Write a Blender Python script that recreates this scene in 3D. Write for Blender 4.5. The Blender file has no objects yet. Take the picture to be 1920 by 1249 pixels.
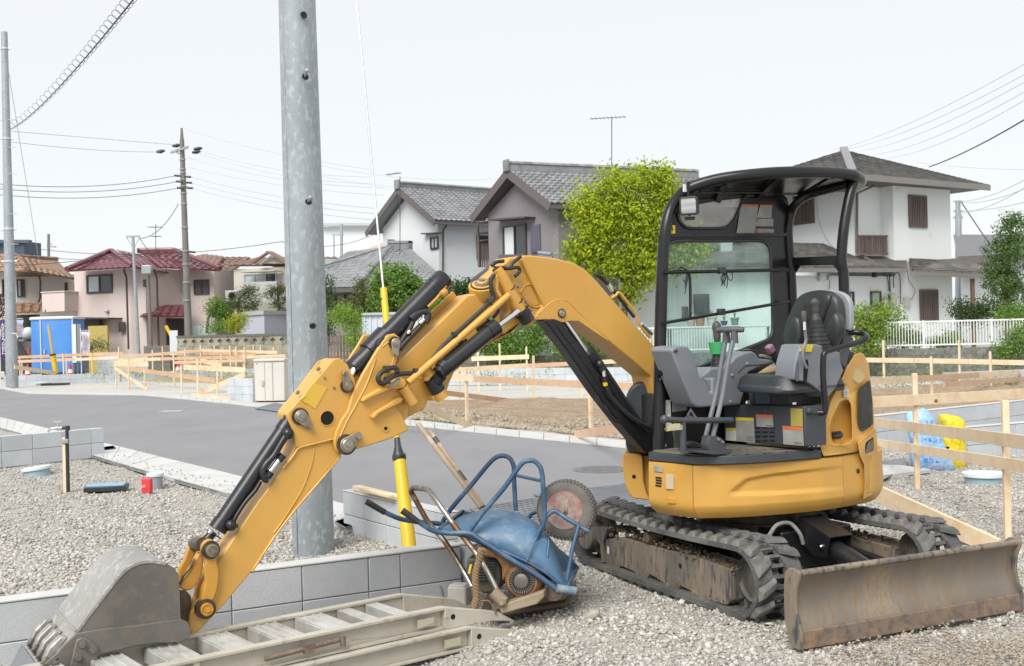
import bpy,bmesh,math,random
import numpy as np
from mathutils import Vector,Matrix
random.seed(7)
RNG=np.random.default_rng(7)
SC=bpy.context.scene
COL=SC.collection
# ---------------------------------------------------------------- camera, sky, sun, exposure
FPX,CX,CY,HC=2100.0,960.0,624.5,1.55  # focal length in pixels of the 1920 wide photograph, centre, eye height
ROLL=math.radians(1.35)
cam_d=bpy.data.cameras.new("camera")
cam_d.sensor_width=36.0
cam_d.lens=FPX/1920*36
cam_d.clip_start=0.1
cam_d.clip_end=3000
cam_d.dof.use_dof=True
cam_d.dof.focus_distance=6.6
cam_d.dof.aperture_fstop=9.0
cam=bpy.data.objects.new("camera",cam_d)
COL.objects.link(cam)
_r=Vector((math.cos(ROLL),0,-math.sin(ROLL)));_u=Vector((math.sin(ROLL),0,math.cos(ROLL)));_f=Vector((0,1,0))
cam.matrix_world=Matrix(((_r.x,_u.x,-_f.x,0),(_r.y,_u.y,-_f.y,0),(_r.z,_u.z,-_f.z,HC),(0,0,0,1)))
SC.camera=cam

SUN_EL,SUN_AZ=math.radians(48),math.radians(205)  # azimuth measured clockwise from +Y: behind the camera to the left
world=bpy.data.worlds.new("World");SC.world=world
world.use_nodes=True
wn=world.node_tree;wn.nodes.clear()
w_sky=wn.nodes.new("ShaderNodeTexSky");w_sky.sky_type='NISHITA';w_sky.sun_disc=False
w_sky.sun_elevation=SUN_EL;w_sky.sun_rotation=SUN_AZ
w_mix=wn.nodes.new("ShaderNodeMixRGB");w_mix.inputs[0].default_value=0.93
w_mix.inputs[2].default_value=(3.26,3.31,3.34,1)  # the closed white cloud layer over the blue
w_bg=wn.nodes.new("ShaderNodeBackground");w_bg.inputs[1].default_value=0.1
w_out=wn.nodes.new("ShaderNodeOutputWorld")
wn.links.new(w_sky.outputs[0],w_mix.inputs[1]);wn.links.new(w_mix.outputs[0],w_bg.inputs[0]);wn.links.new(w_bg.outputs[0],w_out.inputs[0])

sun_d=bpy.data.lights.new("sun",'SUN');sun_d.energy=1.5;sun_d.angle=math.radians(36);sun_d.color=(1.0,0.965,0.91)
sun=bpy.data.objects.new("sun",sun_d);COL.objects.link(sun)
sdir=Vector((math.sin(SUN_AZ)*math.cos(SUN_EL),math.cos(SUN_AZ)*math.cos(SUN_EL),math.sin(SUN_EL)))
sun.rotation_euler=sdir.to_track_quat('Z','Y').to_euler();sun.location=sdir*60
SC.view_settings.view_transform='Standard';SC.view_settings.look='None'
SC.view_settings.exposure=1.5;SC.view_settings.gamma=1.0;SC.view_settings.use_curve_mapping=False

# ---------------------------------------------------------------- measuring: a pixel of the photograph to a point of the place
def ray(px,py):
    u=(px-CX)/FPX;v=-(py-CY)/FPX
    return _r*u+_u*v+_f
def hor(px):return CY-(px-CX)*math.tan(ROLL)
EYE=Vector((0,0,HC))
def W(px,py,Y):  # at depth Y
    d=ray(px,py);return EYE+d*(Y/d.y)
def G(px,py,z=0.0):  # at height z
    d=ray(px,py);return EYE+d*((z-HC)/d.z)
def onplane(px,py,p,n):
    d=ray(px,py);return EYE+d*((Vector(p)-EYE).dot(n)/d.dot(n))
def pix(p):
    q=Vector(p)-EYE
    return(CX+FPX*q.dot(_r)/q.y,CY-FPX*q.dot(_u)/q.y)

# ---------------------------------------------------------------- materials
MATS={}
def M(name,c,rough=0.6,metal=0.0,c2=None,ns=4.0,lo=0.35,hi=0.65,bump=0.0,bs=60.0,rnd=0.0,spec=0.5,coat=0.0,
c3=None,ns3=20.0,lo3=0.5,hi3=0.7,stretch=None,island=None,trans=0.0,r2=None,dist=0.004):
    if name in MATS:return MATS[name]
    m=bpy.data.materials.new(name);m.use_nodes=True
    nt=m.node_tree;N=nt.nodes;Lk=nt.links
    b=N["Principled BSDF"]
    b.inputs["Roughness"].default_value=rough;b.inputs["Metallic"].default_value=metal
    b.inputs["Specular IOR Level"].default_value=spec
    if coat:b.inputs["Coat Weight"].default_value=coat;b.inputs["Coat Roughness"].default_value=0.15
    if trans:b.inputs["Transmission Weight"].default_value=trans
    tc=N.new("ShaderNodeTexCoord");mp=N.new("ShaderNodeMapping")
    if stretch:mp.inputs["Scale"].default_value=stretch
    Lk.new(tc.outputs["Object"],mp.inputs["Vector"])
    oi=N.new("ShaderNodeObjectInfo")
    if rnd:
        vm=N.new("ShaderNodeVectorMath");vm.operation='SCALE'
        cr=N.new("ShaderNodeCombineXYZ");Lk.new(oi.outputs["Random"],cr.inputs[0]);Lk.new(oi.outputs["Random"],cr.inputs[2])
        Lk.new(cr.outputs[0],vm.inputs[0]);vm.inputs["Scale"].default_value=37.0
        Lk.new(vm.outputs[0],mp.inputs["Location"])
    vec=mp.outputs["Vector"]
    def rgb(col):
        n=N.new("ShaderNodeRGB");n.outputs[0].default_value=(*col,1);return n.outputs[0]
    cur=rgb(c)
    def layer(cur,col,scale,l,h,detail=6):
        nz=N.new("ShaderNodeTexNoise");nz.inputs["Scale"].default_value=scale;nz.inputs["Detail"].default_value=detail
        nz.inputs["Roughness"].default_value=0.62
        Lk.new(vec,nz.inputs["Vector"])
        mr=N.new("ShaderNodeMapRange");mr.inputs[1].default_value=l;mr.inputs[2].default_value=h
        Lk.new(nz.outputs["Fac"],mr.inputs[0])
        mx=N.new("ShaderNodeMixRGB");Lk.new(mr.outputs[0],mx.inputs[0]);Lk.new(cur,mx.inputs[1]);mx.inputs[2].default_value=(*col,1)
        return mx.outputs[0],mr.outputs[0]
    if island:  # (colours ...) picked per loose piece of the mesh
        ge=N.new("ShaderNodeNewGeometry");rp=N.new("ShaderNodeValToRGB")
        els=rp.color_ramp.elements
        while len(els)<len(island):els.new(0.5)
        for i,cc in enumerate(island):
            els[i].position=i/(len(island)-1);els[i].color=(*cc,1)
        Lk.new(ge.outputs["Random Per Island"],rp.inputs[0]);cur=rp.outputs[0]
    fac=None
    if c2:cur,fac=layer(cur,c2,ns,lo,hi)
    if r2 is not None and fac is not None:
        rm=N.new("ShaderNodeMapRange");rm.inputs[3].default_value=rough;rm.inputs[4].default_value=r2
        Lk.new(fac,rm.inputs[0]);Lk.new(rm.outputs[0],b.inputs["Roughness"])
    if c3:cur,_=layer(cur,c3,ns3,lo3,hi3)
    if rnd:
        hs=N.new("ShaderNodeHueSaturation");mr=N.new("ShaderNodeMapRange");mr.inputs[3].default_value=1-rnd;mr.inputs[4].default_value=1+rnd
        Lk.new(oi.outputs["Random"],mr.inputs[0]);Lk.new(mr.outputs[0],hs.inputs["Value"]);Lk.new(cur,hs.inputs["Color"]);cur=hs.outputs[0]
    Lk.new(cur,b.inputs["Base Color"])
    if bump:
        nz=N.new("ShaderNodeTexNoise");nz.inputs["Scale"].default_value=bs;nz.inputs["Detail"].default_value=4
        Lk.new(vec,nz.inputs["Vector"])
        bp=N.new("ShaderNodeBump");bp.inputs["Strength"].default_value=bump;bp.inputs["Distance"].default_value=dist
        Lk.new(nz.outputs["Fac"],bp.inputs["Height"]);Lk.new(bp.outputs[0],b.inputs["Normal"])
    MATS[name]=m
    return m

# ---------------------------------------------------------------- mesh building
ORG={}
def org(o):return ORG.get(o.name,Vector((0,0,0)))if o else Vector((0,0,0))
def tag(o,label=None,cat=None,group=None,kind=None):
    if label:o["label"]=label
    if cat:o["category"]=cat
    if group:o["group"]=group
    if kind:o["kind"]=kind
    return o
def thing(name,label,cat,at,group=None):
    o=bpy.data.objects.new(name,None);COL.objects.link(o)
    o.location=Vector(at);o.empty_display_size=0.2
    ORG[o.name]=Vector(at)
    return tag(o,label,cat,group)
def frame(d):  # two unit vectors square to d
    d=Vector(d).normalized()
    a=Vector((0,0,1))if abs(d.z)<0.95 else Vector((1,0,0))
    x=a.cross(d).normalized();return x,d.cross(x)
def V3(p):return Vector(p)
def smoothpath(pts,n=6):
    pts=[V3(p)for p in pts]
    if len(pts)<3:return pts
    out=[]
    for i in range(len(pts)-1):
        p0=pts[max(i-1,0)];p1=pts[i];p2=pts[i+1];p3=pts[min(i+2,len(pts)-1)]
        for k in range(n):
            t=k/n
            out.append(0.5*((2*p1)+(p2-p0)*t+(2*p0-5*p1+4*p2-p3)*t*t+(3*p1-p0-3*p2+p3)*t**3))
    out.append(pts[-1]);return out
class MB:
    def __init__(s):s.v=[];s.f=[];s.m=[]
    def add(s,vs,fs,mi=0):
        b=len(s.v);s.v+=[tuple(v)for v in vs];s.f+=[tuple(i+b for i in f)for f in fs];s.m+=[mi]*len(fs);return s
    def box(s,c,size,ax=None,mi=0):
        c=V3(c);ax=ax or(Vector((1,0,0)),Vector((0,1,0)),Vector((0,0,1)))
        h=[size[i]/2 for i in range(3)]
        vs=[c+ax[0]*(h[0]*i)+ax[1]*(h[1]*j)+ax[2]*(h[2]*k)for k in(-1,1)for j in(-1,1)for i in(-1,1)]
        fs=[(0,2,3,1),(4,5,7,6),(0,1,5,4),(2,6,7,3),(0,4,6,2),(1,3,7,5)]
        if ax[0].cross(ax[1]).dot(ax[2])<0:fs=[tuple(reversed(f))for f in fs]
        return s.add(vs,fs,mi)
    def bar(s,a,b,w,h,up=(0,0,1),mi=0):  # square bar from a to b, w across, h along up
        a=V3(a);b=V3(b);d=(b-a);L=d.length;d.normalize()
        u=V3(up);u=(u-d*u.dot(d)).normalized();x=d.cross(u)
        return s.box((a+b)/2,(w,L,h),(x,d,u),mi)
    def ext(s,pts,vec,mi=0):  # polygon pushed along vec
        pts=[V3(p)for p in pts];vec=V3(vec);n=len(pts)
        nrm=Vector((0,0,0))
        for i in range(n):nrm+=pts[i].cross(pts[(i+1)%n])
        if nrm.dot(vec)>0:pts=pts[::-1]
        vs=pts+[p+vec for p in pts]
        fs=[tuple(range(n)),tuple(range(2*n-1,n-1,-1))]
        for i in range(n):
            j=(i+1)%n;fs.append((i,i+n,j+n,j))
        return s.add(vs,fs,mi)
    def plan(s,pts,z0,z1,mi=0):
        return s.ext([(p[0],p[1],z0)for p in pts],(0,0,z1-z0),mi)
    def sweep(s,pts,prof,up=None,mi=0,cap=True,closed=False):
        pts=[V3(p)for p in pts];n=len(pts);m=len(prof);base=[]
        pv=None
        for i,p in enumerate(pts):
            d=(pts[min(i+1,n-1)]-pts[max(i-1,0)])
            if closed:d=pts[(i+1)%n]-pts[i-1]
            d.normalize()
            if up is not None:u=V3(up);u=(u-d*u.dot(d)).normalized();x=d.cross(u)
            elif pv is None:x,u=frame(d)
            else:x=(pv-d*pv.dot(d)).normalized();u=d.cross(x)*-1;u=x.cross(d)*-1
            if up is None:u=d.cross(x);pv=x
            base+=[p+x*a*1.0+u*b for a,b in prof]
        fs=[]
        for i in range(n if closed else n-1):
            j=(i+1)%n
            for k in range(m):
                l=(k+1)%m;fs.append((i*m+k,i*m+l,j*m+l,j*m+k))
        if cap and not closed:fs+=[tuple(range(m-1,-1,-1)),tuple((n-1)*m+k for k in range(m))]
        return s.add(base,fs,mi)
    def tube(s,pts,r,seg=10,smooth=0,mi=0,closed=False):
        if smooth:pts=smoothpath(pts,smooth)
        if isinstance(r,(int,float)):prof=[(r*math.cos(2*math.pi*k/seg),r*math.sin(2*math.pi*k/seg))for k in range(seg)];return s.sweep(pts,prof,mi=mi,closed=closed)
        pts=[V3(p)for p in pts];n=len(pts);base=[];pv=None
        for i,p in enumerate(pts):
            d=(pts[min(i+1,n-1)]-pts[max(i-1,0)]).normalized()
            if pv is None:x,u=frame(d)
            else:x=(pv-d*pv.dot(d)).normalized();u=d.cross(x)
            u=d.cross(x);pv=x
            rr=r[min(i,len(r)-1)]
            base+=[p+(x*math.cos(2*math.pi*k/seg)+u*math.sin(2*math.pi*k/seg))*rr for k in range(seg)]
        fs=[(i*seg+k,i*seg+(k+1)%seg,(i+1)*seg+(k+1)%seg,(i+1)*seg+k)for i in range(n-1)for k in range(seg)]
        fs+=[tuple(range(seg-1,-1,-1)),tuple((n-1)*seg+k for k in range(seg))]
        return s.add(base,fs,mi)
    def cyl(s,a,b,r0,r1=None,seg=20,mi=0):
        return s.tube([a,b],[r0,r0 if r1 is None else r1],seg,mi=mi)
    def lathe(s,a,b,prof,seg=24,mi=0):  # prof: (t along a->b in metres, radius)
        a=V3(a);d=(V3(b)-a).normalized()
        x,u=frame(d);u=d.cross(x);n=len(prof);vs=[]
        for t,r in prof:vs+=[a+d*t+(x*math.cos(2*math.pi*k/seg)+u*math.sin(2*math.pi*k/seg))*max(r,1e-5)for k in range(seg)]
        fs=[(i*seg+k,i*seg+(k+1)%seg,(i+1)*seg+(k+1)%seg,(i+1)*seg+k)for i in range(n-1)for k in range(seg)]
        fs+=[tuple(range(seg-1,-1,-1)),tuple((n-1)*seg+k for k in range(seg))]
        return s.add(vs,fs,mi)
    def quad(s,a,b,c,d,mi=0):return s.add([a,b,c,d],[(0,1,2,3)],mi)
    def ball(s,c,r,mi=0,seg=12,sq=(1,1,1)):
        c=V3(c);vs=[];n=seg//2+1
        for i in range(n):
            t=math.pi*i/(n-1)
            for k in range(seg):
                a=2*math.pi*k/seg
                vs.append(c+Vector((math.sin(t)*math.cos(a)*sq[0],math.sin(t)*math.sin(a)*sq[1],-math.cos(t)*sq[2]))*r)
        fs=[(i*seg+k,i*seg+(k+1)%seg,(i+1)*seg+(k+1)%seg,(i+1)*seg+k)for i in range(n-1)for k in range(seg)]
        return s.add(vs,fs,mi)
    def mesh(s,name,mats,origin=(0,0,0)):
        me=bpy.data.meshes.new(name);o=V3(origin)
        me.from_pydata([(v[0]-o.x,v[1]-o.y,v[2]-o.z)for v in s.v],[],s.f)
        for m in(mats if isinstance(mats,(list,tuple))else[mats]):me.materials.append(m)
        if any(s.m):me.polygons.foreach_set("material_index",s.m)
        me.update();return me
    def obj(s,name,mats,parent=None,label=None,cat=None,group=None,kind=None,smooth=None,bevel=0.0,at=None,bseg=2):
        if parent is not None:o0=org(parent)
        elif at is not None:o0=V3(at)
        else:
            a=np.array(s.v);o0=Vector((float(a[:,0].mean()),float(a[:,1].mean()),float(a[:,2].min())))
        me=s.mesh(name,mats,o0)
        o=bpy.data.objects.new(name,me);COL.objects.link(o)
        if parent is not None:o.parent=parent
        else:o.location=o0
        ORG[o.name]=o0
        if smooth is not None:shade(me,smooth)
        if bevel:
            bv=o.modifiers.new("bevel",'BEVEL');bv.width=bevel;bv.segments=bseg;bv.limit_method='ANGLE';bv.angle_limit=math.radians(35)
            bv.harden_normals=False
            if smooth is None:shade(me,40)
        return tag(o,label,cat,group,kind)
def shade(me,ang):
    me.polygons.foreach_set("use_smooth",[True]*len(me.polygons))
    try:me.set_sharp_from_angle(angle=math.radians(ang))
    except Exception:pass
def rawmesh(name,verts,faces_n,nper,mats,mi=None):
    """numpy arrays straight into a mesh: faces_n is (n, nper) indices"""
    me=bpy.data.meshes.new(name)
    nv=len(verts);nf=len(faces_n)
    me.vertices.add(nv);me.vertices.foreach_set("co",np.ascontiguousarray(verts,dtype=np.float32).ravel())
    me.loops.add(nf*nper);me.loops.foreach_set("vertex_index",np.ascontiguousarray(faces_n,dtype=np.int32).ravel())
    me.polygons.add(nf);me.polygons.foreach_set("loop_start",np.arange(0,nf*nper,nper,dtype=np.int32))
    try:me.polygons.foreach_set("loop_total",np.full(nf,nper,dtype=np.int32))
    except Exception:pass
    for m in(mats if isinstance(mats,(list,tuple))else[mats]):me.materials.append(m)
    if mi is not None:me.polygons.foreach_set("material_index",mi)
    me.update(calc_edges=True);me.validate()
    return me
def pieces(parent,name,mat,base,xforms,limit=290,rest=None,bevel=0.0):
    """one mesh shared by alike pieces: the nearest `limit` as objects, the rest joined as stuff. base: MB built round the origin"""
    if not xforms:return
    me=base.mesh(name,mat)
    if bevel:shade(me,40)
    o0=org(parent)
    xs=sorted(xforms,key=lambda m:(m.translation-EYE).length)
    for m in xs[:limit]:
        o=bpy.data.objects.new(name,me);COL.objects.link(o);o.parent=parent
        o.matrix_local=Matrix.Translation(-o0)@ m
        if bevel:
            bv=o.modifiers.new("bevel",'BEVEL');bv.width=bevel;bv.segments=2;bv.limit_method='ANGLE'
    if len(xs)>limit:
        bv_=np.array(base.v);r=MB()
        for m in xs[limit:]:
            r.add([tuple(m @ Vector(v))for v in base.v],base.f,0)
        r.obj(rest or(name+"_field"),mat,parent,kind="stuff")
def mtx(o,x,y,z):
    return Matrix(((x[0],y[0],z[0],o[0]),(x[1],y[1],z[1],o[1]),(x[2],y[2],z[2],o[2]),(0,0,0,1)))
UP=Vector((0,0,1))
# ---------------------------------------------------------------- materials of the place
m_asph=M("asphalt",(.185,.186,.198),.85,c2=(.225,.226,.238),ns=.9,lo=.3,hi=.7,stretch=(1,.45,1),c3=(.33,.33,.335),ns3=150,lo3=.58,hi3=.78,bump=.5,bs=220)
m_conc=M("white_concrete",(.50,.50,.49),.8,c2=(.41,.41,.40),ns=2.5,lo=.4,hi=.75,rnd=.05,bump=.2,bs=90)
m_block=M("concrete_block",(.43,.455,.475),.9,c2=(.50,.52,.535),ns=3,c3=(.29,.305,.32),ns3=170,lo3=.55,hi3=.75,bump=.6,bs=160,rnd=.08)
m_blockl=M("pale_concrete_block",(.43,.46,.49),.9,c2=(.50,.53,.56),ns=4,lo=.3,hi=.7,rnd=.06)
m_mortar=M("mortar",(.27,.275,.28),.95,bump=.3)
m_oldblock=M("weathered_block",(.125,.125,.12),.95,c2=(.2,.195,.18),ns=3,lo=.4,hi=.6,c3=(.06,.06,.055),ns3=8,rnd=.15)
m_sandwall=M("mossy_sand_block",(.33,.31,.24),.95,c2=(.16,.155,.13),ns=1.6,lo=.45,hi=.65,c3=(.1,.1,.09),ns3=6,lo3=.55,hi3=.7,rnd=.08)
m_soil=M("brown_soil",(.27,.20,.13),.95,c2=(.35,.27,.19),ns=1.4,lo=.35,hi=.65,c3=(.15,.105,.06),ns3=14,lo3=.5,hi3=.7,bump=1.0,bs=14,dist=.06)
m_earth=M("gravelly_ground",(.385,.365,.325),.95,c2=(.45,.43,.385),ns=.8,lo=.35,hi=.65,c3=(.23,.21,.18),ns3=34,lo3=.46,hi3=.66,bump=1.0,bs=42,dist=.03)
m_farg=M("far_gravel",(.43,.42,.39),.95,c2=(.5,.49,.46),ns=.5,lo=.35,hi=.65,c3=(.31,.30,.28),ns3=12,lo3=.48,hi3=.7,bump=.6,bs=20,dist=.03)
m_stone=M("gravel_stone",(.4,.4,.38),.85,island=[(.18,.17,.155),(.35,.335,.30),(.45,.43,.40),(.39,.365,.315),(.55,.535,.505),(.26,.25,.235),(.46,.43,.38),(.40,.385,.37)],
c2=(.33,.31,.28),ns=1.2,lo=.5,hi=.8)
m_clod=M("soil_clod",(.3,.2,.12),.95,island=[(.29,.24,.18),(.37,.315,.245),(.23,.19,.145)])
m_timber=M("new_timber",(.70,.555,.375),.65,c2=(.63,.45,.275),ns=2.2,lo=.42,hi=.6,stretch=(1,1,1),rnd=.07,c3=(.74,.61,.44),ns3=9,lo3=.4,hi3=.7)
m_cedar=M("red_cedar_timber",(.54,.34,.215),.65,c2=(.62,.43,.28),ns=3,rnd=.12,c3=(.33,.16,.08),ns3=14,lo3=.62,hi3=.72)
m_grass=M("grass_blade",(.1,.2,.03),.8,island=[(.09,.17,.03),(.16,.27,.05),(.24,.28,.09),(.11,.22,.04)])

def sheet(name,pts,z,mat,kind="structure",grid=None):
    mb=MB();P=[G(*p,z=z)if len(p)==2 else Vector((p[0],p[1],z))for p in pts]
    mb.add(P,[tuple(range(len(P)))])
    o=mb.obj(name,mat,kind=kind,at=(0,0,0))
    if o.data.polygons[0].normal.z<0:o.data.flip_normals()
    return o
# big sheet to the horizon
mb=MB();mb.add([(-900,-60,-.16),(900,-60,-.16),(900,1500,-.16),(-900,1500,-.16)],[(0,1,2,3)]);mb.obj("ground",m_farg,kind="structure",at=(0,0,0))

# gravelly yard: a gently uneven sheet near the camera, on both sides of the block wall
def dip(x,y):
    f=(5.9+.547*(x+2.0))-y  # in front of the block wall the yard lies lower
    return-.11*np.clip(f/.25+.2,0,1)*np.clip((.15-x)/.9,0,1)
def yard_h(x,y):
    return float(dip(x,y))+-.012+.012*math.sin(x*2.3+y*1.1)+.010*math.sin(y*3.7-x*1.3)+.006*math.sin(x*9+y*7)
def lattice(name,x0,x1,y0,y1,nx,ny,hf,mat):
    xs=np.linspace(x0,x1,nx+1);ys=np.linspace(y0,y1,ny+1)
    vs=[(x,y,hf(x,y))for y in ys for x in xs]
    fs=[(j*(nx+1)+i,j*(nx+1)+i+1,(j+1)*(nx+1)+i+1,(j+1)*(nx+1)+i)for j in range(ny)for i in range(nx)]
    mb=MB();mb.add(vs,fs);return mb.obj(name,mat,kind="structure",at=(0,0,0),smooth=180)
lattice("yard",-15,15,2.5,22,200,140,yard_h,m_earth)
lattice("plots",-70,70,22.001,75,20,10,lambda x,y:-.01,m_farg)

# road with its white gutters
far_out=[(-260,716),(0,723),(42,733),(106,735),(230,737),(340,740),(431,750),(492,762),(780,788.6),(1174,826),(1300,838),(1560,861)]
far_in=[(-260,722),(0,728.5),(50,738),(110,739),(266,741),(340,748),(431,757),(522,768),(780,799),(1174,839.5),(1300,852),(1560,876)]
near_out=[(-260,740),(0,782),(85,802),(193.6,830),(440,889.5),(623,938),(700,958),(800,984)]
near_in=[(-260,752),(0,801),(60,817),(194,858.5),(298,888),(426,922.5),(623,977),(690,998),(760,1020)]
road=[G(*p,z=.028)for p in far_in]+[G(1700,858,.028),G(1700,872,.028),Vector((3.0,9.9,.028)),Vector((.6,8.6,.028))]+[G(*p,z=.028)for p in reversed(near_out)]
mb=MB();mb.add(road,[tuple(range(len(road)))])
o=mb.obj("road",m_asph,kind="structure",at=(0,0,0))
bm=bmesh.new();bm.from_mesh(o.data);bmesh.ops.triangulate(bm,faces=bm.faces[:]);bm.to_mesh(o.data);bm.free()
if o.data.polygons[0].normal.z<0:o.data.flip_normals()
for nm,A,B,z in(("far_gutter",far_out,far_in,.045),("near_gutter",near_in,near_out,.045)):
    g=bpy.data.objects.new(nm,None)
    mb=MB()
    n=min(len(A),len(B))
    slabs=MB()
    a=[G(*p,z=z)for p in A[:n]];b=[G(*p,z=z)for p in B[:n]]
    root=None
    # each precast slab is a piece of its own along the strip
    root=MB();core=[]
    for i in range(n-1):
        root.add([a[i]+Vector((0,0,-.012)),a[i+1]+Vector((0,0,-.012)),b[i+1]+Vector((0,0,-.012)),b[i]+Vector((0,0,-.012)),
a[i]+Vector((0,0,-.05)),a[i+1]+Vector((0,0,-.05)),b[i+1]+Vector((0,0,-.05)),b[i]+Vector((0,0,-.05))],
[(0,1,2,3),(4,7,6,5),(0,4,5,1),(2,6,7,3)])
    ro=root.obj(nm,m_oldblock if False else m_mortar,kind="structure",at=(0,0,0))
    bm=bmesh.new();bm.from_mesh(ro.data);bmesh.ops.recalc_face_normals(bm,faces=bm.faces[:]);bm.to_mesh(ro.data);bm.free()
    count=0
    for i in range(1,n-1):
        L=((a[i+1]-a[i]).length+(b[i+1]-b[i]).length)/2
        k=max(1,int(round(L/.6)))
        for j in range(k):
            t0=j/k;t1=(j+1)/k;e=.009/max(L,.1)
            t0+=e;t1-=e
            q=[a[i].lerp(a[i+1],t0),a[i].lerp(a[i+1],t1),b[i].lerp(b[i+1],t1),b[i].lerp(b[i+1],t0)]
            near=q[0].y<26
            s_=MB();s_.ext(q,(0,0,-.045))
            if near and count<280:
                s_.obj("gutter_slab",m_conc,ro,bevel=.004 if q[0].y<14 else 0);count+=1
            else:slabs.add(s_.v,s_.f)
    if slabs.v:slabs.obj("gutter_slab_field",m_conc,ro,kind="stuff")

# iron covers in the road
def manhole(px,py,r,label):
    c=G(px,py,.032);t=thing("manhole_cover",label,"manhole cover",c)
    m_i=M("cast_iron",(.16,.165,.175),.6,.4,c2=(.24,.24,.245),ns=8,bump=.6,bs=40)
    mb=MB();mb.lathe(c,c+UP,[(-.02,r),(.004,r),(.004,r*.9),(-.004,r*.88)],40);mb.obj("ring",m_i,t)
    mb=MB();mb.lathe(c,c+UP,[(-.02,r*.86),(.0035,r*.86)],40)
    for i in range(-9,10):
        for j in range(-9,10):
            if(i+j)%2==0 and(i*i+j*j)<80:mb.box(c+Vector((i*r*.09,j*r*.09,.006)),(r*.07,r*.07,.005))
    mb.obj("lid",m_i,t)
manhole(1128,880,.32,"round grey iron manhole cover in the asphalt left of the excavator")
m_iron2=M("cast_iron",(.16,.165,.175))
for(px,py,lx,ly,lab)in((323,771,.5,.3,"small flat iron cover in the far lane of the road"),):
    c=G(px,py,.032);mb=MB();mb.box(c,(.5,.34,.012));mb.box(c+Vector((0,0,.008)),(.44,.28,.006));mb.obj("road_cover",M("pale_cast_cover",(.34,.34,.34),.7),label=lab,cat="road cover",bevel=.003)

# black rubber mats leading from the road into the yard
m_mat=M("ribbed_mat",(.13,.145,.165),.55,c2=(.2,.215,.235),ns=3,bump=.3,bs=60)
def mat_board(pp,label,z=.055):
    P=[G(*p,z=z)for p in pp];mb=MB();mb.ext([p-Vector((0,0,.018))for p in P],(0,0,.018))
    t=thing("ground_mat",label,"ground mat",P[0])
    mb.obj("board",m_mat,t,bevel=.003)
    rb=MB();a,b,c,d=P
    for i in range(1,22):
        for j in range(1,14):
            u=i/22;v=j/14;q=a.lerp(b,u).lerp(d.lerp(c,u),v);e=(b-a).normalized()*(.012 if(i+j)%2 else .03);f=(d-a).normalized()*(.03 if(i+j)%2 else .012)
            rb.add([q-e-f+UP*.004,q+e-f+UP*.004,q+e+f+UP*.004,q-e+f+UP*.004],[(0,1,2,3)])
    rb.obj("tread_stud",m_mat,t,kind="stuff")
mat_board([(1000,925),(1180,905),(1300,935),(1112,965)],"dark ribbed ground mat lying between road and excavator track")
mat_board([(880,952),(1000,932),(1110,972),(980,1000)],"dark ribbed ground mat behind the upturned wheelbarrow",.052)
mat_board([(478,765),(515,755),(560,762),(530,772)],"thin dark board on the far kerb beside the beige cabinet",.06)
mat_board([(196,838),(212,836),(216,841),(196,844)],"short dark board on the gutter at the end of the low block wall",.055)
mat_board([(628,978),(660,968),(672,978),(650,990)],"dark board on the gutter beside the short block wall",.06)

# ---------------------------------------------------------------- block walls
BL,BH=.40,.20
def blockwall(label,p0,p1,zb,zt,th=.12,mat=None,cat="block wall",name="block_wall",cope=None,first=BL,L=BL,H=BH,seq=None,group=None,core=None,limit=290,bevel=.004):
    """courses of blocks laid in stack bond from the top downwards, joints recessed"""
    p0=Vector((p0[0],p0[1],0));p1=Vector((p1[0],p1[1],0));d=(p1-p0);LL=d.length;d.normalize();n=Vector((-d.y,d.x,0))
    if n.y>0:n=-n  # towards the camera
    t=thing(name,label,cat,(p0.x,p0.y,zb),group)
    mat=mat or m_block
    mb=MB();mb.box((p0+p1)/2+Vector((0,0,(zb+zt-.008)/2)),(LL-.012,th-.02,zt-zb-.008),(d,n,UP));mb.obj("mortar_core",core or m_mortar,t)
    xs=[];s=0.0;k=0;cuts=[0.0]
    if seq:
        for q in seq:s+=q;cuts.append(min(s,LL))
    while s<LL-.03:s+=L;cuts.append(min(s,LL))
    rows=[];z=zt
    while z>zb+.03:rows.append((max(z-H,zb),z));z-=H
    groups={}
    for(a,b)in zip(cuts[:-1],cuts[1:]):
        if b-a<.04:continue
        for(z0,z1)in rows:groups.setdefault((round(b-a,3),round(z1-z0,3)),[]).append(((a+b)/2,(z0+z1)/2))
    for(l,h),lst in groups.items():
        base=MB();base.box((0,0,0),(l-.006,th,h-.006))
        pieces(t,"block",mat,base,[mtx(p0+d*c[0]+UP*c[1]+n*random.uniform(-.0015,.0015),d,n,UP)for c in lst],limit=limit,bevel=bevel)
    if cope:
        mb=MB();mb.box((p0+p1)/2+Vector((0,0,zt+cope/2)),(LL,th+.006,cope),(d,n,UP));mb.obj("coping",m_conc,t,bevel=.004)
    return t
pa=Vector((-3.55,5.12,0));pb=Vector((-.369,6.86,0))
wd=(pb-pa).normalized()
Lw=(pb-pa).length;rest_=Lw-.4-.2-.4-.4  # joints measured from the right-hand corner
q=[]
k=rest_
while k>.4:q.append(.4);k-=.4
q=[k]+q+[.4,.4,.2,.4]
blockwall("low grey block wall running behind the aluminium ramps, bucket and wheelbarrow",pa,pb,-.15,.262,.12,seq=q,cope=.012)
blockwall("grey block wall short return going back from the corner behind the wheelbarrow",pb+Vector((.05,-.03,0)),pb+Vector((.38,.62,0)),-.15,.262,.12,cope=.012)
sa=G(655,919,.32);sb=G(846,962,.32)
blockwall("short two course block wall beside the steel pole with a timber on top",sa,sb,-.05,.32,.12,seq=[.36,.36,.36],L=.36,H=.185,cope=.008)
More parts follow.
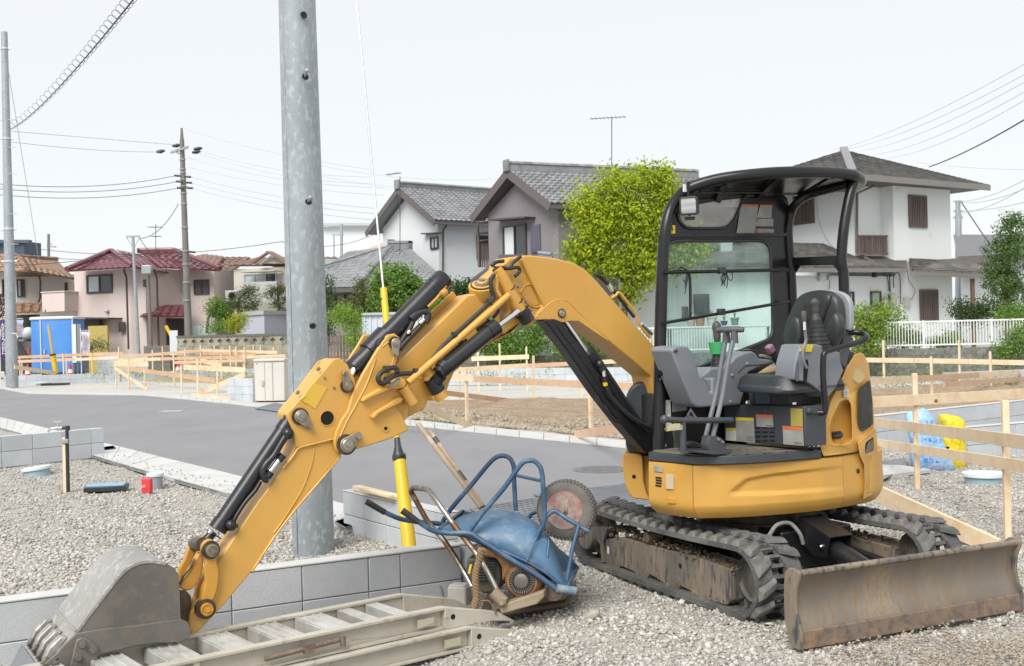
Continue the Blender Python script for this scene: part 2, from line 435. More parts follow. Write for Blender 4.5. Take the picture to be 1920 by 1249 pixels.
mb=MB();mb.bar(G(668,914,.35),G(762,937,.35),.07,.035);mb.bar(G(678,917,.375),G(735,931,.375),.04,.02)
mb.obj("timber_offcut",m_timber,label="pale timber batten lying on top of the short block wall",cat="timber",bevel=.002)
# small wall at the left edge
wl=G(0,876);wr=G(192,856)
wl2=wl+(wl-wr).normalized()*1.2
blockwall("low two course block wall at the left edge beside the water tap",wl2,wr,-.02,.395,.12,mat=m_blockl,H=.2,seq=[.4,.4])
# walls of the far plots, left
blockwall("long low pale block wall across the far left plots",G(7,723),G(492,707),-.02,.36,.12,mat=m_blockl,bevel=0)
blockwall("pale block wall end beside the beige cabinet",G(431,752),G(479,753.5),-.02,.58,.14,mat=m_blockl,bevel=0,H=.2,L=.3)
blockwall("pale block wall in front of the pink house",W(183,690,50),W(278,688,50),.15,1.02,.15,mat=m_blockl,bevel=0)
blockwall("low pale block edging behind the timber rails on the far left plot",G(262,689),G(520,684),0,.3,.12,mat=m_blockl,bevel=0)
# far plots, middle
blockwall("pale block wall at the back of the far gravel plot, left length",G(740,724),G(1017,721),0,.5,.12,mat=m_blockl,bevel=0)
blockwall("pale block wall at the back of the far gravel plot, right length beyond the arm",G(1017,721),G(1330,722),0,.5,.12,mat=m_blockl,bevel=0)
# right side
ra=Vector((4.3,13.9,0));rb=Vector((9.2,17.6,0))
blockwall("grey block wall behind the cement bags, the farther of two at the right",ra,rb,-.02,.40,.12,mat=m_blockl,bevel=.003,cope=.01)
blockwall("grey block wall just behind the cement bags, the nearer of two at the right",(4.36,12.3),(7.6,13.95),-.02,.36,.12,mat=m_blockl,bevel=.003,cope=.01)
blockwall("pale low block wall in the second plot at the right edge",G(1770,727),G(2010,716),0,.36,.12,mat=m_blockl,bevel=0)
# white gutter length right of the machine
P=[G(1560,868,.03),G(1690,872,.03),G(1745,880,.03),G(1660,890,.03),G(1560,893,.03)]
mb=MB();mb.ext([p-Vector((0,0,.04))for p in P],(0,0,.04));mb.obj("side_gutter",m_conc,kind="structure",bevel=.004)

# ---------------------------------------------------------------- soil plots
def plot(name,pts,z,mat,amp,nx=60,ny=40,seed=1):
    """quad plot a b c d in pixel coordinates, heaped and uneven"""
    a,b,c,d=[G(*p,z=0)for p in pts];r=np.random.default_rng(seed);ph=r.uniform(0,6,12)
    vs=[];fs=[]
    for j in range(ny+1):
        for i in range(nx+1):
            u=i/nx;v=j/ny;p=a.lerp(b,u).lerp(d.lerp(c,u),v)
            e=min(u,1-u,v,1-v);w=min(1,e*7)
            h=z+w*amp*(1+.35*math.sin(p.x*2.1+ph[0])+.3*math.sin(p.y*1.3+ph[1]+p.x)+.25*math.sin(p.x*6+p.y*3+ph[2])+.15*math.sin(p.x*13-p.y*9+ph[3])+.2*(r.random()-.5))
            if e<1e-6:h=-.02
            vs.append((p.x,p.y,h));fs_=0
    for j in range(ny):
        for i in range(nx):
            k=j*(nx+1)+i;fs.append((k,k+1,k+nx+2,k+nx+1))
    mb=MB();mb.add(vs,fs);o=mb.obj(name,mat,kind="structure",at=(0,0,0),smooth=180)
    if o.data.polygons[0].normal.z<0:o.data.flip_normals()
plot("soil_plot",[(770,784),(1330,842),(1330,745),(800,752)],.02,m_soil,.055,90,50,3)
plot("soil_plot",[(1590,795),(2030,742),(1990,716),(1600,733)],.02,m_soil,.08,60,30,4)
plot("soil_plot",[(215,713),(500,722),(500,705),(150,700)],.02,M("pale_soil",(.33,.27,.16),.95,c2=(.22,.2,.08),ns=.8,c3=(.42,.38,.3),ns3=9),.08,60,20,5)
plot("soil_plot",[(170,700),(460,697),(440,690),(190,690)],.02,M("pale_soil",(.33,.27,.16)),.16,40,14,6)
plot("gravel_plot",[(700,757),(1180,765),(1240,722),(720,724)],.0,m_farg,.01,20,10,7)

# ---------------------------------------------------------------- gravel as stones
ICO_V=[];ph=(1+5**.5)/2
for s1 in(-1,1):
    for s2 in(-1,1):ICO_V+=[(0,s1,s2*ph),(s1,s2*ph,0),(s2*ph,0,s1)]
ICO_V=np.array(ICO_V)/math.sqrt(1+ph*ph)
_bm=bmesh.new();[_bm.verts.new(v)for v in ICO_V];_r_=bmesh.ops.convex_hull(_bm,input=_bm.verts[:]);_bm.verts.index_update();_bm.faces.ensure_lookup_table()
bmesh.ops.recalc_face_normals(_bm,faces=_bm.faces[:])
ICO_F=np.array([[v.index for v in f.verts]for f in _bm.faces]);ICO_V=np.array([v.co[:]for v in _bm.verts]);_bm.free()
def scatter(name,pts,sizes,mat,label=None,flat=(.62,.95),kind="stuff"):
    n=len(pts);r=RNG
    q=r.normal(size=(n,4));q/=np.linalg.norm(q,axis=1)[:,None];w,x,y,z=q.T
    R=np.stack([1-2*(y*y+z*z),2*(x*y-z*w),2*(x*z+y*w),2*(x*y+z*w),1-2*(x*x+z*z),2*(y*z-x*w),2*(x*z-y*w),2*(y*z+x*w),1-2*(x*x+y*y)],1).reshape(n,3,3)
    sc=np.stack([np.ones(n),r.uniform(.65,1,n),r.uniform(.45,.8,n)],1)
    jit=r.uniform(.62,1.28,(n,12))
    V=ICO_V[None]*jit[:,:,None]*sc[:,None,:]
    V=np.einsum('nij,nkj->nki',R,V)
    V[:,:,2]*=r.uniform(flat[0],flat[1],n)[:,None]
    V=V*(sizes/2)[:,None,None]+pts[:,None,:]
    F=ICO_F[None]+(np.arange(n)*12)[:,None,None]
    me=rawmesh(name,V.reshape(-1,3),F.reshape(-1,3),3,mat)
    o=bpy.data.objects.new(name,me);COL.objects.link(o)
    return tag(o,label,None,None,kind)
def inpoly(P,poly):
    x,y=P[:,0],P[:,1];c=np.zeros(len(P),bool);n=len(poly)
    for i in range(n):
        x0,y0=poly[i];x1,y1=poly[(i+1)%n]
        if y0==y1:continue
        t=((y0>y)!=(y1>y))&(x<(x1-x0)*(y-y0)/(y1-y0)+x0);c ^=t
    return c
roadpoly=[(p.x,p.y)for p in[G(*q)for q in far_out]+[G(1700,858),G(1700,872),Vector((3.0,9.9,0)),Vector((.6,8.6,0))]+[G(*q)for q in reversed(near_in)]]
def gravel(n,ymin,ymax,smin,smax,seed_pow=1.0):
    # points spread evenly over the ground as the camera sees it, thinning with distance
    inv=RNG.uniform(1/ymax**seed_pow,1/ymin**seed_pow,n);y=inv**(-1/seed_pow)
    x=RNG.uniform(-.49,.49,n)*y
    P=np.stack([x,y],1);P=P[~inpoly(P,roadpoly)]
    lw=pb-pa  # keep them off the block wall itself
    t=((P[:,0]-pa.x)*lw.x+(P[:,1]-pa.y)*lw.y)/lw.length_squared;dist=((P[:,0]-pa.x)*lw.y-(P[:,1]-pa.y)*lw.x)/lw.length
    P=P[~((np.abs(dist)<.075)&(t>0)&(t<1))]
    s=RNG.uniform(0,1,len(P))**2.2*(smax-smin)+smin
    h=-.012+.012*np.sin(P[:,0]*2.3+P[:,1]*1.1)+.010*np.sin(P[:,1]*3.7-P[:,0]*1.3)+.006*np.sin(P[:,0]*9+P[:,1]*7)
    h=h+dip(P[:,0],P[:,1])
    return np.stack([P[:,0],P[:,1],h+s*.12],1),s
Pg,Sg=gravel(70000,4.2,15.0,.011,.038,1.7)
scatter("gravel",Pg,Sg,m_stone)
Pg,Sg=gravel(42000,7.0,15.5,.02,.05,1.2)
scatter("gravel",Pg,Sg,m_stone)
n=3000;P=np.stack([RNG.normal(2.15,.42,n),RNG.normal(4.95,.38,n)],1);P=P[(P[:,0]/P[:,1]<.5)&(P[:,1]>4.2)];sz=RNG.uniform(.010,.026,len(P))
scatter("soil_crumbs",np.stack([P[:,0],P[:,1],.004+sz*.25],1),sz,m_clod)  # bare earth showing at the blade's right end
Pg,Sg=gravel(1100,4.3,12.0,.038,.065,1.6)
scatter("coarse_gravel",Pg,Sg,m_stone)
# stones kicked out over the gutter and the road edge
def spill(edge,n,spread,z,smin,smax):
    E=[G(*p)for p in edge];L=np.cumsum([0]+[(E[i+1]-E[i]).length for i in range(len(E)-1)]);s=RNG.uniform(0,L[-1],n)
    x=np.interp(s,L,[e.x for e in E])+RNG.normal(0,spread,n);y=np.interp(s,L,[e.y for e in E])+RNG.normal(0,spread,n)
    sz=RNG.uniform(smin,smax,n);scatter("spilled_stones",np.stack([x,y,z+sz*.3],1),sz,m_stone)
spill(near_in[3:],260,.10,.045,.008,.028);spill(near_out[3:],160,.35,.03,.006,.02);spill(far_in[7:],260,.25,.03,.01,.03);spill([(1560,876),(1700,872)],60,.3,.04,.01,.03)
# clods along the front of the soil heap
n=2600;u=RNG.uniform(0,1,n);v=RNG.uniform(0,1,n)**2*.5
A=np.array(G(778,786));B=np.array(G(1320,838));C=np.array(G(800,760))
P=A[None]+(B-A)[None]*u[:,None];dirv=(C-A)
P=P+dirv[None]*v[:,None];P[:,2]=.02+.07*np.minimum(1,v*5)*RNG.uniform(.4,1,n)
scatter("soil_clods",P,RNG.uniform(.03,.13,n)**1.0,m_clod,flat=(.7,1))
# ---------------------------------------------------------------- materials of the machine
c_y=(.60,.335,.072)
m_yel=M("yellow_paint",c_y,.38,c2=(.54,.29,.058),ns=1.3,lo=.35,hi=.65,c3=(.16,.10,.05),ns3=42,lo3=.715,hi3=.74,bump=.04,bs=300,coat=.12,r2=.5)
m_yelw=M("worn_yellow_paint",(.54,.275,.040),.45,c2=(.46,.24,.05),ns=3,lo=.45,hi=.62,c3=(.12,.07,.03),ns3=9,lo3=.62,hi3=.70)
m_blk=M("black_paint",(.012,.012,.014),.26,c2=(.016,.016,.016),ns=2.5,lo=.5,hi=.75,spec=.4,r2=.42)
m_blkc=M("black_cylinder_paint",(.011,.0115,.014),.33,c2=(.022,.023,.025),ns=3,lo=.48,hi=.7,c3=(.11,.10,.085),ns3=26,lo3=.66,hi3=.74)
m_hose=M("hose_rubber",(.014,.014,.015),.5,c2=(.03,.03,.03),ns=30)
m_chr=M("chrome",(.75,.76,.78),.12,1.0)
m_pin=M("pin_steel",(.36,.33,.28),.42,.8,c2=(.22,.17,.11),ns=14,lo=.45,hi=.7,r2=.6)
m_grease=M("greasy_steel",(.03,.024,.018),.4,.3,c2=(.10,.07,.04),ns=20)
m_gpl=M("grey_plastic",(.165,.180,.205),.5,c2=(.195,.208,.23),ns=2,c3=(.25,.24,.22),ns3=9,lo3=.66,hi3=.8,bump=.05,bs=400)
m_dks=M("slate_grey_steel",(.040,.047,.056),.42,c2=(.062,.068,.075),ns=3,lo=.4,hi=.7,c3=(.13,.115,.09),ns3=7,lo3=.63,hi3=.78)
m_floor=M("dusty_platform",(.085,.085,.08),.7,c2=(.22,.19,.145),ns=2.6,lo=.38,hi=.68,c3=(.05,.055,.06),ns3=12,lo3=.55,hi3=.7)
m_vin=M("black_vinyl",(.022,.025,.027),.42,c2=(.034,.037,.039),ns=6,bump=.12,bs=500)
m_rub=M("track_rubber",(.066,.067,.068),.66,c2=(.155,.15,.14),ns=2.2,lo=.42,hi=.66,c3=(.22,.20,.17),ns3=30,lo3=.55,hi3=.76,bump=.6,bs=60,dist=.008)
m_mud=M("muddy_track_frame",(.085,.082,.078),.7,c2=(.235,.185,.13),ns=1.8,lo=.36,hi=.60,c3=(.05,.055,.065),ns3=20,lo3=.52,hi3=.64,stretch=(1.5,1.5,.4),bump=.35,bs=70)
m_rollr=M("muddy_roller",(.13,.10,.075),.7,.3,c2=(.22,.17,.12),ns=12)
m_mudc=M("dried_mud",(.20,.155,.105),.95,c2=(.13,.09,.055),ns=20,bump=.6,bs=60)
m_rust=M("scoured_blade_steel",(.28,.225,.165),.55,.2,c2=(.17,.155,.135),ns=1.5,lo=.40,hi=.62,c3=(.225,.15,.09),ns3=26,lo3=.48,hi3=.66,stretch=(1.6,1.6,.45),bump=.35,bs=70)
m_rust2=M("rusty_edge_steel",(.20,.15,.115),.65,.2,c2=(.265,.17,.10),ns=9,lo=.5,hi=.62,c3=(.12,.095,.085),ns3=22,lo3=.48,hi3=.64)
m_buck=M("worn_bucket_steel",(.125,.115,.105),.52,.25,c2=(.19,.175,.155),ns=2.4,lo=.4,hi=.66,c3=(.19,.155,.115),ns3=16,lo3=.50,hi3=.72,bump=.3,bs=60)
m_buckt=M("polished_bucket_steel",(.36,.345,.325),.45,.35,c2=(.25,.235,.215),ns=2.2,lo=.38,hi=.66,c3=(.50,.50,.49),ns3=34,lo3=.52,hi3=.70,stretch=(1,.35,1),bump=.25,bs=80)
m_wht=M("white_sticker",(.62,.62,.60),.5)
m_stg=M("grey_sticker",(.27,.265,.255),.5,c2=(.42,.42,.41),ns=9,lo=.5,hi=.8)
m_sty=M("yellow_sticker",(.62,.50,.03),.45)
m_sto=M("orange_sticker",(.55,.15,.06),.5)
m_ink=M("printed_ink",(.02,.02,.02),.6)
m_grn=M("green_plastic",(.06,.38,.13),.5)
m_mag=M("faded_pink_cap",(.27,.15,.23),.5)
m_hole=M("dark_opening",(.004,.004,.004),.9)
m_redst=M("red_sticker",(.55,.05,.05),.5)
def glassmat(name,tint,gl=.10,rough=.02,dirt=.0,dcol=(.5,.5,.48)):
    m=bpy.data.materials.new(name);m.use_nodes=True;nt=m.node_tree;N=nt.nodes;N.clear();L=nt.links
    out=N.new("ShaderNodeOutputMaterial");tr=N.new("ShaderNodeBsdfTransparent");tr.inputs[0].default_value=(*tint,1)
    g=N.new("ShaderNodeBsdfGlossy");g.inputs["Roughness"].default_value=rough
    fr=N.new("ShaderNodeFresnel");fr.inputs[0].default_value=1.5
    mx=N.new("ShaderNodeMixShader");ge=N.new("ShaderNodeNewGeometry");iv=N.new("ShaderNodeMath");iv.operation="SUBTRACT";iv.inputs[0].default_value=1;L.new(ge.outputs["Backfacing"],iv.inputs[1]);mu=N.new("ShaderNodeMath");mu.operation="MULTIPLY";L.new(fr.outputs[0],mu.inputs[0]);L.new(iv.outputs[0],mu.inputs[1]);L.new(mu.outputs[0],mx.inputs[0]);L.new(tr.outputs[0],mx.inputs[1]);L.new(g.outputs[0],mx.inputs[2])
    d=N.new("ShaderNodeBsdfDiffuse");d.inputs[0].default_value=(*dcol,1)
    tc=N.new("ShaderNodeTexCoord");nz=N.new("ShaderNodeTexNoise");nz.inputs["Scale"].default_value=5;nz.inputs["Detail"].default_value=8
    L.new(tc.outputs["Object"],nz.inputs["Vector"]);mr=N.new("ShaderNodeMapRange");mr.inputs[1].default_value=.35;mr.inputs[2].default_value=.75;mr.inputs[3].default_value=dirt*.5;mr.inputs[4].default_value=dirt*1.5
    L.new(nz.outputs["Fac"],mr.inputs[0]);m2=N.new("ShaderNodeMixShader");L.new(mr.outputs[0],m2.inputs[0]);L.new(mx.outputs[0],m2.inputs[1]);L.new(d.outputs[0],m2.inputs[2]);L.new(m2.outputs[0],out.inputs[0])
    return m
m_glass=glassmat("tinted_cab_glass",(.80,.92,.90),dirt=.10,dcol=(.45,.5,.5))
m_glass2=glassmat("dusty_skylight_glass",(.80,.80,.78),dirt=.5,dcol=(.60,.59,.57))
m_gdark=glassmat("smoked_glass",(.06,.06,.06),dirt=.05)

# ================================================================ houses, fences, trees, poles beyond the plots
m_wallw=M("white_stucco",(.76,.79,.79),.9,c2=(.70,.73,.73),ns=.5,lo=.45,hi=.75,c3=(.55,.58,.58),ns3=1.3,lo3=.62,hi3=.82,bump=.1,bs=60)
m_wallb=M("pale_blue_grey_wall",(.66,.69,.71),.85,c2=(.62,.65,.67),ns=.4,bump=.05)
m_wallg=M("mauve_grey_stucco",(.235,.215,.23),.9,c2=(.205,.19,.205),ns=.5,lo=.4,hi=.7)
m_wallp=M("pink_beige_stucco",(.60,.51,.475),.9,c2=(.56,.48,.45),ns=.3)
m_wallc=M("cream_siding",(.55,.53,.49),.85,c2=(.50,.48,.44),ns=.4)
m_soff=M("soffit_paint",(.36,.37,.38),.8)
m_fasc=M("brown_grey_fascia",(.115,.10,.10),.6)
m_tile=M("grey_roof_tile",(.165,.175,.185),.42,c2=(.235,.24,.25),ns=3,rnd=.22,c3=(.09,.095,.10),ns3=7,lo3=.6,hi3=.8)
m_tiler=M("maroon_roof_tile",(.135,.040,.052),.3,c2=(.18,.06,.07),ns=2,rnd=.15)
m_tileo=M("weathered_orange_tile",(.30,.17,.10),.55,c2=(.24,.155,.11),ns=1.5,rnd=.2,c3=(.16,.10,.07),ns3=5)
m_tileb=M("brown_roof_tile",(.24,.15,.115),.6,c2=(.18,.12,.10),ns=1.5,rnd=.2)
m_shing=M("dark_shingle",(.085,.078,.072),.9,c2=(.16,.15,.14),ns=1.2,lo=.42,hi=.68,c3=(.05,.045,.04),ns3=9,lo3=.5,hi3=.7,rnd=.25,stretch=(1,1,3))
m_wood=M("weathered_wood",(.10,.075,.065),.8,c2=(.16,.125,.11),ns=4,stretch=(1,1,.3),rnd=.15)
m_dwin=M("window_dark_glass",(.03,.038,.042),.08,spec=.8)
m_lwin=M("frosted_window_glass",(.36,.42,.45),.15,c2=(.45,.50,.53),ns=2,spec=.8)
m_frame=M("bronze_window_frame",(.05,.045,.042),.4)
m_pipe=M("downpipe_brown",(.06,.05,.048),.5)
m_alu=M("aluminium",(.55,.57,.58),.4,.5)
m_galv=M("galvanised_steel",(.335,.37,.395),.45,.3,c2=(.27,.305,.33),ns=2.2,lo=.4,hi=.62,stretch=(1,1,.5),c3=(.40,.44,.47),ns3=30,lo3=.52,hi3=.60,rnd=0.0,bump=.12,bs=60)
m_cpole=M("concrete_pole",(.15,.14,.125),.85,c2=(.20,.19,.175),ns=1)
m_wire=M("power_cable",(.03,.035,.04),.6)
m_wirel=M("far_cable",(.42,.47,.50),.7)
m_bark=M("bark",(.085,.062,.045),.9,c2=(.13,.10,.075),ns=6,bump=.8,bs=12)
def leafmat(n,cols,r=.55):
    m=M(n,cols[0],r,island=cols,spec=.35)
    nt=m.node_tree;b=nt.nodes["Principled BSDF"];out=nt.nodes["Material Output"]
    t=nt.nodes.new("ShaderNodeBsdfTranslucent");mx=nt.nodes.new("ShaderNodeMixShader");mx.inputs[0].default_value=.45
    nt.links.new(b.inputs["Base Color"].links[0].from_socket,t.inputs[0]);nt.links.new(b.outputs[0],mx.inputs[1]);nt.links.new(t.outputs[0],mx.inputs[2]);nt.links.new(mx.outputs[0],out.inputs[0])
    return m
l_bright=leafmat("bright_yellow_green_leaves",[(.26,.40,.02),(.50,.56,.02),(.38,.50,.02),(.09,.18,.02),(.58,.60,.04),(.20,.34,.02)])
l_mid=leafmat("mid_green_leaves",[(.10,.21,.035),(.17,.31,.05),(.13,.25,.04),(.24,.37,.07),(.08,.16,.03)])
l_dark=leafmat("dark_green_leaves",[(.035,.075,.022),(.06,.115,.03),(.045,.09,.025),(.085,.15,.04),(.03,.06,.02)])
l_pine=leafmat("pine_needles",[(.06,.095,.03),(.10,.14,.04),(.13,.15,.05),(.07,.11,.035)])
l_yel=leafmat("golden_leaves",[(.42,.42,.03),(.50,.50,.05),(.33,.38,.03),(.24,.33,.03)])
l_olive=leafmat("olive_hedge",[(.12,.15,.03),(.17,.16,.05),(.08,.13,.03),(.14,.11,.05)])
l_pale=leafmat("pale_weeds",[(.20,.27,.08),(.30,.33,.14),(.14,.22,.05),(.42,.42,.32)])
l_lilac=leafmat("maroon_leaves",[(.12,.04,.04),(.17,.06,.05),(.08,.03,.03)])

SCL=1.0
def sv(x,y,z=0.0):return Vector((x*SCL,y*SCL,HC+(z-HC)*SCL))if z else Vector((x*SCL,y*SCL,0))
def Ws(x,y,Y):return W(x,y,Y*SCL)
def slabq(name,a,b,c,d,th,mat,parent):
    n=(b-a).cross(d-a).normalized();n=n if n.z>0 else-n
    mb=MB();mb.ext([a,b,c,d]if(c-d).length>.02 else[a,b,c],-n*th);return mb.obj(name,mat,parent)
def roofplane(parent,a,b,c,d,mat,w=.27,e=.25,kind="pan",name="roof_slope",limit=290,th=.06,rname="tile"):
    """a-b eave, d-c ridge (all Vector). tiles are laid in rows up the slope"""
    o=slabq(name,a,b,c,d,th,mat if kind=="pan" else mat,parent)
    ex=(b-a).normalized();n=ex.cross((d+c)/2-a).normalized();n=n if n.z>0 else-n
    ey=n.cross(ex).normalized();
    if((c+d)/2-(a+b)/2).dot(ey)<0:ey=-ey
    H=max((c-a).dot(ey),(d-a).dot(ey));xa,xb=0,(b-a).length
    xd,xc=(d-a).dot(ex),(c-a).dot(ex);hd,hc=(d-a).dot(ey),(c-a).dot(ey)
    base=MB()
    if kind=="pan":
        xs=(-.5,-.3,-.08,.22,.5);hs=(.020,.050,.022,.004,.020)
        vs=[(x*w,-e*.05,h+.028)for x,h in zip(xs,hs)]+[(x*w,e*1.02,h+.004)for x,h in zip(xs,hs)]+[(x*w,-e*.05,h-.006)for x,h in zip(xs,hs)]
        fs=[(i,i+1,i+6,i+5)for i in range(4)]+[(i+10,i+11,i+1,i)for i in range(4)]
        base.add(vs,fs)
    else:
        base.add([(-w/2,0,.022),(w/2,0,.022),(w/2,e,.004),(-w/2,e,.004),(-w/2,0,.0),(w/2,0,.0)],[(0,1,2,3),(4,5,1,0)])
    flip=ex.cross(ey).dot(n)<0
    xf=[];rows=int(H/e)
    for r in range(rows):
        y=r*e;t=(y+e/2)
        x0=xa+(xd-xa)*min(1,t/max(hd,.01));x1=xb+(xc-xb)*min(1,t/max(hc,.01))
        k=int((x1-x0)/w);off=(x1-x0-k*w)/2
        if k<=0:continue
        ww=(x1-x0)/k if k else w
        for i in range(k):
            X_=-ex if flip else ex
            xf.append(mtx(a+ex*(x0+(i+.5)*ww)+ey*y+n*.004,X_,ey,n))
    pieces(parent,rname,mat,base,xf,limit=limit,rest=rname+"_field")
    return o
class Wall:
    def __init__(s,a,b,z0,z1):
        s.a=Vector((a[0],a[1],0));s.b=Vector((b[0],b[1],0));s.z0,s.z1=z0,z1
        s.e=(s.b-s.a).normalized();s.n=Vector((s.e.y,-s.e.x,0))
        if s.n.dot(s.a)>0:s.n=-s.n
    def pt(s,x,y,o=0.0):return onplane(x,y,s.a+s.n*o,s.n)
def solid(parent,plan,z0,z1,mat,name="wall",bevel=0):
    mb=MB();mb.plan(plan,z0,z1);return mb.obj(name,mat,parent,bevel=bevel)
def window(parent,wl,x0,y0,x1,y1,mat=None,cols=2,fr=.06,dep=.07,fmat=None,lou=0,name="window",rows=1):
    """window traced by its four corners on wall wl"""
    a=wl.pt(x0,y0);b=wl.pt(x1,y1);ca=(a+b)/2;w=abs((b-a).dot(wl.e));h=abs(b.z-a.z);e,n=wl.e,wl.n;fmat=fmat or m_frame
    mb=MB()
    for s in(-1,1):
        mb.box(ca+e*(s*(w/2-fr/2))+n*(dep/2),(fr,dep,h),(e,n,UP));mb.box(ca+UP*(s*(h/2-fr/2))+n*(dep/2),(w-2*fr,dep,fr),(e,n,UP))
    f=mb.obj(name,fmat,parent)
    if lou:
        base=MB();base.box((0,0,0),(w/lou*.55,.03,h-2*fr));pieces(f,"slat",m_wood,base,[mtx(ca+e*((i+.5)/lou-.5)*(w-2*fr)+n*(dep*.7),e,n,UP)for i in range(lou)])
    else:
        for i in range(1,cols):mb=MB();mb.box(ca+e*(w*(i/cols-.5))+n*(dep/2),(fr*.8,dep*.8,h-2*fr),(e,n,UP));mb.obj("sash_bar",fmat,f)
        for i in range(1,rows):mb=MB();mb.box(ca+UP*(h*(i/rows-.5))+n*(dep/2),(w-2*fr,dep*.7,fr*.7),(e,n,UP));mb.obj("sash_bar",fmat,f)
    mats=mat if isinstance(mat,list)else[mat or m_dwin]*(1 if lou else cols);k=len(mats)
    for i,mm in enumerate(mats):
        mb=MB();mb.box(ca+e*((i+.5)/k-.5)*(w-2*fr)+n*.012,((w-2*fr)/k-.02,.016,h-2*fr),(e,n,UP));mb.obj("pane",mm,f)
    return f
def barpx(parent,name,pts,Y,r,mat,seg=8):mb=MB();mb.tube([W(x,y,Y)for x,y in pts],r,seg);return mb.obj(name,mat,parent,smooth=60)
def pipe(parent,pts,r=.04,mat=None,name="downpipe"):mb=MB();mb.tube(pts,r,8);return mb.obj(name,mat or m_pipe,parent,smooth=60)
def antenna(label,px,py0,py1,Y,arms,name="tv_antenna"):
    b=W(px,py0,Y);t=thing(name,label,"antenna",b);tp=W(px-(py0-py1)*.0236*0,py1,Y)
    mb=MB();mb.tube([b,tp],.018,6);mb.obj("mast",m_pipe,t)
    for(x0,y0,x1,y1,n)in arms:
        mb=MB();p,q=W(x0,y0,Y),W(x1,y1,Y);mb.tube([p,q],.014,5)
        for i in range(n):c=p.lerp(q,(i+.5)/n);mb.tube([c-Vector((.05,.25,0)),c+Vector((.05,.25,0))],.008,4)
        mb.obj("boom_arm",m_pipe,t)
    for a in(-1,0,1):mb=MB();mb.tube([b,b+Vector((a*.22,.2*(1 if a else-1),-.25))],.010,4);mb.obj("stay",m_pipe,t)
    return t

# ---- white gabled house with grey tiles, middle
SCL=1.2
H1=thing("white_gable_house","white two storey house with a grey tiled gable roof left of the mauve grey house","house",(-2.6,40.7,0))
r1=Vector((.796,.606,0));eR=sv(-2.67,40.0,5.65);eL=sv(-5.64,43.9,5.65);rg=sv(-4.15,41.95,7.10)
roofplane(H1,eR,eR+r1*10.5,rg+r1*10.5,rg,m_tile,.26,.24);roofplane(H1,eL,eL+r1*10.5,rg+r1*10.5,rg,m_tile,.30,.5,limit=30)
wR,wL=sv(-2.6,40.7),sv(-4.95,43.75)
mid_=(wR+wL)/2
mb=MB();mb.ext([wL,wR,wR+UP*6.58,mid_+UP*7.90,wL+UP*6.58],r1*9.8);mb.obj("wall",m_wallb,H1)
for a,b in((eL,rg),(eR,rg)):mb=MB();mb.bar(a-UP*.13,b-UP*.13,.05,.26);mb.obj("barge_board",m_fasc,H1)
mb=MB();mb.ext([eL-UP*.1,rg-UP*.1,rg-UP*.1+r1*.7,eL-UP*.1+r1*.7],-UP*.03);mb.obj("soffit",m_soff,H1)
mb=MB();mb.ext([eR-UP*.1,rg-UP*.1,rg-UP*.1+r1*.7,eR-UP*.1+r1*.7],-UP*.03);mb.obj("soffit",m_soff,H1)
def ridge(parent,a,b,w=.28,h=.26,mat=m_tile,n=None,cap=True):
    n=n or max(2,int((b-a).length/.3));mb=MB();mb.bar(a+UP*h*.3,b+UP*h*.3,w*.7,h);mb.obj("ridge_course",mat,parent)
    base=MB();L=(b-a).length/n;seg=5
    for k in range(seg+1):an=math.pi*k/seg;base.v.append((math.cos(an)*w/2,-L*.5,math.sin(an)*w*.36));base.v.append((math.cos(an)*w/2*.95,L*.5,math.sin(an)*w*.33))
    base.f=[(2*k,2*k+1,2*k+3,2*k+2)for k in range(seg)]+[tuple(2*k for k in range(seg,-1,-1))];base.m=[0]*len(base.f)
    d=(b-a).normalized();x=d.cross(UP).normalized();u=x.cross(d)
    pieces(parent,"ridge_tile",mat,base,[mtx(a.lerp(b,(i+.5)/n)+UP*(h*.8),x,d,u)for i in range(n)])
    if cap:mb=MB();mb.box(a-d*.04+UP*h*.5,(w*1.25,.12,h*1.7),(x,d,u));mb.obj("ridge_end_tile",mat,parent,bevel=.03)
ridge(H1,rg,rg+r1*10)
mb=MB();mb.bar(eR-UP*.12,eR+r1*10.5-UP*.12,.12,.10);mb.obj("gutter",m_fasc,H1)
g1=Wall(wL,wR,0,6);s1_=Wall(wR,wR+r1*8,0,6)
window(H1,g1,808,445,823,466,[m_lwin,m_lwin]);mb=MB();a=g1.pt(794,438.5,.12);b=g1.pt(823,437,.12);mb.bar(a,b,.3,.05);mb.obj("window_hood",m_pipe,H1)
pipe(H1,[s1_.pt(842,415,.15),s1_.pt(831,432,.08),s1_.pt(830.5,508,.08)])
window(H1,s1_,893,441,916,487,m_dwin,1)
# ground floor hip roof of the same house
A1,A2=Ws(734,466,41),Ws(770,466,40);C1=Ws(672,539,37);C2=Ws(862,548,34.5);E0=Ws(575,541,42.5);T0=Ws(596,507,44.5)
roofplane(H1,E0,C1,A1,T0,m_tile,.27,.25);roofplane(H1,C1,C2,A2,A1,m_tile,.27,.25)
ridge(H1,C1+UP*.03,A1,.24,.16,cap=False);ridge(H1,A1,A2,.3,.3);ridge(H1,T0,A1,.24,.14,cap=False)
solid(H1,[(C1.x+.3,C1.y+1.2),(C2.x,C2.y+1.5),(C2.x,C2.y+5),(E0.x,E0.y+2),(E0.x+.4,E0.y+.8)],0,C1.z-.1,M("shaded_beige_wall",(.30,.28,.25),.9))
mb=MB();mb.bar(C1-UP*.1,E0-UP*.1,.15,.16);mb.bar(C1-UP*.1,C2-UP*.1,.15,.16);mb.obj("eaves_board",m_fasc,H1)
wg=Wall((E0.x+.4,E0.y+.8),(C1.x+.3,C1.y+1.2),0,3);window(H1,wg,630,552,668,600,m_dwin,2)
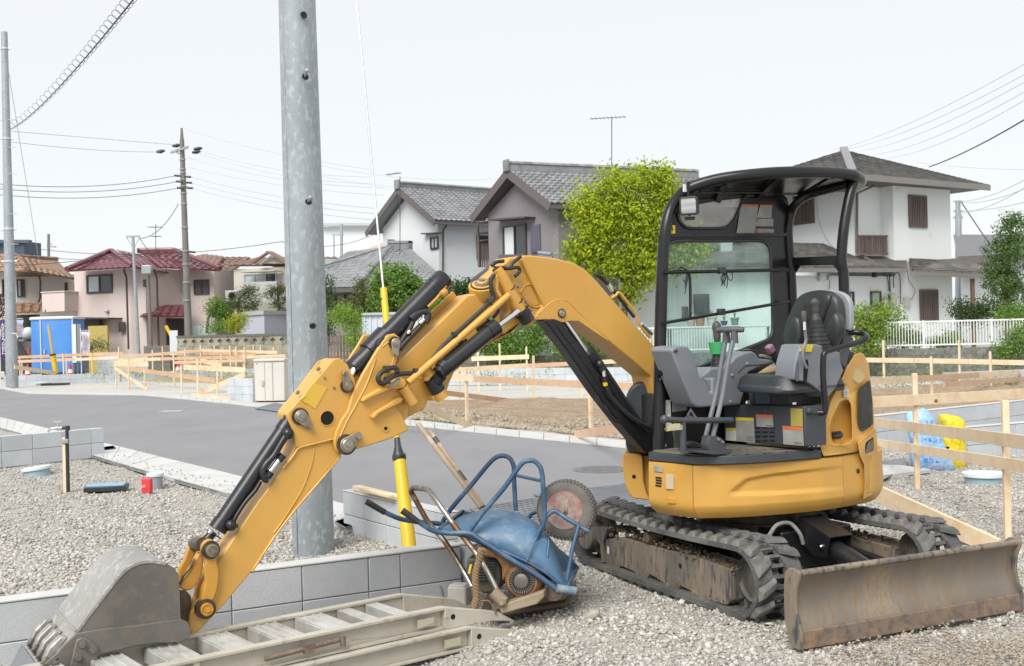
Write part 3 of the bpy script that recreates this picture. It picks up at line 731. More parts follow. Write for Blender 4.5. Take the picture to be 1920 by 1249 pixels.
antenna("thin tv aerial standing on the hip roof ridge in front of the white gable house",750,466,331,39*SCL,[(724,328,752,324,7)])
SCL=1.12
# ---- mauve grey house
H2=thing("grey_gable_house","mauve grey two storey house with a steep tiled gable, shutters and a balcony","house",(1.52,34.44,0))
r2=Vector((.915,.403,0));eR=sv(1.247,34.0,5.46);eL=sv(-1.28,37.35,5.46);rg=sv(-.03,35.67,6.76)
roofplane(H2,eR,eR+r2*8.2,rg+r2*8.2,rg,m_tile,.25,.23);roofplane(H2,eL,eL+r2*7,rg+r2*7,rg,m_tile,.30,.5,limit=20)
wR,wL=sv(1.50,34.46),sv(-.70,37.15);mid_=(wR+wL)/2
mb=MB();mb.ext([wL,wR,wR+UP*5.98,mid_+UP*7.1,wL+UP*5.98],r2*7.2);mb.obj("wall",m_wallg,H2)
for a,b in((eL,rg),(eR,rg)):mb=MB();mb.bar(a-UP*.12,b-UP*.12,.05,.30);mb.obj("barge_board",m_fasc,H2);mb=MB();mb.ext([a-UP*.12,b-UP*.12,b-UP*.12+r2*.55,a-UP*.12+r2*.55],-UP*.03);mb.obj("soffit",m_fasc,H2)
ridge(H2,rg,rg+r2*8.0,.30,.26)
mb=MB();mb.bar(eR-UP*.12,eR+r2*7-UP*.12,.12,.12);mb.obj("gutter",m_fasc,H2)
g2=Wall(wL,wR,0,6)
window(H2,g2,944,425,989,480,[M("white_shoji",(.62,.66,.66),.6),m_dwin],2)
a=g2.pt(1003.5,447,.05);mb=MB();mb.box(a,(.50,.06,.98),(g2.e,g2.n,UP));sh=mb.obj("shutter",M("slate_purple_shutter",(.15,.14,.19),.6),H2)
base=MB();base.box((0,0,0),(.44,.02,.018));pieces(sh,"shutter_slat",MATS["slate_purple_shutter"],base,[mtx(a+g2.n*.035+UP*(-.44+i*.0463),g2.e,g2.n,UP)for i in range(20)])
mb=MB();mb.bar(g2.pt(928,413,.25),g2.pt(994,408,.25),.5,.06);mb.obj("window_hood",m_pipe,H2)
a,b=g2.pt(936,486,.3),g2.pt(985,484,.3);mb=MB();mb.bar(a,b,.1,.3);mb.obj("flower_rail",m_fasc,H2)
mb=MB();mb.tube([Ws(1010,474,33.6),Ws(1034,477,33.2)],.06,8);mb.tube([Ws(1012,480,33.6),Ws(1036,482,33.2)],.05,8);mb.obj("stored_pipes",M("grey_pipe",(.25,.27,.30),.5),H2)
# side steps / frame between the houses and the small lower gable
for x in(896,917):barpx(H2,"frame_post",[(x,410),(x+2,500)],42.3,.05,m_wood)
for y in(417,438,452):barpx(H2,"frame_rail",[(896,y),(918,y-2)],42.3,.035,m_wood)
base=MB();base.box((0,0,0),(.05,.04,.95));pieces(H2,"baluster",m_wood,base,[Matrix.Translation(W(898+i*3.2,478,42.4))for i in range(7)])
L1,L2=W(866,541,38.5),W(923,497,37.4);
roofplane(H2,L1,W(1010,520,37.2),W(1000,488,38.2),L2,m_tile,.25,.24,limit=60);mb=MB();mb.bar(L1-UP*.1,L2-UP*.1,.06,.28);mb.obj("barge_board",m_fasc,H2)
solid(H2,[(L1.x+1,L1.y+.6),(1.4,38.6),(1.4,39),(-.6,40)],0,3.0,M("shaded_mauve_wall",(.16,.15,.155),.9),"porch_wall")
antenna("tall tv aerial on the ridge of the mauve grey house",1147,318,222,37.6*SCL,[(1106,223,1174,219,9)])
# ---- white house with weathered dark shingles, right
K=1.14
def q3(x,y):return Vector((x*K,y*K,0))
H3=thing("white_stucco_house","white stucco two storey house with a weathered dark shingle hip roof behind the excavator","house",q3(12.4,36.2))
ze=HC+284*34*K/FPX
E0,E1,E3=q3(10.44,34)+UP*ze,q3(16.2,37.7)+UP*ze,q3(6.3,40.3)+UP*ze;AP=W(1582,281,39*K)
far_=E1+(E3-E0)
roofplane(H3,E0,E1,AP+(E1-E0)*.002,AP,m_shing,.5,.16,"flat",limit=150,rname="shingle");roofplane(H3,E3,E0,AP,AP-(E0-E3)*.002,m_shing,.5,.16,"flat",limit=150,rname="shingle")
mb=MB();mb.ext([E1,far_,AP],-UP*.05);mb.ext([far_,E3,AP],-UP*.05);mb.obj("roof_slope",m_shing,H3)
mb=MB();mb.bar(AP+UP*.06,E0+UP*.10,.30,.14);mb.obj("hip_cap",M("lead_grey_cap",(.20,.20,.215),.5),H3,bevel=.02)
mb=MB();mb.bar(E0-UP*.1,E1-UP*.1,.06,.22);mb.bar(E3-UP*.1,E0-UP*.1,.06,.22);mb.obj("fascia",M("grey_board",(.20,.19,.185),.8),H3)
sfi=MB();cc=(E0+E1+E3+far_)/4;sfi.ext([E0-UP*.12,E1-UP*.12,far_-UP*.12,E3-UP*.12],-UP*.02);sfi.obj("soffit",m_fasc,H3)
Q1,Q2,Q0=q3(12.42,36.22),q3(14.89,37.80),q3(12.15,36.64);Q5=q3(11.06,35.94);Q6=q3(8.1,40.5);Qb=q3(12.6,42.5)
solid(H3,[(p.x,p.y)for p in(Q5,Q0,Q1,Q2,Qb,Q6)],0,ze-.05,m_wallw)
WA,WB,WC=Wall(Q1,Q2,0,6),Wall(Q5,Q0,0,6),Wall(Q6,Q5,0,6)
window(H3,WA,1702,365,1737,428,m_dwin,1,lou=9,fmat=m_wood)
window(H3,WC,1488,362,1528,418,m_wood,1,lou=10,fmat=m_wood,fr=.1)
# balcony rail
base=MB();base.box((0,0,0),(.06,.04,.62));a,b=WB.pt(1609,460,.45),WB.pt(1664,460,.45)
fr_=MB();fr_.bar(a+UP*.34,b+UP*.34,.08,.06);fr_.bar(a-UP*.32,b-UP*.32,.08,.06);br_=fr_.obj("balcony_rail",m_wood,H3)
pieces(br_,"rail_slat",m_wood,base,[mtx(a.lerp(b,(i+.5)/16),WB.e,WB.n,UP)for i in range(16)])
pipe(H3,[WB.pt(1650,333,.7),WB.pt(1646,345,.5),WB.pt(1607,363,.1),WB.pt(1606.5,474,.1)],.05,M("taupe_pipe",(.17,.135,.125),.6))
mb=MB();mb.box(WB.pt(1650,329,.75),(.25,.15,.3));mb.obj("rainwater_hopper",m_pipe,H3)
# pent roof round the ground floor
GL=q3(8.55,33.75);g0=Wall(GL,Q2,0,3.2)
R0,R1=WC.pt(1484,455),None
z_e=HC+107*33.0*K/FPX;n3=g0.n
e0=onplane(1470,503,GL+n3*.75,n3);e1=onplane(1700,503,GL+n3*.75,n3);e2=onplane(1712,509,GL+n3*.95,n3);e3=onplane(1897,516,GL+n3*.95,n3)
roofplane(H3,e0,e1,g0.pt(1700,487,-.05),W(1484,456,36.5*K),m_shing,.45,.14,"flat",limit=100,rname="shingle");roofplane(H3,e2,e3,g0.pt(1800,484,-.05),g0.pt(1704,487,-.05),m_shing,.45,.14,"flat",limit=100,rname="shingle")
mb=MB();mb.bar(e0-UP*.07,e1-UP*.07,.08,.14);mb.bar(e2-UP*.07,e3-UP*.07,.08,.16);mb.obj("fascia",MATS["grey_board"],H3)
mb=MB();mb.bar(WB.pt(1608,474,.15),onplane(1650,500,GL+n3*.5,n3),.07,.07);mb.obj("roof_gutter_pipe",MATS["taupe_pipe"],H3)
solid(H3,[(GL.x,GL.y),(Q2.x,Q2.y),(Q2.x-2,Q2.y+4),(GL.x-1,GL.y+4)],0,3.30,m_wallw,"ground_floor_wall")
window(H3,g0,1723,543,1758,602,m_dwin,1,lou=9,fmat=m_wood);window(H3,g0,1631,546,1651,574,m_lwin,1);window(H3,g0,1590,547,1600,574,m_lwin,1)
mb=MB();mb.bar(g0.pt(1625,578,.15),g0.pt(1672,579,.15),.3,.08);mb.obj("window_shelf",m_wood,H3)
for(x,y,w,h,m)in((1541,519,.34,.30,m_alu),(1554,521,.12,.16,m_alu),(1640,515,.14,.2,m_pipe),(1674,561,.30,.42,M("beige_meter_box",(.50,.47,.42),.6)),(1700,566,.28,.32,MATS["beige_meter_box"])):
    mb=MB();mb.box(g0.pt(x,y,.08),(w,.14,h),(g0.e,g0.n,UP));mb.obj("wall_box",m,H3,bevel=.015)
mb=MB();mb.box(g0.pt(1668,557,.16),(.14,.03,.18),(g0.e,g0.n,UP));mb.obj("meter_dial",m_frame,H3)
mb=MB();pt=g0.pt
mb.tube([pt(1668,505,.05),pt(1669,548,.05)],.02,6);mb.tube(smoothpath([pt(1656,505,.05),pt(1664,520,.05),pt(1667,545,.05)],4),.015,6);mb.tube(smoothpath([pt(1676,540,.05),pt(1676,518,.06),pt(1684,511,.07),pt(1688,525,.06),pt(1689,570,.05)],4),.015,6)
mb.tube(smoothpath([pt(1702,505,.05),pt(1704,525,.06),pt(1716,545,.06),pt(1708,563,.05)],4),.010,6);mb.tube(smoothpath([pt(1555,525,.05),pt(1556,535,.06),pt(1553,548,.05)],3),.012,5);mb.obj("wall_conduit",m_wire,H3)
mb=MB();mb.tube(smoothpath([WC.pt(1530,370,.04),WC.pt(1534,410,.05),WC.pt(1548,445,.05),WC.pt(1568,470,.05)],4),.010,5);mb.obj("trailing_cable",m_wirel,H3)
# single storey wing seen past the boom and through the cab glass
AL,AR=Vector((W(1168,600,38.2).x,38.2,0)),Vector((GL.x,GL.y,0));wa=Wall(AL,AR,0,3)
solid(H3,[(AL.x,AL.y),(AR.x-.02,AR.y+.02),(AR.x,AR.y+3),(AL.x,AL.y+3)],0,3.62,m_wallw,"wing_wall")
roofplane(H3,wa.pt(1250,500,.6),wa.pt(1486,500,.6),W(1450,452,42),W(1330,456,43),m_shing,.45,.15,"flat",limit=80,rname="shingle")
mb=MB();mb.box(W(1361,478,40.4),(.42,.3,.95));mb.obj("roof_flue",M("flue_grey",(.42,.45,.46),.6),H3)
window(H3,wa,1300,552,1330,590,m_dwin,1);window(H3,wa,1278,575,1290,600,m_dwin,1)
# carport post under the eave
cp_=thing("carport_post","single brown timber post under the pent roof at the right end of the white house","post",onplane(1823,640,GL+n3*.8,n3)*1)
p=onplane(1823,518,GL+n3*.8,n3);mb=MB();mb.box(Vector((p.x,p.y,1.6)),(.13,.13,3.2));mb.obj("shaft",M("brown_post",(.16,.10,.07),.8),cp_)
# flower pots on the ledge behind the machine
led=thing("garden_ledge","grey ledge against the wing of the white house behind the white fence","ledge",wa.pt(1360,617,.9));mb=MB();a,b=wa.pt(1245,617,.9),wa.pt(1450,611,.9);mb.bar(a,b,.4,.06);mb.obj("ledge_top",M("grey_board",(.2,.19,.185)),led)
mb=MB();
for t in(.05,.5,.95):q=a.lerp(b,t);mb.box(Vector((q.x,q.y,q.z/2)),(.1,.2,q.z))
mb.obj("ledge_support",m_oldblock,led)
for(x,y,w,h,c,lab,lf)in((1296,606,.30,.36,(.55,.42,.36),"pale pink flower pot, leftmost on the ledge seen through the cab glass",l_pine),(1313,605,.34,.38,(.42,.22,.14),"terracotta flower pot on the ledge, second from the left",l_pine),(1335,605,.34,.38,(.6,.58,.52),"cream flower pot on the ledge, between terracotta and blue pots",l_pale),(1358,608,.24,.20,(.04,.08,.18),"small blue flower pot on the ledge behind the cab glass",l_pale),(1378,606,.28,.34,(.10,.26,.20),"green flower pot with grassy plant, rightmost on the ledge",l_yel)):
    p=wa.pt(x,y+h*25,0.9);t=thing("flower_pot",lab,"flower pot",p,"pots on the garden ledge");mb=MB();mb.lathe(p,p+UP,[(0,w*.34),(h*.85,w*.47),(h*.86,w*.54),(h,w*.54),(h,w*.4),(h*.9,w*.36)],14);mb.obj("pot",M("pot_%d"%x,c,.7),t,smooth=40)
    mb=MB();r=np.random.default_rng(x)
    for i in range(16):an=r.uniform(0,6.28);l=r.uniform(.12,.3);d=Vector((math.cos(an)*.4,math.sin(an)*.4,1))*l;q=p+UP*h;s=Vector((-math.sin(an),math.cos(an),0))*.02;mb.add([q-s,q+s,q+d],[(0,1,2)])
    mb.obj("leaves",lf,t)

# ---- generic far house from pixel outlines
def block_px(parent,x0,x1,ytop,Y0,Y1,depth,mat,name="wall",z0=-.05):
    a,b=W(x0,ytop,Y0),W(x1,ytop,Y1);wl=Wall((a.x,a.y),(b.x,b.y),z0,a.z);d=-wl.n*depth
    solid(parent,[(a.x,a.y),(b.x,b.y),(b.x+d.x,b.y+d.y),(a.x+d.x,a.y+d.y)],z0,(a.z+b.z)/2,mat,name);return wl
def roof_px(parent,e0,e1,r1_,r0_,Y,mat,w=.36,e=.34,limit=120,name="roof_slope"):
    a,b,c,d=[W(p[0],p[1],y)for p,y in zip((e0,e1,r1_,r0_),Y)]
    roofplane(parent,a,b,c,d,mat,w,e,limit=limit,name=name);return a,b,c,d
# pink house
HP=thing("pink_house","pink beige two storey house with a glossy maroon tiled roof and a white balcony box","house",W(250,650,58))
wp1=block_px(HP,139,272,506,58,56,7,m_wallp);wp1b=block_px(HP,272,302,506,56,58.5,.3,m_wallp);wp2=block_px(HP,300,401,505,58.6,58,6,m_wallp)
roof_px(HP,(125,508),(249,501),(218,473),(207,473),(56.5,54.8,59,59.5),m_tiler);roof_px(HP,(249,500),(316,512),(262,476),(218,473),(54.8,57,60,59),m_tiler);roof_px(HP,(300,501),(413,507),(326,472),(263,473),(57.2,56.6,60.5,60.5),m_tiler)
for a,b in(((249,500),(209,472)),((125,507),(207,472)),((413,506),(326,471))):
    ridge(HP,W(*a,55.2),W(*b,59.3),.28,.12,m_tiler,cap=False)
ridge(HP,W(262,473,60.3),W(326,472,60.3),.3,.16,m_tiler)
window(HP,wp1,163,516,212,549,[m_lwin,m_dwin],2,fr=.10);window(HP,wp2,303,525,346,551,[m_lwin,m_lwin],2,fmat=m_alu);window(HP,wp2,364,525,393,552,M("brown_shutter",(.10,.085,.085),.6),2,fr=.05);window(HP,wp1b,268,524,286,540,M("grey_panel",(.16,.15,.15),.6),1)
a,b=wp1.pt(104,549,.0),wp1.pt(146,549,0);mb=MB();c=(a+b)/2;mb.box(c-UP*.50+wp1.n*.35,((b-a).length,1.1,1.0),(wp1.e,wp1.n,UP));mb.box(c+UP*.02+wp1.n*.35,((b-a).length+.1,1.2,.06),(wp1.e,wp1.n,UP));mb.obj("balcony_box",m_wallp,HP,bevel=.02)
for x in(237,294):pipe(HP,[W(x-5,503,55.5),W(x-3,512,55.9),W(x,520,56.0),W(x+4,655,56.0)],.05)
pr0=roof_px(HP,(284,592),(345,593),(352,571),(300,572),(55,55,57.5,57.5),m_tiler,limit=80);roof_px(HP,(262,593),(286,593),(292,582),(272,582),(55.5,55.5,57,57),m_tiler,limit=30)
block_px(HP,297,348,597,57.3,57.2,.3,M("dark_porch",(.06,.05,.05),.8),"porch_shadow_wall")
mb=MB();a,b=wp2.pt(298,614,.8),wp2.pt(400,612,.8);mb.box((a+b)/2-UP*.6,((b-a).length,.06,1.3),(wp2.e,wp2.n,UP));gtp=mb.obj("garden_panel_fence",M("pale_mint_panel",(.45,.55,.54),.6),HP)
base=MB();base.box((0,0,0),(.03,.03,1.3));pieces(gtp,"panel_batten",m_alu,base,[mtx(a.lerp(b,(i+.5)/12)-UP*.6+wp2.n*.04,wp2.e,wp2.n,UP)for i in range(12)])
mb=MB();mb.bar(wp1.pt(137,596,.5),wp1.pt(216,597,.5),1.0,.07);mb.obj("carport_canopy",m_pipe,HP)
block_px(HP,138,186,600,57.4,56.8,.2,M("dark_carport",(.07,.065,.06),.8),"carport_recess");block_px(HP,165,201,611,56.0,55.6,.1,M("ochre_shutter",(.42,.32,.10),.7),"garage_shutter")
mb=MB();mb.box(wp1.pt(229,613,.12),(.3,.2,.5));mb.obj("wall_lamp",m_frame,HP);mb=MB();mb.ball(wp1.pt(200,583,.1),.11);mb.obj("wall_vent",m_alu,HP)
# orange tiled house at the left edge
HO=thing("orange_roof_house","cream house with weathered orange brown tiles at the left edge behind the steel pole","house",W(60,650,61))
wo=block_px(HO,-60,30,512,62,60.5,6,m_wallc);wo2=block_px(HO,30,140,519,60.5,62,6,m_wallc)
roof_px(HO,(-60,511),(52,508),(31,483),(-60,482),(61,58.5,62,62.5),m_tileo);roof_px(HO,(50,507),(141,523),(107,488),(33,484),(58.5,61,64,62),m_tileo);ridge(HO,W(50,506,58.6),W(32,483,61.8),.26,.12,m_tileo,cap=False);ridge(HO,W(33,483,62),W(108,488,64),.26,.12,m_tileb,cap=False)
window(HO,wo2,31,524,47,557,[m_lwin,m_frame],2);window(HO,wo,5,524,12,557,m_frame,1);window(HO,wo2,121,530,127,548,m_dwin,1)
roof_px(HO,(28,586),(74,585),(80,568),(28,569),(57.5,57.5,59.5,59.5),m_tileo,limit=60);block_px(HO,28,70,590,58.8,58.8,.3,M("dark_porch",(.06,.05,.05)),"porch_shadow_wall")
pipe(HO,[W(74,517,60.6),W(76,530,60.8),W(75,560,60.8),W(68,575,60)],.05);mb=MB();mb.bar(W(104,548,58.2),W(82,584,57.8),.5,.06);mb.bar(W(104,548,58.2)+UP*.05,W(82,582,57.8)+UP*.05,.1,.1);mb.obj("lean_to_roof",m_tiler,HO)
# navy building far left, and the pale house right of the concrete pole
NB=thing("navy_building","dark navy blue flat roofed building at the far left above the orange roof","building",W(20,640,80));block_px(NB,-80,45,455,80,79,2,M("navy_cladding",(.045,.065,.10),.6),"wall",0);mb=MB();mb.bar(W(-80,453,79.6),W(57,453,79),.5,.22);mb.obj("parapet",M("navy_trim",(.07,.09,.12),.5),NB)
HC3=thing("cream_gable_house","cream house with brown tiled roofs between the concrete pole and the steel pole","house",W(480,640,60))
wc1=block_px(HC3,401,438,512,62,61.5,5,m_wallc);wc2=block_px(HC3,438,640,500,58.5,56,7,m_wallc)
roof_px(HC3,(402,508),(437,508),(470,483),(362,482),(60,60,65,65),m_tileb);roof_px(HC3,(428,498),(560,497),(640,484),(478,484),(58.3,57.5,61,61.5),m_tileb);roof_px(HC3,(360,500),(405,506),(420,482),(364,481),(61,60,64,64),m_tileb,limit=60)
a,b,c=W(488,494,57.6),W(536,494,57),W(508,477,57.6);mb=MB();mb.ext([a,b,c],(0,5,0));mb.obj("small_gable",m_wallc,HC3);mb=MB();mb.bar(a-Vector((.3,.4,0)),c-Vector((0,.4,-.1)),.5,.08);mb.bar(b-Vector((-.3,.4,0)),c-Vector((0,.4,-.1)),.5,.08);mb.obj("gable_verge",m_tileb,HC3)
window(HC3,wc2,458,514,520,541,[m_lwin,m_lwin,m_dwin],3,fmat=m_alu);window(HC3,wc1,402,528,411,544,m_dwin,1)
mb=MB();mb.bar(W(457,511,57.4),W(522,508,56.8),.9,.05);mb.obj("awning",M("cream_awning",(.5,.46,.36),.7),HC3);mb=MB();mb.box(W(437,555,57),(.75,.3,.55));ac_=mb.obj("air_conditioner",m_alu,HC3,bevel=.02);mb=MB();q=W(435,555,56.8);mb.lathe(q,q-Vector((0,1,0)),[(0,.2),(.03,.2),(.03,.14),(.0,.12)],18);mb.obj("fan_grille",m_frame,ac_)
mb=MB();mb.bar(W(455,548,56.6),W(520,546,56),.15,1.0);mb.obj("balcony_rail",M("balcony_panel",(.42,.43,.41),.7),HC3)
# pale flat building far away and the peach roof
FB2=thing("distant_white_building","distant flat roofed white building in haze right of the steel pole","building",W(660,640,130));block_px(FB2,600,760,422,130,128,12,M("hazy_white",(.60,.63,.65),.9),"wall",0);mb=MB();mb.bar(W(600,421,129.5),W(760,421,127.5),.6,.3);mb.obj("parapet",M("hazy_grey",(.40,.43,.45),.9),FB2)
PR=thing("peach_roof_house","low house with a pale peach sloping roof beyond the tiled hip roof","house",W(700,640,70));mb=MB();mb.ext([W(664,480,70),W(700,482,69),W(745,480,69),W(745,456,74),W(720,457,74)],UP*.12);mb.obj("roof",M("peach_roof",(.50,.33,.25),.8),PR);block_px(PR,668,745,482,71,71,5,m_wallc,"wall",0)
CR=thing("corrugated_roof_shed","low dark corrugated roofed building between steel pole and hip roof","building",W(640,640,55));mb=MB()
for i in range(22):a=W(606+i*3.6,508,52);b=W(612+i*3.3,486,56);mb.bar(a,b,.16,.03)
mb.obj("roof",M("mottled_metal_roof",(.17,.18,.19),.5,c2=(.3,.31,.32),ns=2),CR);block_px(CR,606,690,510,53,53,4,m_wallc,"wall",0)
RB=thing("grey_roof_house","grey ribbed roof house beyond the white house at the right edge","house",W(1840,640,55));mb=MB()
for i in range(40):mb.bar(W(1798+i*4,486-i*.1,52),W(1790+i*3.6,441,58),.12,.06)
mb.obj("roof",M("ribbed_grey_roof",(.15,.15,.165),.5,rnd=.1),RB);block_px(RB,1800,1960,488,53,51,6,M("shed_grey_wall",(.36,.37,.38),.8),"wall",0)
mb=MB();mb.bar(W(1797,488,51.8),W(1960,480,51),.1,.35);mb.obj("fascia",m_fasc,RB)

# ---- white baluster fence on the old block wall
F0=W(800,640,36.6);F1=W(1990,640,33.0);F0.z=F1.z=0
blockwall("old dark weathered block wall carrying the white fence",F0,F1,-.02,.80,.15,mat=m_oldblock,core=m_oldblock,limit=220,bevel=0,L=.40)
FE=thing("white_baluster_fence","long white metal baluster fence on the old block wall behind the plots","fence",F0+UP*.8)
m_fw=M("white_fence_paint",(.66,.68,.67),.45)
d=(F1-F0).normalized();LF=(F1-F0).length;nF=Vector((d.y,-d.x,0))
for i in range(10):
    a=F0+d*(i*LF/10+.02)+nF*.0;b=F0+d*((i+1)*LF/10-.02)
    for z in(.90,1.60):mb=MB();mb.bar(a+UP*z,b+UP*z,.035,.045);mb.obj("rail",m_fw,FE)
base=MB();base.box((0,0,0),(.022,.022,.66));n=int(LF/.085)
pieces(FE,"baluster",m_fw,base,[mtx(F0+d*((i+.5)*LF/n)+UP*1.25,d,nF,UP)for i in range(n)])
base=MB();base.box((0,0,0),(.06,.06,.84));pieces(FE,"post",m_fw,base,[mtx(F0+d*(i*LF/10)+UP*1.22,d,nF,UP)for i in range(11)])
# brown slat fence left of it
a,b=W(600,672,37.2),W(806,668,36.8);a.z=b.z=0;BF=thing("brown_slat_fence","dark brown vertical slat fence in the garden right of the steel pole","fence",a)
for z in(.35,1.35):mb=MB();mb.bar(a+UP*z,b+UP*z,.05,.07);mb.obj("rail",m_wood,BF)
base=MB();base.box((0,0,0),(.07,.03,1.5));n=int((b-a).length/.11);dd=(b-a).normalized();pieces(BF,"slat",m_wood,base,[mtx(a+dd*((i+.5)*.11)+UP*.85,dd,Vector((dd.y,-dd.x,0)),UP)for i in range(n)])
blockwall("low dark block wall under the brown slat fence",a-Vector((0,.1,0)),b-Vector((0,.1,0)),0,.45,.15,mat=m_oldblock,core=m_oldblock,limit=120,bevel=0)
# mossy ornamental wall on the left
a,b=W(334,680,48),W(600,682,46);a.z=b.z=0
SW=blockwall("mossy beige garden wall with an ornamental pierced course, between concrete pole and steel pole",a,b,0,1.30,.16,mat=m_sandwall,core=m_sandwall,limit=220,bevel=.01,name="garden_wall",L=.42,H=.42)
dd=(b-a).normalized();nn=Vector((dd.y,-dd.x,0));base=MB()
P=[(-.20,-.18),(.20,-.18),(.20,-.08),(.10,-.02),(.10,.04),(.20,.10),(.20,.18),(-.20,.18),(-.20,.10),(-.10,.04),(-.10,-.02),(-.20,-.08)]
base.ext([(x,-.07,z)for x,z in P],(0,.14,0));n=int((b-a).length/.42)
pieces(SW,"pierced_block",m_sandwall,base,[mtx(a+dd*((i+.5)*.42)+UP*1.49,dd,nn,UP)for i in range(n)]);mb=MB();mb.bar(a+UP*1.72,b+UP*1.72,.2,.09);mb.bar(a+UP*1.5,b+UP*1.5,.02,.34);mb.obj("coping",M("dark_coping",(.12,.12,.11),.9),SW)
a,b=W(272,675,52),W(322,675,51.5);a.z=b.z=0;blockwall("dark rough stone wall in front of the pink house porch",a,b,0,1.35,.2,mat=M("rough_dark_stone",(.13,.13,.125),.95,c2=(.22,.2,.17),ns=3),core=m_oldblock,L=.5,H=.2,limit=60,bevel=.02,name="stone_wall",cat="stone wall")
SHD=thing("garden_shed","pale grey metal garden shed behind the mossy wall","shed",W(490,640,50));p0=W(458,622,50.5);p1=W(496,622,49);p2=W(556,622,51);zt_=W(490,590,49.5).z
solid(SHD,[(p0.x,p0.y),(p1.x,p1.y),(p2.x,p2.y),(p2.x-.5,p2.y+2),(p0.x,p0.y+2)],0,zt_,M("pale_grey_shed",(.44,.47,.53),.6));mb=MB();mb.plan([(p0.x-.08,p0.y-.05),(p1.x,p1.y-.1),(p2.x+.1,p2.y-.05),(p2.x,p2.y+2),(p0.x-.08,p0.y+2)],zt_-.01,zt_+.16);mb.obj("roof",m_alu,SHD)
SH2=thing("white_shed","white ribbed shed behind the brown slat fence","shed",W(715,640,45));wl=block_px(SH2,678,790,590,37.6,37.4,.6,M("white_ribbed_metal",(.55,.60,.66),.6),"wall",0)
base=MB();base.box((0,0,0),(.05,.03,2.3));pieces(SH2,"rib",MATS["white_ribbed_metal"],base,[mtx(wl.a+wl.e*(.1+i*.2)+wl.n*.015+UP*1.15,wl.e,wl.n,UP)for i in range(11)]);mb=MB();mb.bar(wl.a+UP*2.3,wl.b+UP*2.3,.2,.08);mb.obj("roof_edge",m_alu,SH2)

# ---------------------------------------------------------------- foliage
def foliage(name,blobs,n,leaf,mat,parent,seed=0,asp=.42,clump=.16,up=.25,kind=None,droop=0.0,solidity=.55):
    r=np.random.default_rng(seed);B=np.array([[*c,*rr]for c,rr in blobs],float);wts=(B[:,3]*B[:,4]+B[:,4]*B[:,5])**1.0;wts/=wts.sum()
    nc=max(6,n//16);bi=r.choice(len(B),nc,p=wts);D=r.normal(size=(nc,3));D/=np.linalg.norm(D,axis=1)[:,None]
    rad=r.uniform(solidity,1.06,nc)**.6;C=B[bi,:3]+D*B[bi,3:]*rad[:,None];CD=D
    ci=r.integers(0,nc,n);off=np.clip(r.normal(size=(n,3)),-1.7,1.7)*clump*r.uniform(.5,1.3,(nc,1))[ci]
    P=C[ci]+off;N=CD[ci]+r.normal(size=(n,3))*.75;N[:,2]+=up;N/=np.linalg.norm(N,axis=1)[:,None]
    T=np.cross(N,r.normal(size=(n,3)));T/=np.linalg.norm(T,axis=1)[:,None];T[:,2]-=droop;Bn=np.cross(N,T);s=leaf*r.uniform(.6,1.35,n)[:,None]
    V=np.stack([P-T*s*.5,P+Bn*s*asp*.5,P+T*s*.5-N*s*.1,P-Bn*s*asp*.5],1).reshape(-1,3)
    o0=np.array(org(parent))if parent else np.zeros(3);V=V-o0
    q=np.arange(n)[:,None]*4;F=np.concatenate([q+[0,1,2],q+[0,2,3]],0)
    # keep each leaf one loose piece
    me=rawmesh(name,V,F,3,mat);o=bpy.data.objects.new(name,me);COL.objects.link(o);ORG[o.name]=org(parent)if parent else Vector((0,0,0))
    if parent:o.parent=parent
    if kind:o["kind"]=kind
    return o
def blob_px(L,Y):  # (px, py, rx px, ry px[, dY])
    out=[]
    for b in L:
        y=Y+(b[4]if len(b)>4 else 0);c=W(b[0],b[1],y);k=y/FPX;out.append(((c.x,c.y,c.z),(b[2]*k,max(b[2],b[3])*k*.8,b[3]*k)))
    return out
def plant(name,label,cat,base,Y,L,n,leaf,mat,trunk=None,tr=.06,seed=1,group=None,**kw):
    b=W(base[0],base[1],Y);t=thing(name,label,cat,b,group)
    if trunk:
        for i,path in enumerate(trunk):
            P=[W(x,y,Y+(p[0]if p else 0))for(x,y,*p)in path];k=len(P);r0=tr*(1 if i==0 else .6)
            mb=MB();S_=smoothpath(P,4);mb.tube(S_,[r0*(1-.65*j/(len(S_)-1))for j in range(len(S_))],8);mb.obj("trunk" if i==0 else "branch",m_bark,t,smooth=60)
    foliage("crown" if cat=="tree" else "foliage",blob_px(L,Y),n,leaf,mat,t,seed,**kw);return t
plant("broadleaf_tree","bright yellow green leafy tree between the mauve grey house and the excavator canopy","tree",(1178,640),36.9,
[(1110,385,45,40),(1165,350,48,34),(1225,345,40,30),(1250,375,30,42),(1120,430,52,44),(1185,415,60,50),(1100,480,42,30),(1150,495,45,30),(1215,470,48,48),(1205,515,36,20),(1270,430,34,60,.3),(1275,490,34,30,.4),(1070,470,16,16),(1180,555,17,18),(1240,325,16,14),(1205,322,16,12),(1300,470,30,22,.3)],
23000,.15,l_bright,[[(1172,640),(1172,560),(1182,520),(1190,440),(1180,370)],[(1176,545),(1160,515),(1125,480),(1105,440)],[(1178,540),(1210,500),(1240,450),(1255,400)],[(1174,560),(1200,535),(1220,520)]],.11,3,clump=.24,solidity=.10)
plant("garden_bush","rounded mid green tree in front of the tiled hip roof","tree",(740,640),38.6,[(738,530,40,32),(765,560,36,36),(715,565,26,34),(795,560,26,28),(835,575,22,18,-1)],8500,.15,l_mid,[[(742,640),(744,580),(750,530)]],.08,5)
plant("garden_bush","olive brown clipped conifer left of the rounded green tree","shrub",(682,640),38.8,[(680,545,17,22),(672,580,18,30),(690,590,20,22)],2600,.10,l_olive,[[(682,640),(682,560)]],.08,6)
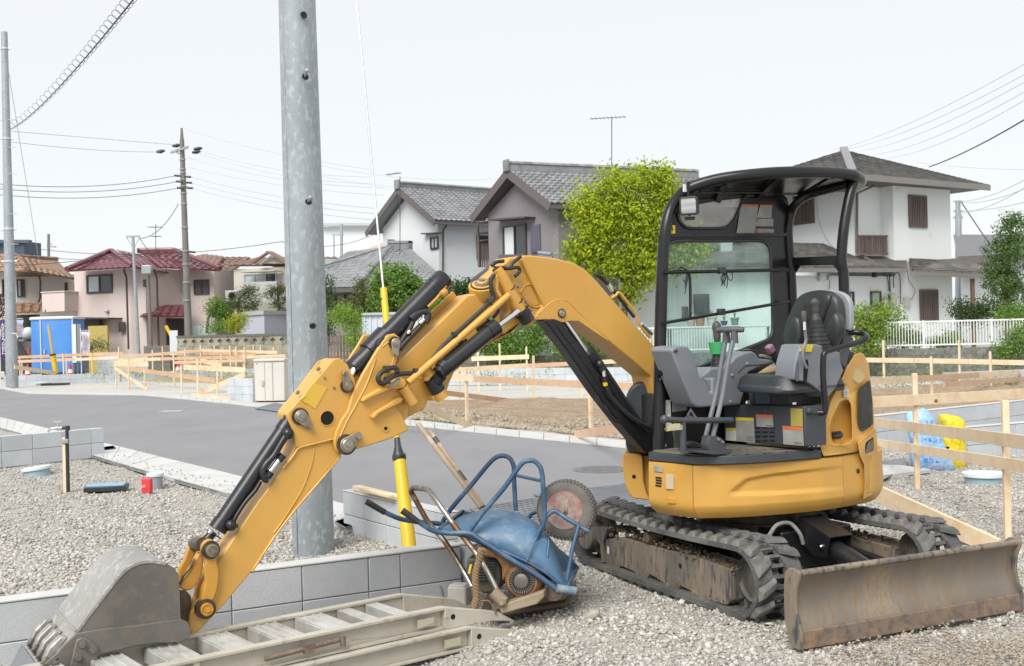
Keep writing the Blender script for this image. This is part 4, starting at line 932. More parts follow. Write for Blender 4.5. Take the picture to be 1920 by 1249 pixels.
plant("cloud_pine","dark column of clipped pine just right of the steel pole","tree",(616,650),42,[(612,535,13,17),(616,565,14,15),(613,595,15,15),(617,622,13,10)],2200,.09,l_dark,[[(616,650),(614,560)]],.07,7)
plant("feathery_shrub","light green feathery maple shrub above the brown slat fence","shrub",(664,665),36.2,[(650,592,22,14),(632,596,12,9),(660,615,16,14),(668,640,13,20),(640,580,9,6)],2600,.10,leafmat("fresh_maple_leaves",[(.16,.32,.04),(.25,.40,.05),(.20,.36,.05),(.36,.46,.08)]),[[(666,668),(664,620),(650,595)]],.04,8,asp=.3)
plant("garden_bush","small bright round bush right of the black arm cylinder","shrub",(832,640),37,[(832,580,22,20),(838,600,18,14),(815,590,12,12)],1900,.10,leafmat("lime_leaves",[(.14,.30,.03),(.20,.38,.04),(.10,.24,.03)]),None,.05,9,clump=.12)
plant("garden_bush","dark reddish green bush against the wall left of the boom knuckle","shrub",(870,640),37.3,[(870,560,34,30),(905,590,40,34),(850,610,30,24),(860,545,22,14)],3800,.15,l_dark,None,.05,10)
plant("cloud_pine","cloud pruned pine tree standing on the mossy wall, beside the green bush","tree",(448,625),50.5,[(466,545,14,8),(452,558,16,9),(476,560,12,8),(460,574,20,9),(440,570,12,8),(478,577,11,7),(430,560,9,7)],2600,.12,l_pine,[[(447,625),(448,590),(449,560),(466,545)],[(449,585),(470,575)]],.10,11,asp=.25,clump=.12)
plant("cloud_pine","cloud pruned pine tree immediately left of the steel pole","tree",(522,625),50.5,[(518,545,14,8),(505,553,12,7),(528,562,12,9),(518,570,12,7),(530,545,12,9),(532,582,10,7)],2200,.12,l_pine,[[(521,625),(523,590),(521,560),(524,545)]],.10,12,asp=.25,clump=.12)
plant("garden_bush","leafy light green garden tree left of the first cloud pruned pine","shrub",(412,625),51,[(402,575,16,12),(415,585,18,14),(395,585,12,10),(425,598,14,12),(410,565,8,6)],2400,.12,l_mid,[[(388,625),(390,600),(398,580)]],.08,13)
plant("garden_bush","low green bush on top of the mossy wall","shrub",(410,622),48,[(400,614,14,8),(418,615,12,7)],1000,.09,l_mid,None,.05,14)
plant("golden_bush","golden yellow bush in front of the pale grey garden shed","shrub",(447,622),47.5,[(445,604,13,12),(455,596,9,8),(438,612,9,7)],1500,.09,l_yel,None,.05,15)
plant("climbing_vine","dense green creeper along the white fence behind the boom, left of the cylinder","shrub",(930,690),35.6,[(930,640,40,26),(975,640,40,26),(1010,625,26,30),(905,625,24,24),(960,655,50,14)],6500,.11,l_mid,None,.05,16)
plant("climbing_vine","green creeper along the white fence between boom cylinder and cab","shrub",(1100,690),35.2,[(1090,620,40,20),(1130,640,34,24),(1160,625,30,18),(1060,650,30,16),(1040,605,26,12,.8)],4200,.11,l_mid,None,.05,17)
plant("rose_bush","grey green rose bush above the white fence under the boom","shrub",(1040,690),36.5,[(1035,600,30,14),(1000,605,20,12)],1600,.10,leafmat("grey_green_leaves",[(.12,.17,.10),(.18,.24,.13),(.30,.12,.13)]),None,.05,18)
plant("climbing_vine","bright green climber over the white fence beside the excavator seat","shrub",(1640,690),33.2,[(1615,600,22,24),(1640,610,18,24),(1615,635,16,26),(1640,645,16,20),(1655,590,12,20)],3600,.11,leafmat("climber_leaves",[(.14,.28,.03),(.22,.36,.04),(.34,.40,.05),(.09,.18,.03)]),None,.05,19)
plant("garden_shrub","low leafy shrub behind the balusters left of the grilled window","shrub",(1695,650),34.4,[(1690,632,26,14),(1670,625,16,16),(1710,640,14,9)],2000,.10,l_mid,None,.05,20)
plant("garden_shrub","small green shrub behind the fence below the carport post","shrub",(1765,650),34.6,[(1762,643,14,7),(1790,640,16,7)],900,.10,l_mid,None,.05,21)
plant("tall_stem_plant","thin leafy stems growing against the ground floor wall of the white house","plant",(1660,640),35.5,[(1655,580,12,26),(1680,590,10,22),(1690,600,9,20),(1650,560,7,12)],520,.12,l_mid,[[(1656,640),(1655,580),(1652,545)],[(1684,640),(1684,590),(1686,560)]],.02,22,asp=.3)
plant("broadleaf_tree","dark leafy tree at the right edge beyond the white fence","tree",(1885,640),40,[(1895,430,28,26),(1870,470,24,20),(1905,480,34,40),(1880,530,34,28),(1915,560,36,34),(1900,415,18,14),(1865,505,20,20)],9000,.11,leafmat("deep_green_leaves",[(.06,.12,.03),(.10,.19,.04),(.08,.16,.03),(.16,.25,.06)]),[[(1888,640),(1886,560),(1890,470),(1898,420)],[(1886,560),(1865,500)]],.10,23,clump=.13)
plant("garden_shrub","dark clipped azalea mound right of the carport post","shrub",(1850,640),38,[(1820,590,26,18),(1850,578,24,16),(1800,578,18,14),(1885,590,24,18)],3600,.10,l_dark,None,.05,24)
plant("garden_shrub","light green mound of leaves at the right edge above the fence","shrub",(1900,640),36.5,[(1890,592,22,12),(1915,596,16,12),(1905,582,16,8)],1600,.09,l_mid,None,.05,25)
plant("climbing_vine","creeper hanging over the old block wall at the right edge","shrub",(1905,690),33.0,[(1905,640,14,20),(1885,655,10,10),(1915,620,10,10),(1870,652,8,8)],1400,.10,l_mid,None,.05,26)
plant("garden_bush","dark maroon leaved bush at the left edge beside the steel pole","shrub",(0,640),56,[(-2,580,16,22),(4,560,8,8)],900,.14,l_lilac,None,.05,27)
plant("garden_bush","dark green bush behind the purple banner","shrub",(45,650),57,[(44,617,14,16)],700,.13,l_dark,None,.05,28)
plant("flower_bed","flowering weeds in front of the ochre garage shutter","plant",(180,655),52,[(185,648,18,7),(172,652,10,5)],700,.10,l_pale,None,.05,29)
# weeds along the base of the old wall
foliage("wall_weeds",blob_px([(1640+i*26,695+(i%3)*6,18,16)for i in range(11)],32.6),2600,.06,l_pale,None,30,kind="stuff",clump=.3)
foliage("wall_weeds",blob_px([(900+i*40,700,26,6)for i in range(9)],33.4),900,.07,l_mid,None,31,kind="stuff")
foliage("grass",blob_px([(1630+i*34,722+(i%2)*3,24,4)for i in range(9)],26.5),2200,.07,l_mid,None,32,kind="stuff",asp=.2)
foliage("grass",blob_px([(180+i*30,700,22,3)for i in range(11)],42),1400,.10,l_pale,None,33,kind="stuff",asp=.2)
foliage("grass",blob_px([(790,776,22,4),(815,795,14,3),(1160,842,18,3),(1120,822,12,3)],17.5),500,.05,l_mid,None,34,kind="stuff",asp=.15)
# garden rocks behind the fence
for x,y,w,lab in((1735,632,26,"dark garden rock pile behind the balusters below the grilled window"),(1790,628,30,"rounded grey rock behind the balusters right of the carport post")):
    p=W(x,y,34.8);r=np.random.default_rng(x);P=np.array([[p.x+r.uniform(-.4,.4),p.y+r.uniform(-.1,.2),max(.9,p.z+r.uniform(-.2,.1))]for _ in range(9)]);o=scatter("garden_rock",P,r.uniform(.3,.5,9),M("garden_rock",(.16,.16,.155),.9,c2=(.27,.27,.26),ns=3),lab,kind=None);o["category"]="rock"

# ---------------------------------------------------------------- poles and cables
def tube_t(name,label,cat,pts,r,mat,group=None,sm=0,seg=6):
    mb=MB();mb.tube(smoothpath(pts,sm)if sm else pts,r,seg);return mb.obj(name,mat,None,label,cat,group,smooth=60)
def cable(p,q,sag,n=14):
    return[p.lerp(q,i/n)-UP*(sag*4*(i/n)*(1-i/n))for i in range(n+1)]
BP=thing("steel_utility_pole","large galvanised steel utility pole with step bolts in the middle foreground","utility pole",G(588,1030))
pb_=G(588,1031,0.0);pt_=W(556.5,-14,7.93)
mb=MB();ns=40
P=[pb_.lerp(pt_,i/ns)for i in range(ns+1)];mb.tube([pb_-UP*.3]+P,[.155]+[.152-.0225*i/ns for i in range(ns+1)],48);sh_=mb.obj("shaft",m_galv,BP,smooth=60)
dpl=(pt_-pb_).normalized()
for(x,y,bolt_)in((569,27,0),(572,143,1),(578,378,1),(586,611,0)):
    q=W(x,y,7.79);mb=MB();mb.lathe(q+Vector((0,.03,0)),q-Vector((0,1,0)),[(0,.022),(.032,.022),(.034,.018),(.034,.012),(.026,.010)],18);o=mb.obj("step_socket",m_blk,BP)
    if bolt_:mb=MB();mb.tube([q,q+Vector((.02,-.06,.01)),q+Vector((.035,-.11,.012))],.0085,10);mb.ball(q+Vector((.035,-.11,.012)),.016);mb.obj("step_bolt",m_galv,BP,smooth=60)
    else:mb=MB();mb.lathe(q-Vector((0,.002,0)),q-Vector((0,1,0)),[(0,.010),(.003,.010),(.003,0)],12);mb.obj("socket_hole",m_hole,BP)
mb=MB();q=[W(545+i*(566-545)/60*1.0,0,7.8)for i in(0,)]
a=pb_+Vector((-.095,-.124,0));b=pt_+Vector((-.08,-.10,0));mb.tube([a,b],.0035,6);mb.obj("weld_seam",m_galv,BP,smooth=60)
# guy wire with its yellow guard
GW=thing("guy_wire","guy wire with a yellow plastic guard beside the big steel pole","guy wire",G(766,1026,0))
Yg=7.45;g_b=W(768,1030,7.25);g_m=W(745,828,7.55);g_t=W(719,545,8.0);g_top=W(668,-10,8.9)
mb=MB();mb.tube([g_t,g_top],.008,8);mb.obj("strand",m_alu,GW,smooth=60)
m_gy=M("yellow_guard_plastic",(.68,.47,.02),.45,c2=(.60,.41,.02),ns=4)
mb=MB();mb.tube([g_b,W(749,858,7.5)],[.047,.041],20);mb.obj("guard_tube",m_gy,GW,smooth=60)
mb=MB();mb.tube([W(749,862,7.5),W(748,853,7.5),W(747,850,7.5),W(746,836,7.52),W(744.5,822,7.55)],[.047,.047,.036,.022,.020],18);mb.obj("guard_collar",m_vin,GW,smooth=30)
mb=MB();mb.tube([W(744.5,826,7.55),W(719,541,8.0)],[.0215,.0245],16);mb.obj("upper_guard",m_gy,GW,smooth=60)
mb=MB();mb.tube([W(720.5,564,7.97),W(720,559,7.97)],.027,14);mb.obj("strap",m_vin,GW)
# left steel pole
LPo=thing("steel_utility_pole","slimmer galvanised steel pole at the left edge behind the far gutter","utility pole",G(23,703,0.0))
b0,b1_=W(22.5,704,40.5),W(8,60,40.5);b0.z=0;mb=MB();mb.tube([b0,b1_],[.215,.11],24);mb.obj("shaft",m_galv,LPo,smooth=60)
dl=(b1_-b0).normalized()
for y,m in((92,1),(255,1),(419,1),(477,1),(418,0)):
    t=(704-y)/644;q=b0.lerp(b1_,t);mb=MB();r=.215-.105*t+.02;mb.tube([q,q+dl*.07],r,20);mb.tube([q+dl*.035-Vector((r+.08,0,0)),q+dl*.035+Vector((r+.08,0,0))],.03,6);mb.obj("band",m_alu,LPo,smooth=30)
base=MB();base.tube([(0,0,0),(.28,0,0)],.012,6);
pieces(LPo,"step_bolt",m_galv,base,[mtx(b0.lerp(b1_,(704-y)/644)+Vector((.1*(1 if k else-1),-.1,0)),Vector((1 if k else-1,0,0)),Vector((0,1 if k else-1,0)),UP)for k,y in((1,220),(0,221),(1,270),(1,318),(0,340),(1,390),(0,420),(1,445))])
mb=MB();mb.tube([W(22,625,40.2),W(31,626,40.2),W(33,634,40.2)],.02,5);mb.obj("white_tie",m_wht,LPo)
# spiral guard round the messenger cable that drops to it
A,B=W(19,243,40),W(262,-16,14.0);core=cable(A,B,.22,60)
SG=thing("spiral_cable_guard","coiled wire guard around the cable rising rightwards from the left steel pole","cable",A)
mb=MB();mb.tube(core,.012,6);mb.obj("messenger_cable",m_wire,SG,smooth=60)
hel=[];n=32*12;d=(B-A).normalized();x_,u_=frame(d);u_=d.cross(x_)
ss=0
for i in range(n+1):
    t=i/n;s=1-(1-t)**1.0;Yt_=1/(1/40+(1/14-1/40)*t);tt=(40-Yt_)/26;k=min(int(tt*60),59);c=core[k].lerp(core[k+1],tt*60-k);an=2*math.pi*i/12;r=.15
    r=.13-.055*tt;hel.append(c+(x_*math.cos(an)+u_*math.sin(an))*r+u_*r*.8)
mb=MB();mb.tube(hel,.0038,5);mb.obj("spiral_rod",m_wire,SG,smooth=60)
# concrete pole with crossarm
CP=thing("concrete_utility_pole","concrete utility pole with crossarm and insulators in front of the pink house","utility pole",W(354,640,54))
b0=W(354.5,650,53);b0.z=0;t0=W(341,262,53);mb=MB();mb.tube([b0,t0],[.19,.105],20);mb.obj("shaft",m_cpole,CP,smooth=60);mb=MB();mb.tube([t0,W(340.5,240,53)],[.09,.05],8);mb.obj("top_cap",m_cpole,CP)
mb=MB();mb.bar(W(321,286,54.0),W(352,276,52),.09,.10);mb.obj("crossarm",m_galv,CP);mb=MB();mb.tube([W(328,284,53.4),W(342,291,53)],.03,6);mb.obj("arm_brace",m_galv,CP)
for(x,y)in((302,284),(332,273),(369,285),(372,279)):
    q=W(x,y,53);mb=MB();mb.tube([q-Vector((.22,0,.02)),q,q+Vector((.18,0,.03))],[.05,.10,.04],8);mb.obj("insulator_cover",m_hose,CP,smooth=60)
for y in(296,312,318,329,340,352,370,409,448,470,500,530):
    t=(650-y)/388;q=b0.lerp(t0,t);mb=MB();mb.tube([q,q+UP*.06],.22-.08*t,14);mb.obj("band",m_galv,CP)
for(x,y)in((333,329),(336,340),(338,352),(352,331),(354,342),(356,352),(360,472)):q=W(x,y,52.8);mb=MB();mb.tube([q-Vector((.15,0,0)),q+Vector((.15,0,-.03))],.05,8);mb.obj("insulator",m_hose,CP)
def smallpole(label,base,top,Y,r0,r1_,mat,cat="utility pole",name="thin_pole"):
    b=W(*base,Y);b.z=0;t=thing(name,label,cat,b);mb=MB();mb.tube([b,W(*top,Y)],[r0,r1_],12);mb.obj("shaft",mat,t,smooth=60);return t
t=smallpole("thin pale steel pole with a T bar in front of the pink house",(261,655),(249,443),52,.085,.07,m_galv);mb=MB();mb.bar(W(237,444,52),W(262,443,52),.08,.08);mb.obj("top_bar",m_galv,t);mb=MB();mb.tube([W(238,446,52),W(250,468,52),W(261,446,52)],.02,5);mb.obj("brace",m_galv,t)
t=smallpole("short brown service pole beside the pink house porch",(284,640),(277,505),54.5,.09,.08,m_cpole);mb=MB();mb.box(W(276,506,54),(.5,.3,.45));mb.obj("pole_box",m_galv,t,bevel=.05)
t=smallpole("small far utility pole rising behind the orange roof",(92,650),(91,439),85,.13,.10,m_cpole);mb=MB();mb.bar(W(88,462,85),W(105,463,85),.1,.1);mb.bar(W(88,458,85),W(97,458,85),.1,.1);mb.obj("crossarm",m_galv,t)
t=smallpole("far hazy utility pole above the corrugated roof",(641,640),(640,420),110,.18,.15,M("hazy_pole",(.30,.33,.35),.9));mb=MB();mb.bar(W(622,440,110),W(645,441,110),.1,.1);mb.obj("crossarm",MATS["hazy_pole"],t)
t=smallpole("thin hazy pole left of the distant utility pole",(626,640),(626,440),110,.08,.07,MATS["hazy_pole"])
t=smallpole("grey utility pole behind the right end of the white house",(1797,640),(1796,376),58,.19,.12,m_galv)
for y in(378,396,408):mb=MB();mb.bar(W(1788,y,58),W(1805,y,58),.09,.08);mb.obj("crossarm",m_galv,t)
mb=MB();mb.tube([W(1797,402,57.7),W(1797,445,57.7)],.16,10);mb.obj("transformer_tube",m_galv,t)
antenna("tv aerial on the roof of the pink house",292,470,420,60,[(278,426,304,426,6),(284,444,302,443,5)])
# cables
ORD={2:("upper of two","lower of two"),3:("top of three","middle of three","bottom of three"),4:("first from the top of four","second from the top of four","third from the top of four","lowest of four"),5:("topmost of five","second from the top of five","middle of five","second from the bottom of five","lowest of five")}
def wires(lst,label,group,r=.012,mat=None):
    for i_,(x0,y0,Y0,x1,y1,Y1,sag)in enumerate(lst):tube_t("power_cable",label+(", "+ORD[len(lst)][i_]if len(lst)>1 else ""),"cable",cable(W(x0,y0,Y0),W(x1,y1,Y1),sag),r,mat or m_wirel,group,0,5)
wires([(20,246,40,332,272,53,.0),(20,266,40,302,285,53,.1)],"thin cable from left steel pole to crossarm","upper cables left of the concrete pole",.011)
wires([(-40,341,45,333,329,53,.35),(-40,350,45,336,340,53,.35),(-40,361,45,338,352,53,.35)],"sagging cable from left edge to concrete pole","lower cables left of the concrete pole",.013,m_wire)
wires([(356,331,53,700,390,40,.2),(356,342,53,700,400,40,.2),(357,352,53,700,412,40,.2)],"dark cable right of the concrete pole","lower cables right of the concrete pole",.016)
wires([(343,241,53,700,318,44,.2),(372,282,53,700,332,44,.3),(374,288,53,700,345,44,.3),(352,296,53,720,352,44,.3),(354,314,53,720,366,44,.2)],"faint cable leaving the concrete pole top rightwards","upper cables right of the concrete pole",.011)
wires([(0,456,60,528,453,50,.6),(528,453,50,700,440,60,.4),(0,500,50,345,466,53,.1),(60,480,60,345,470,53,.3)],"dark cable over the maroon and orange roofs","cables over the left roofs",.014,m_wire)
wires([(9,90,40,73,490,52,0)],"thin stay wire slanting down right from the left steel pole",None,.012)
wires([(262,447,52,342,470,53,.7),(278,508,54,342,478,53,.3),(262,447,52,335,382,53,.4)],"service wire from thin pole to concrete pole","service wires by the pink house",.015,m_wire)
wires([(1560,282,60,1925,118,30,.3),(1585,280,60,1925,138,30,.3),(1612,284,60,1925,152,30,.3),(1640,290,60,1925,170,30,.3),(1665,296,60,1925,186,30,.3)],"thin line climbing right above shingle roof","power lines above the white house",.008)
wires([(1742,313,45,1925,222,30,.1)],"thick black cable climbing from the shingle roof to the right edge",None,.022,m_wire)
wires([(1800,378,58,1925,335,45,.2),(1800,380,58,1925,352,45,.2),(1800,396,58,1925,378,45,.1),(1800,400,58,1925,350,45,.2),(1720,305,70,1925,318,60,.1)],"thin cable right of the grey far pole","cables by the right pole",.014)
wires([(1803,380,58,1870,480,50,0)],"dark stay cable slanting down right from the grey pole",None,.03,m_wire)
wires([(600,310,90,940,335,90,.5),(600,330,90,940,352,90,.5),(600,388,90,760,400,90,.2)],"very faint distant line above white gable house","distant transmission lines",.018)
# ================================================================ the excavator
C0=Vector((1.52,6.95,0));FV=Vector((-.848,-.530,0));LV=Vector((.530,-.848,0))
def onl(px,py,l):return onplane(px,py,C0+LV*l,LV)
def onf(px,py,f):return onplane(px,py,C0+FV*f,FV)
def loc(f,l,z):return C0+FV*f+LV*l+UP*z
def PL(pts,l):return[onl(x,y,l)for x,y in pts]
def crop(ox,oy,s):return lambda pts:[(ox+x/s,oy+y/s)for x,y in pts]
X=thing("mini_excavator","yellow mini excavator with black canopy and rubber tracks parked on the gravel","excavator",(1.52,6.95,0))

def tess(outer,holes,fn,name,mat,parent,push,label=None,bevel=0,kind=None):
    """flat plate traced in the photograph, with openings, given real thickness along push"""
    from mathutils.geometry import tessellate_polygon
    polys=[[Vector((p[0],-p[1],0))for p in outer]]+[[Vector((p[0],-p[1],0))for p in h]for h in holes]
    tris=tessellate_polygon(polys)
    flat=[p for poly in[outer]+list(holes)for p in poly]
    V=[fn(*p)for p in flat];n=len(V);push=V3(push)
    mb=MB();vs=V+[v+push for v in V];fs=[]
    for t in tris:
        nrm=(V[t[1]]-V[t[0]]).cross(V[t[2]]-V[t[0]])
        t=tuple(t)
        if nrm.dot(push)>0:t=t[::-1]
        fs.append(t);fs.append(tuple(i+n for i in t[::-1]))
    b=0
    for poly in[outer]+list(holes):
        k=len(poly)
        for i in range(k):fs.append((b+i,b+(i+1)%k,b+(i+1)%k+n,b+i+n))
        b+=k
    mb.add(vs,fs)
    o=mb.obj(name,mat,parent,label=label,kind=kind)
    bm=bmesh.new();bm.from_mesh(o.data);bmesh.ops.recalc_face_normals(bm,faces=bm.faces[:]);bm.to_mesh(o.data);bm.free()
    if bevel:
        shade(o.data,35)
        bv=o.modifiers.new("bevel",'BEVEL');bv.width=bevel;bv.segments=2;bv.limit_method='ANGLE';bv.angle_limit=math.radians(50)
    return o
def rnd_px(pts,n=3):  # rounds a traced outline
    P=[Vector((x,y,0))for x,y in pts];out=[]
    k=len(P)
    for i in range(k):
        a,b,c,d=P[i-1],P[i],P[(i+1)%k],P[(i+2)%k]
        for j in range(n):
            t=j/n
            q=0.5*((2*b)+(c-a)*t+(2*a-5*b+4*c-d)*t*t+(3*b-a-3*c+d)*t**3);out.append((q.x,q.y))
    return out
def mkr(px_r,Y):return px_r*Y/FPX
def pinboss(name,px,py,l,rpx,parent,mat=m_pin,out=.03,deep=.02,ring=m_grease,seg=22,lab=None):
    p=onl(px,py,l);r=mkr(rpx,p.y);mb=MB()
    mb.lathe(p-LV*deep,p+LV,[(0,r),(deep+out-.006,r),(deep+out,r*.85),(deep+out+.0005,r*.42),(deep+out+.006,r*.38),(deep+out+.006,0)],seg)
    o=mb.obj(name,mat,parent,smooth=30,label=lab)
    if ring:
        mb=MB();mb.lathe(p-LV*deep,p+LV,[(0,r*1.28),(deep+.004,r*1.28),(deep+.004,r)],seg);mb.obj("grease_ring",ring,o,smooth=30)
    return o
def bolt(px,py,l,rpx,parent,out=.012,mat=m_pin):
    p=onl(px,py,l);r=mkr(rpx,p.y);mb=MB()
    mb.lathe(p-LV*.005,p+LV,[(0,r*1.35),(.008,r*1.35),(.008,r)],14);mb.lathe(p,p+LV,[(.003,r),(out,r),(out,0)],6)
    return mb.obj("bolt",mat,parent,smooth=30)

# ---------------------------------------------------------------- undercarriage
TV=Vector((.431,-.902,0)).normalized();UV=Vector((.902,.431,0)).normalized()
def und(t,u,z):return C0+TV*t+UV*(u-.05)+UP*z
TW,TC=.30,.577  # track width, distance of each track centre from the middle
R_I,ZC=.165,.205
under=MB()
loop=[]  # centre line of the belt's inner face: (t, z, tangent angle)
A_,B_=-.87,.765
def looppts(step):
    out=[];L1=B_-A_;arc=math.pi*R_I;tot=2*L1+2*arc;n=int(round(tot/step));st=tot/n
    for i in range(n):
        s=i*st
        if s<L1:  # top, rear to front, sagging
            t=A_+s;sag=-.018*math.sin(math.pi*s/L1);out.append((t,ZC+R_I+sag,Vector((1,0)),Vector((0,1))))
        elif s<L1+arc:
            a=math.pi/2-(s-L1)/R_I;out.append((B_+R_I*math.cos(a),ZC+R_I*math.sin(a),Vector((math.sin(a),-math.cos(a))),Vector((math.cos(a),math.sin(a)))))
        elif s<2*L1+arc:
            t=B_-(s-L1-arc);out.append((t,ZC-R_I,Vector((-1,0)),Vector((0,-1))))
        else:
            a=-math.pi/2-(s-2*L1-arc)/R_I;out.append((A_+R_I*math.cos(a),ZC+R_I*math.sin(a),Vector((math.sin(a),-math.cos(a))),Vector((math.cos(a),math.sin(a)))))
    return out
def make_track(sgn):
    u0=sgn*TC
    lp=looppts(.05);n=len(lp)
    mb=MB();h=TW/2
    for(ua,ub)in((-h,-.045),(.045,h)):  # two rubber bands joined by the iron links in the middle
        vs=[]
        for(t,z,tg,nr)in lp:
            for(uu,off)in((ua,0),(ub,0),(ub,.028),(ua,.028)):
                vs.append(und(t+nr.x*off,u0+uu,z+nr.y*off))
        fs=[]
        for i in range(n):
            j=(i+1)%n
            for k in range(4):m=(k+1)%4;fs.append((i*4+k,j*4+k,j*4+m,i*4+m))
        mb.add(vs,fs)
    tr=mb.obj("track",m_rub,X,smooth=50,label="black rubber crawler track on the side nearer the wheelbarrow" if sgn<0 else "black rubber crawler track on the side beyond the dozer blade arms")
    bm=bmesh.new();bm.from_mesh(tr.data);bmesh.ops.recalc_face_normals(bm,faces=bm.faces[:]);bm.to_mesh(tr.data);bm.free()
    # lugs: one mesh for each side of the tread, laid round the loop
    for side in(-1,1):
        b=MB()  # x along the track, y across (towards outside), z outwards
        x0,x1=-.030,.030
        outer=.150;inner=.040
        sk=.020
        # tapered block with a stepped, slanting plan
        P0=[(-.046-sk,inner),(.030-sk,inner),(.038+sk*.3,.095),(.046+sk,outer),(-.034+sk,outer),(-.040+sk*.3,.095)]
        P1=[(-.026-sk,inner+.006),(.012-sk,inner+.006),(.018+sk*.3,.095),(.024+sk,outer-.016),(-.014+sk,outer-.016),(-.020+sk*.3,.095)]
        vs=[(x,y*side,.024)for x,y in P0]+[(x,y*side,.054-.010*(y>.14))for x,y in P1]
        fs=[tuple(range(5,-1,-1)),tuple(range(6,12))]+[(i,(i+1)%6,(i+1)%6+6,i+6)for i in range(6)]
        if side<0:fs=[tuple(reversed(f))for f in fs]
        b.add(vs,fs)
        xf=[]
        for(t,z,tg,nr)in looppts(.1):
            o_=und(t,u0,z)
            if side>0:
                pass
            X_=TV*tg.x+UP*tg.y;Z_=TV*nr.x+UP*nr.y;Y_=Z_.cross(X_)
            xf.append(mtx(o_+X_*(.05 if side>0 else 0),X_,Y_,Z_))
        pieces(tr,"lug",m_rub,b,xf,bevel=.006)
    b=MB();b.box((0,0,.014),(.020,.10,.018));b.box((0,.0,-.012),(.03,.016,.05))
    xf=[]
    for(t,z,tg,nr)in looppts(.05):
        X_=TV*tg.x+UP*tg.y;Z_=TV*nr.x+UP*nr.y;Y_=Z_.cross(X_);xf.append(mtx(und(t,u0,z),X_,Y_,Z_))
    pieces(tr,"iron_link",m_rub,b,xf)
    return tr
for s in(-1,1):make_track(s)
# traced side frame of the near track, mirrored to the other
c3=crop(1040,880,3.673)
fr=c3([(350,480),(343,640),(380,682),(420,690),(455,668),(540,706),(590,750),(630,752),(655,728),(735,778),(790,818),(830,820),(855,800),(925,838),(975,882),(1010,880),(1200,930),(1225,900),(1225,690),(1010,615),(720,540),(470,470)])
pf=C0+UV*(-TC-.05-.085)
FP=[onplane(x,y,pf,UV)for x,y in fr]
mir=lambda p:p+UV*(2*((C0-UV*.05-p).dot(UV)))
mb=MB();mb.ext(FP,UV*.17);fo=mb.obj("track_frame",m_mud,X,bevel=.008)
c4=c3([(1010,612),(1225,690),(1226,905),(1200,934),(1003,878)])
mb=MB();mb.ext([onplane(x,y,pf,UV)-UV*.014 for x,y in c4],UV*.014);mb.obj("cover_plate",m_mud,fo,bevel=.004)
mb=MB();mb.ext([mir(p)for p in FP],-UV*.17);fo2=mb.obj("track_frame",m_mud,X,bevel=.008)
mb=MB();mb.ext([mir(onplane(x,y,pf,UV))+UV*.014 for x,y in c4],-UV*.014);mb.obj("cover_plate",m_mud,fo2,bevel=.004)
for(x,y)in c3([(865,665)]):
    p=onplane(x,y,pf,UV);mb=MB();mb.lathe(p-UV*.002,p+UV,[(0,.016),(.02,.016)],14);mb.obj("oval_opening",m_hole,fo)
for s,ff in((-1,fo),(1,fo2)):
    u0=s*TC
    for t in(-.55,-.22,.12,.46):
        mb=MB();a=und(t,u0-.09,.072);mb.lathe(a,a+UV,[(0,.02),(.0,.038),(.03,.042),(.03,.03),(.15,.03),(.15,.045),(.18,.045)],18);mb.obj("roller",m_rollr,ff,smooth=30)
    mb=MB();a=und(-.18,u0-.105,.292);mb.lathe(a,a+UV,[(0,.012),(.004,.034),(.17,.034),(.17,0)],18);mb.obj("carrier_roller",m_rollr,ff,smooth=30)
    mb=MB();a=und(.765,u0-.04,ZC);mb.lathe(a,a+UV,[(0,.03),(.01,.06),(.02,.11),(0,.12),(.02,.145),(.07,.145),(.09,.12),(.09,.04)],30);mb.obj("idler",m_mud,ff,smooth=30)
    mb=MB();a=und(-.87,u0-.04,ZC);mb.lathe(a,a+UV,[(0,.09),(0,.13),(.02,.145),(.06,.145),(.08,.13)],30)
    for k in range(16):
        an=2*math.pi*k/16;q=und(-.87+.145*math.cos(an),u0,ZC+.145*math.sin(an));mb.box(q,(.03,.03,.03),(TV,UV,UP))
    mb.obj("sprocket",m_rollr,ff,smooth=30)
    mb=MB();a=und(-.87,u0-.15*1,ZC);mb.lathe(a if s<0 else und(-.87,u0+.15,ZC),(a+UV)if s<0 else(und(-.87,u0+.15,ZC)-UV),[(0,.085),(.006,.095),(.18,.095)],28);mb.obj("travel_motor",m_mud,ff,smooth=30)
    # packed mud lying on the frame
    n=700;r=np.random.default_rng(11+s);P=[]
    for i in range(n):
        t=r.uniform(-.72,.66);q=und(t,u0+r.uniform(-.09,.05),.245+(.03 if t>-.2 else .035)-.05*max(0,(t-.0))+r.uniform(-.02,.008));P.append(q)
    o=scatter("packed_mud",np.array([p[:]for p in P]),r.uniform(.012,.034,n),m_mudc);o.parent=X;o.location=-org(X)
ear=c3([(300,470),(315,400),(345,388),(372,410),(365,450),(345,500),(355,640),(340,642),(330,520)])
mb=MB();mb.ext([onplane(x,y,pf,UV)-UV*.02 for x,y in ear],UV*.02);mb.obj("tie_down_ear",m_mud,fo,bevel=.003)
for(x,y)in c3([(395,452),(435,462),(912,598),(958,606),(395,668),(575,732),(782,798),(962,850)]):
    p=onplane(x,y,pf,UV);mb=MB();mb.lathe(p-UV*.014,p+UV,[(0,.009),(.0,.013),(.018,.013)],6);mb.obj("frame_bolt",m_mud,fo)
p=onplane(1040+371/3.673,880+557/3.673,pf,UV);mb=MB();mb.box(p-UV*.002,(.018,.004,.045),(TV,UV,UP));mb.obj("tag",m_wht,fo)
for(x,y)in c3([(1080,873),(1128,890),(1178,905)]):
    p=onplane(x,y,pf,UV);mb=MB();mb.lathe(p-UV*.0155,p+UV,[(0,.0045),(.004,.0045)],10);mb.obj("drain_hole",m_hole,fo)
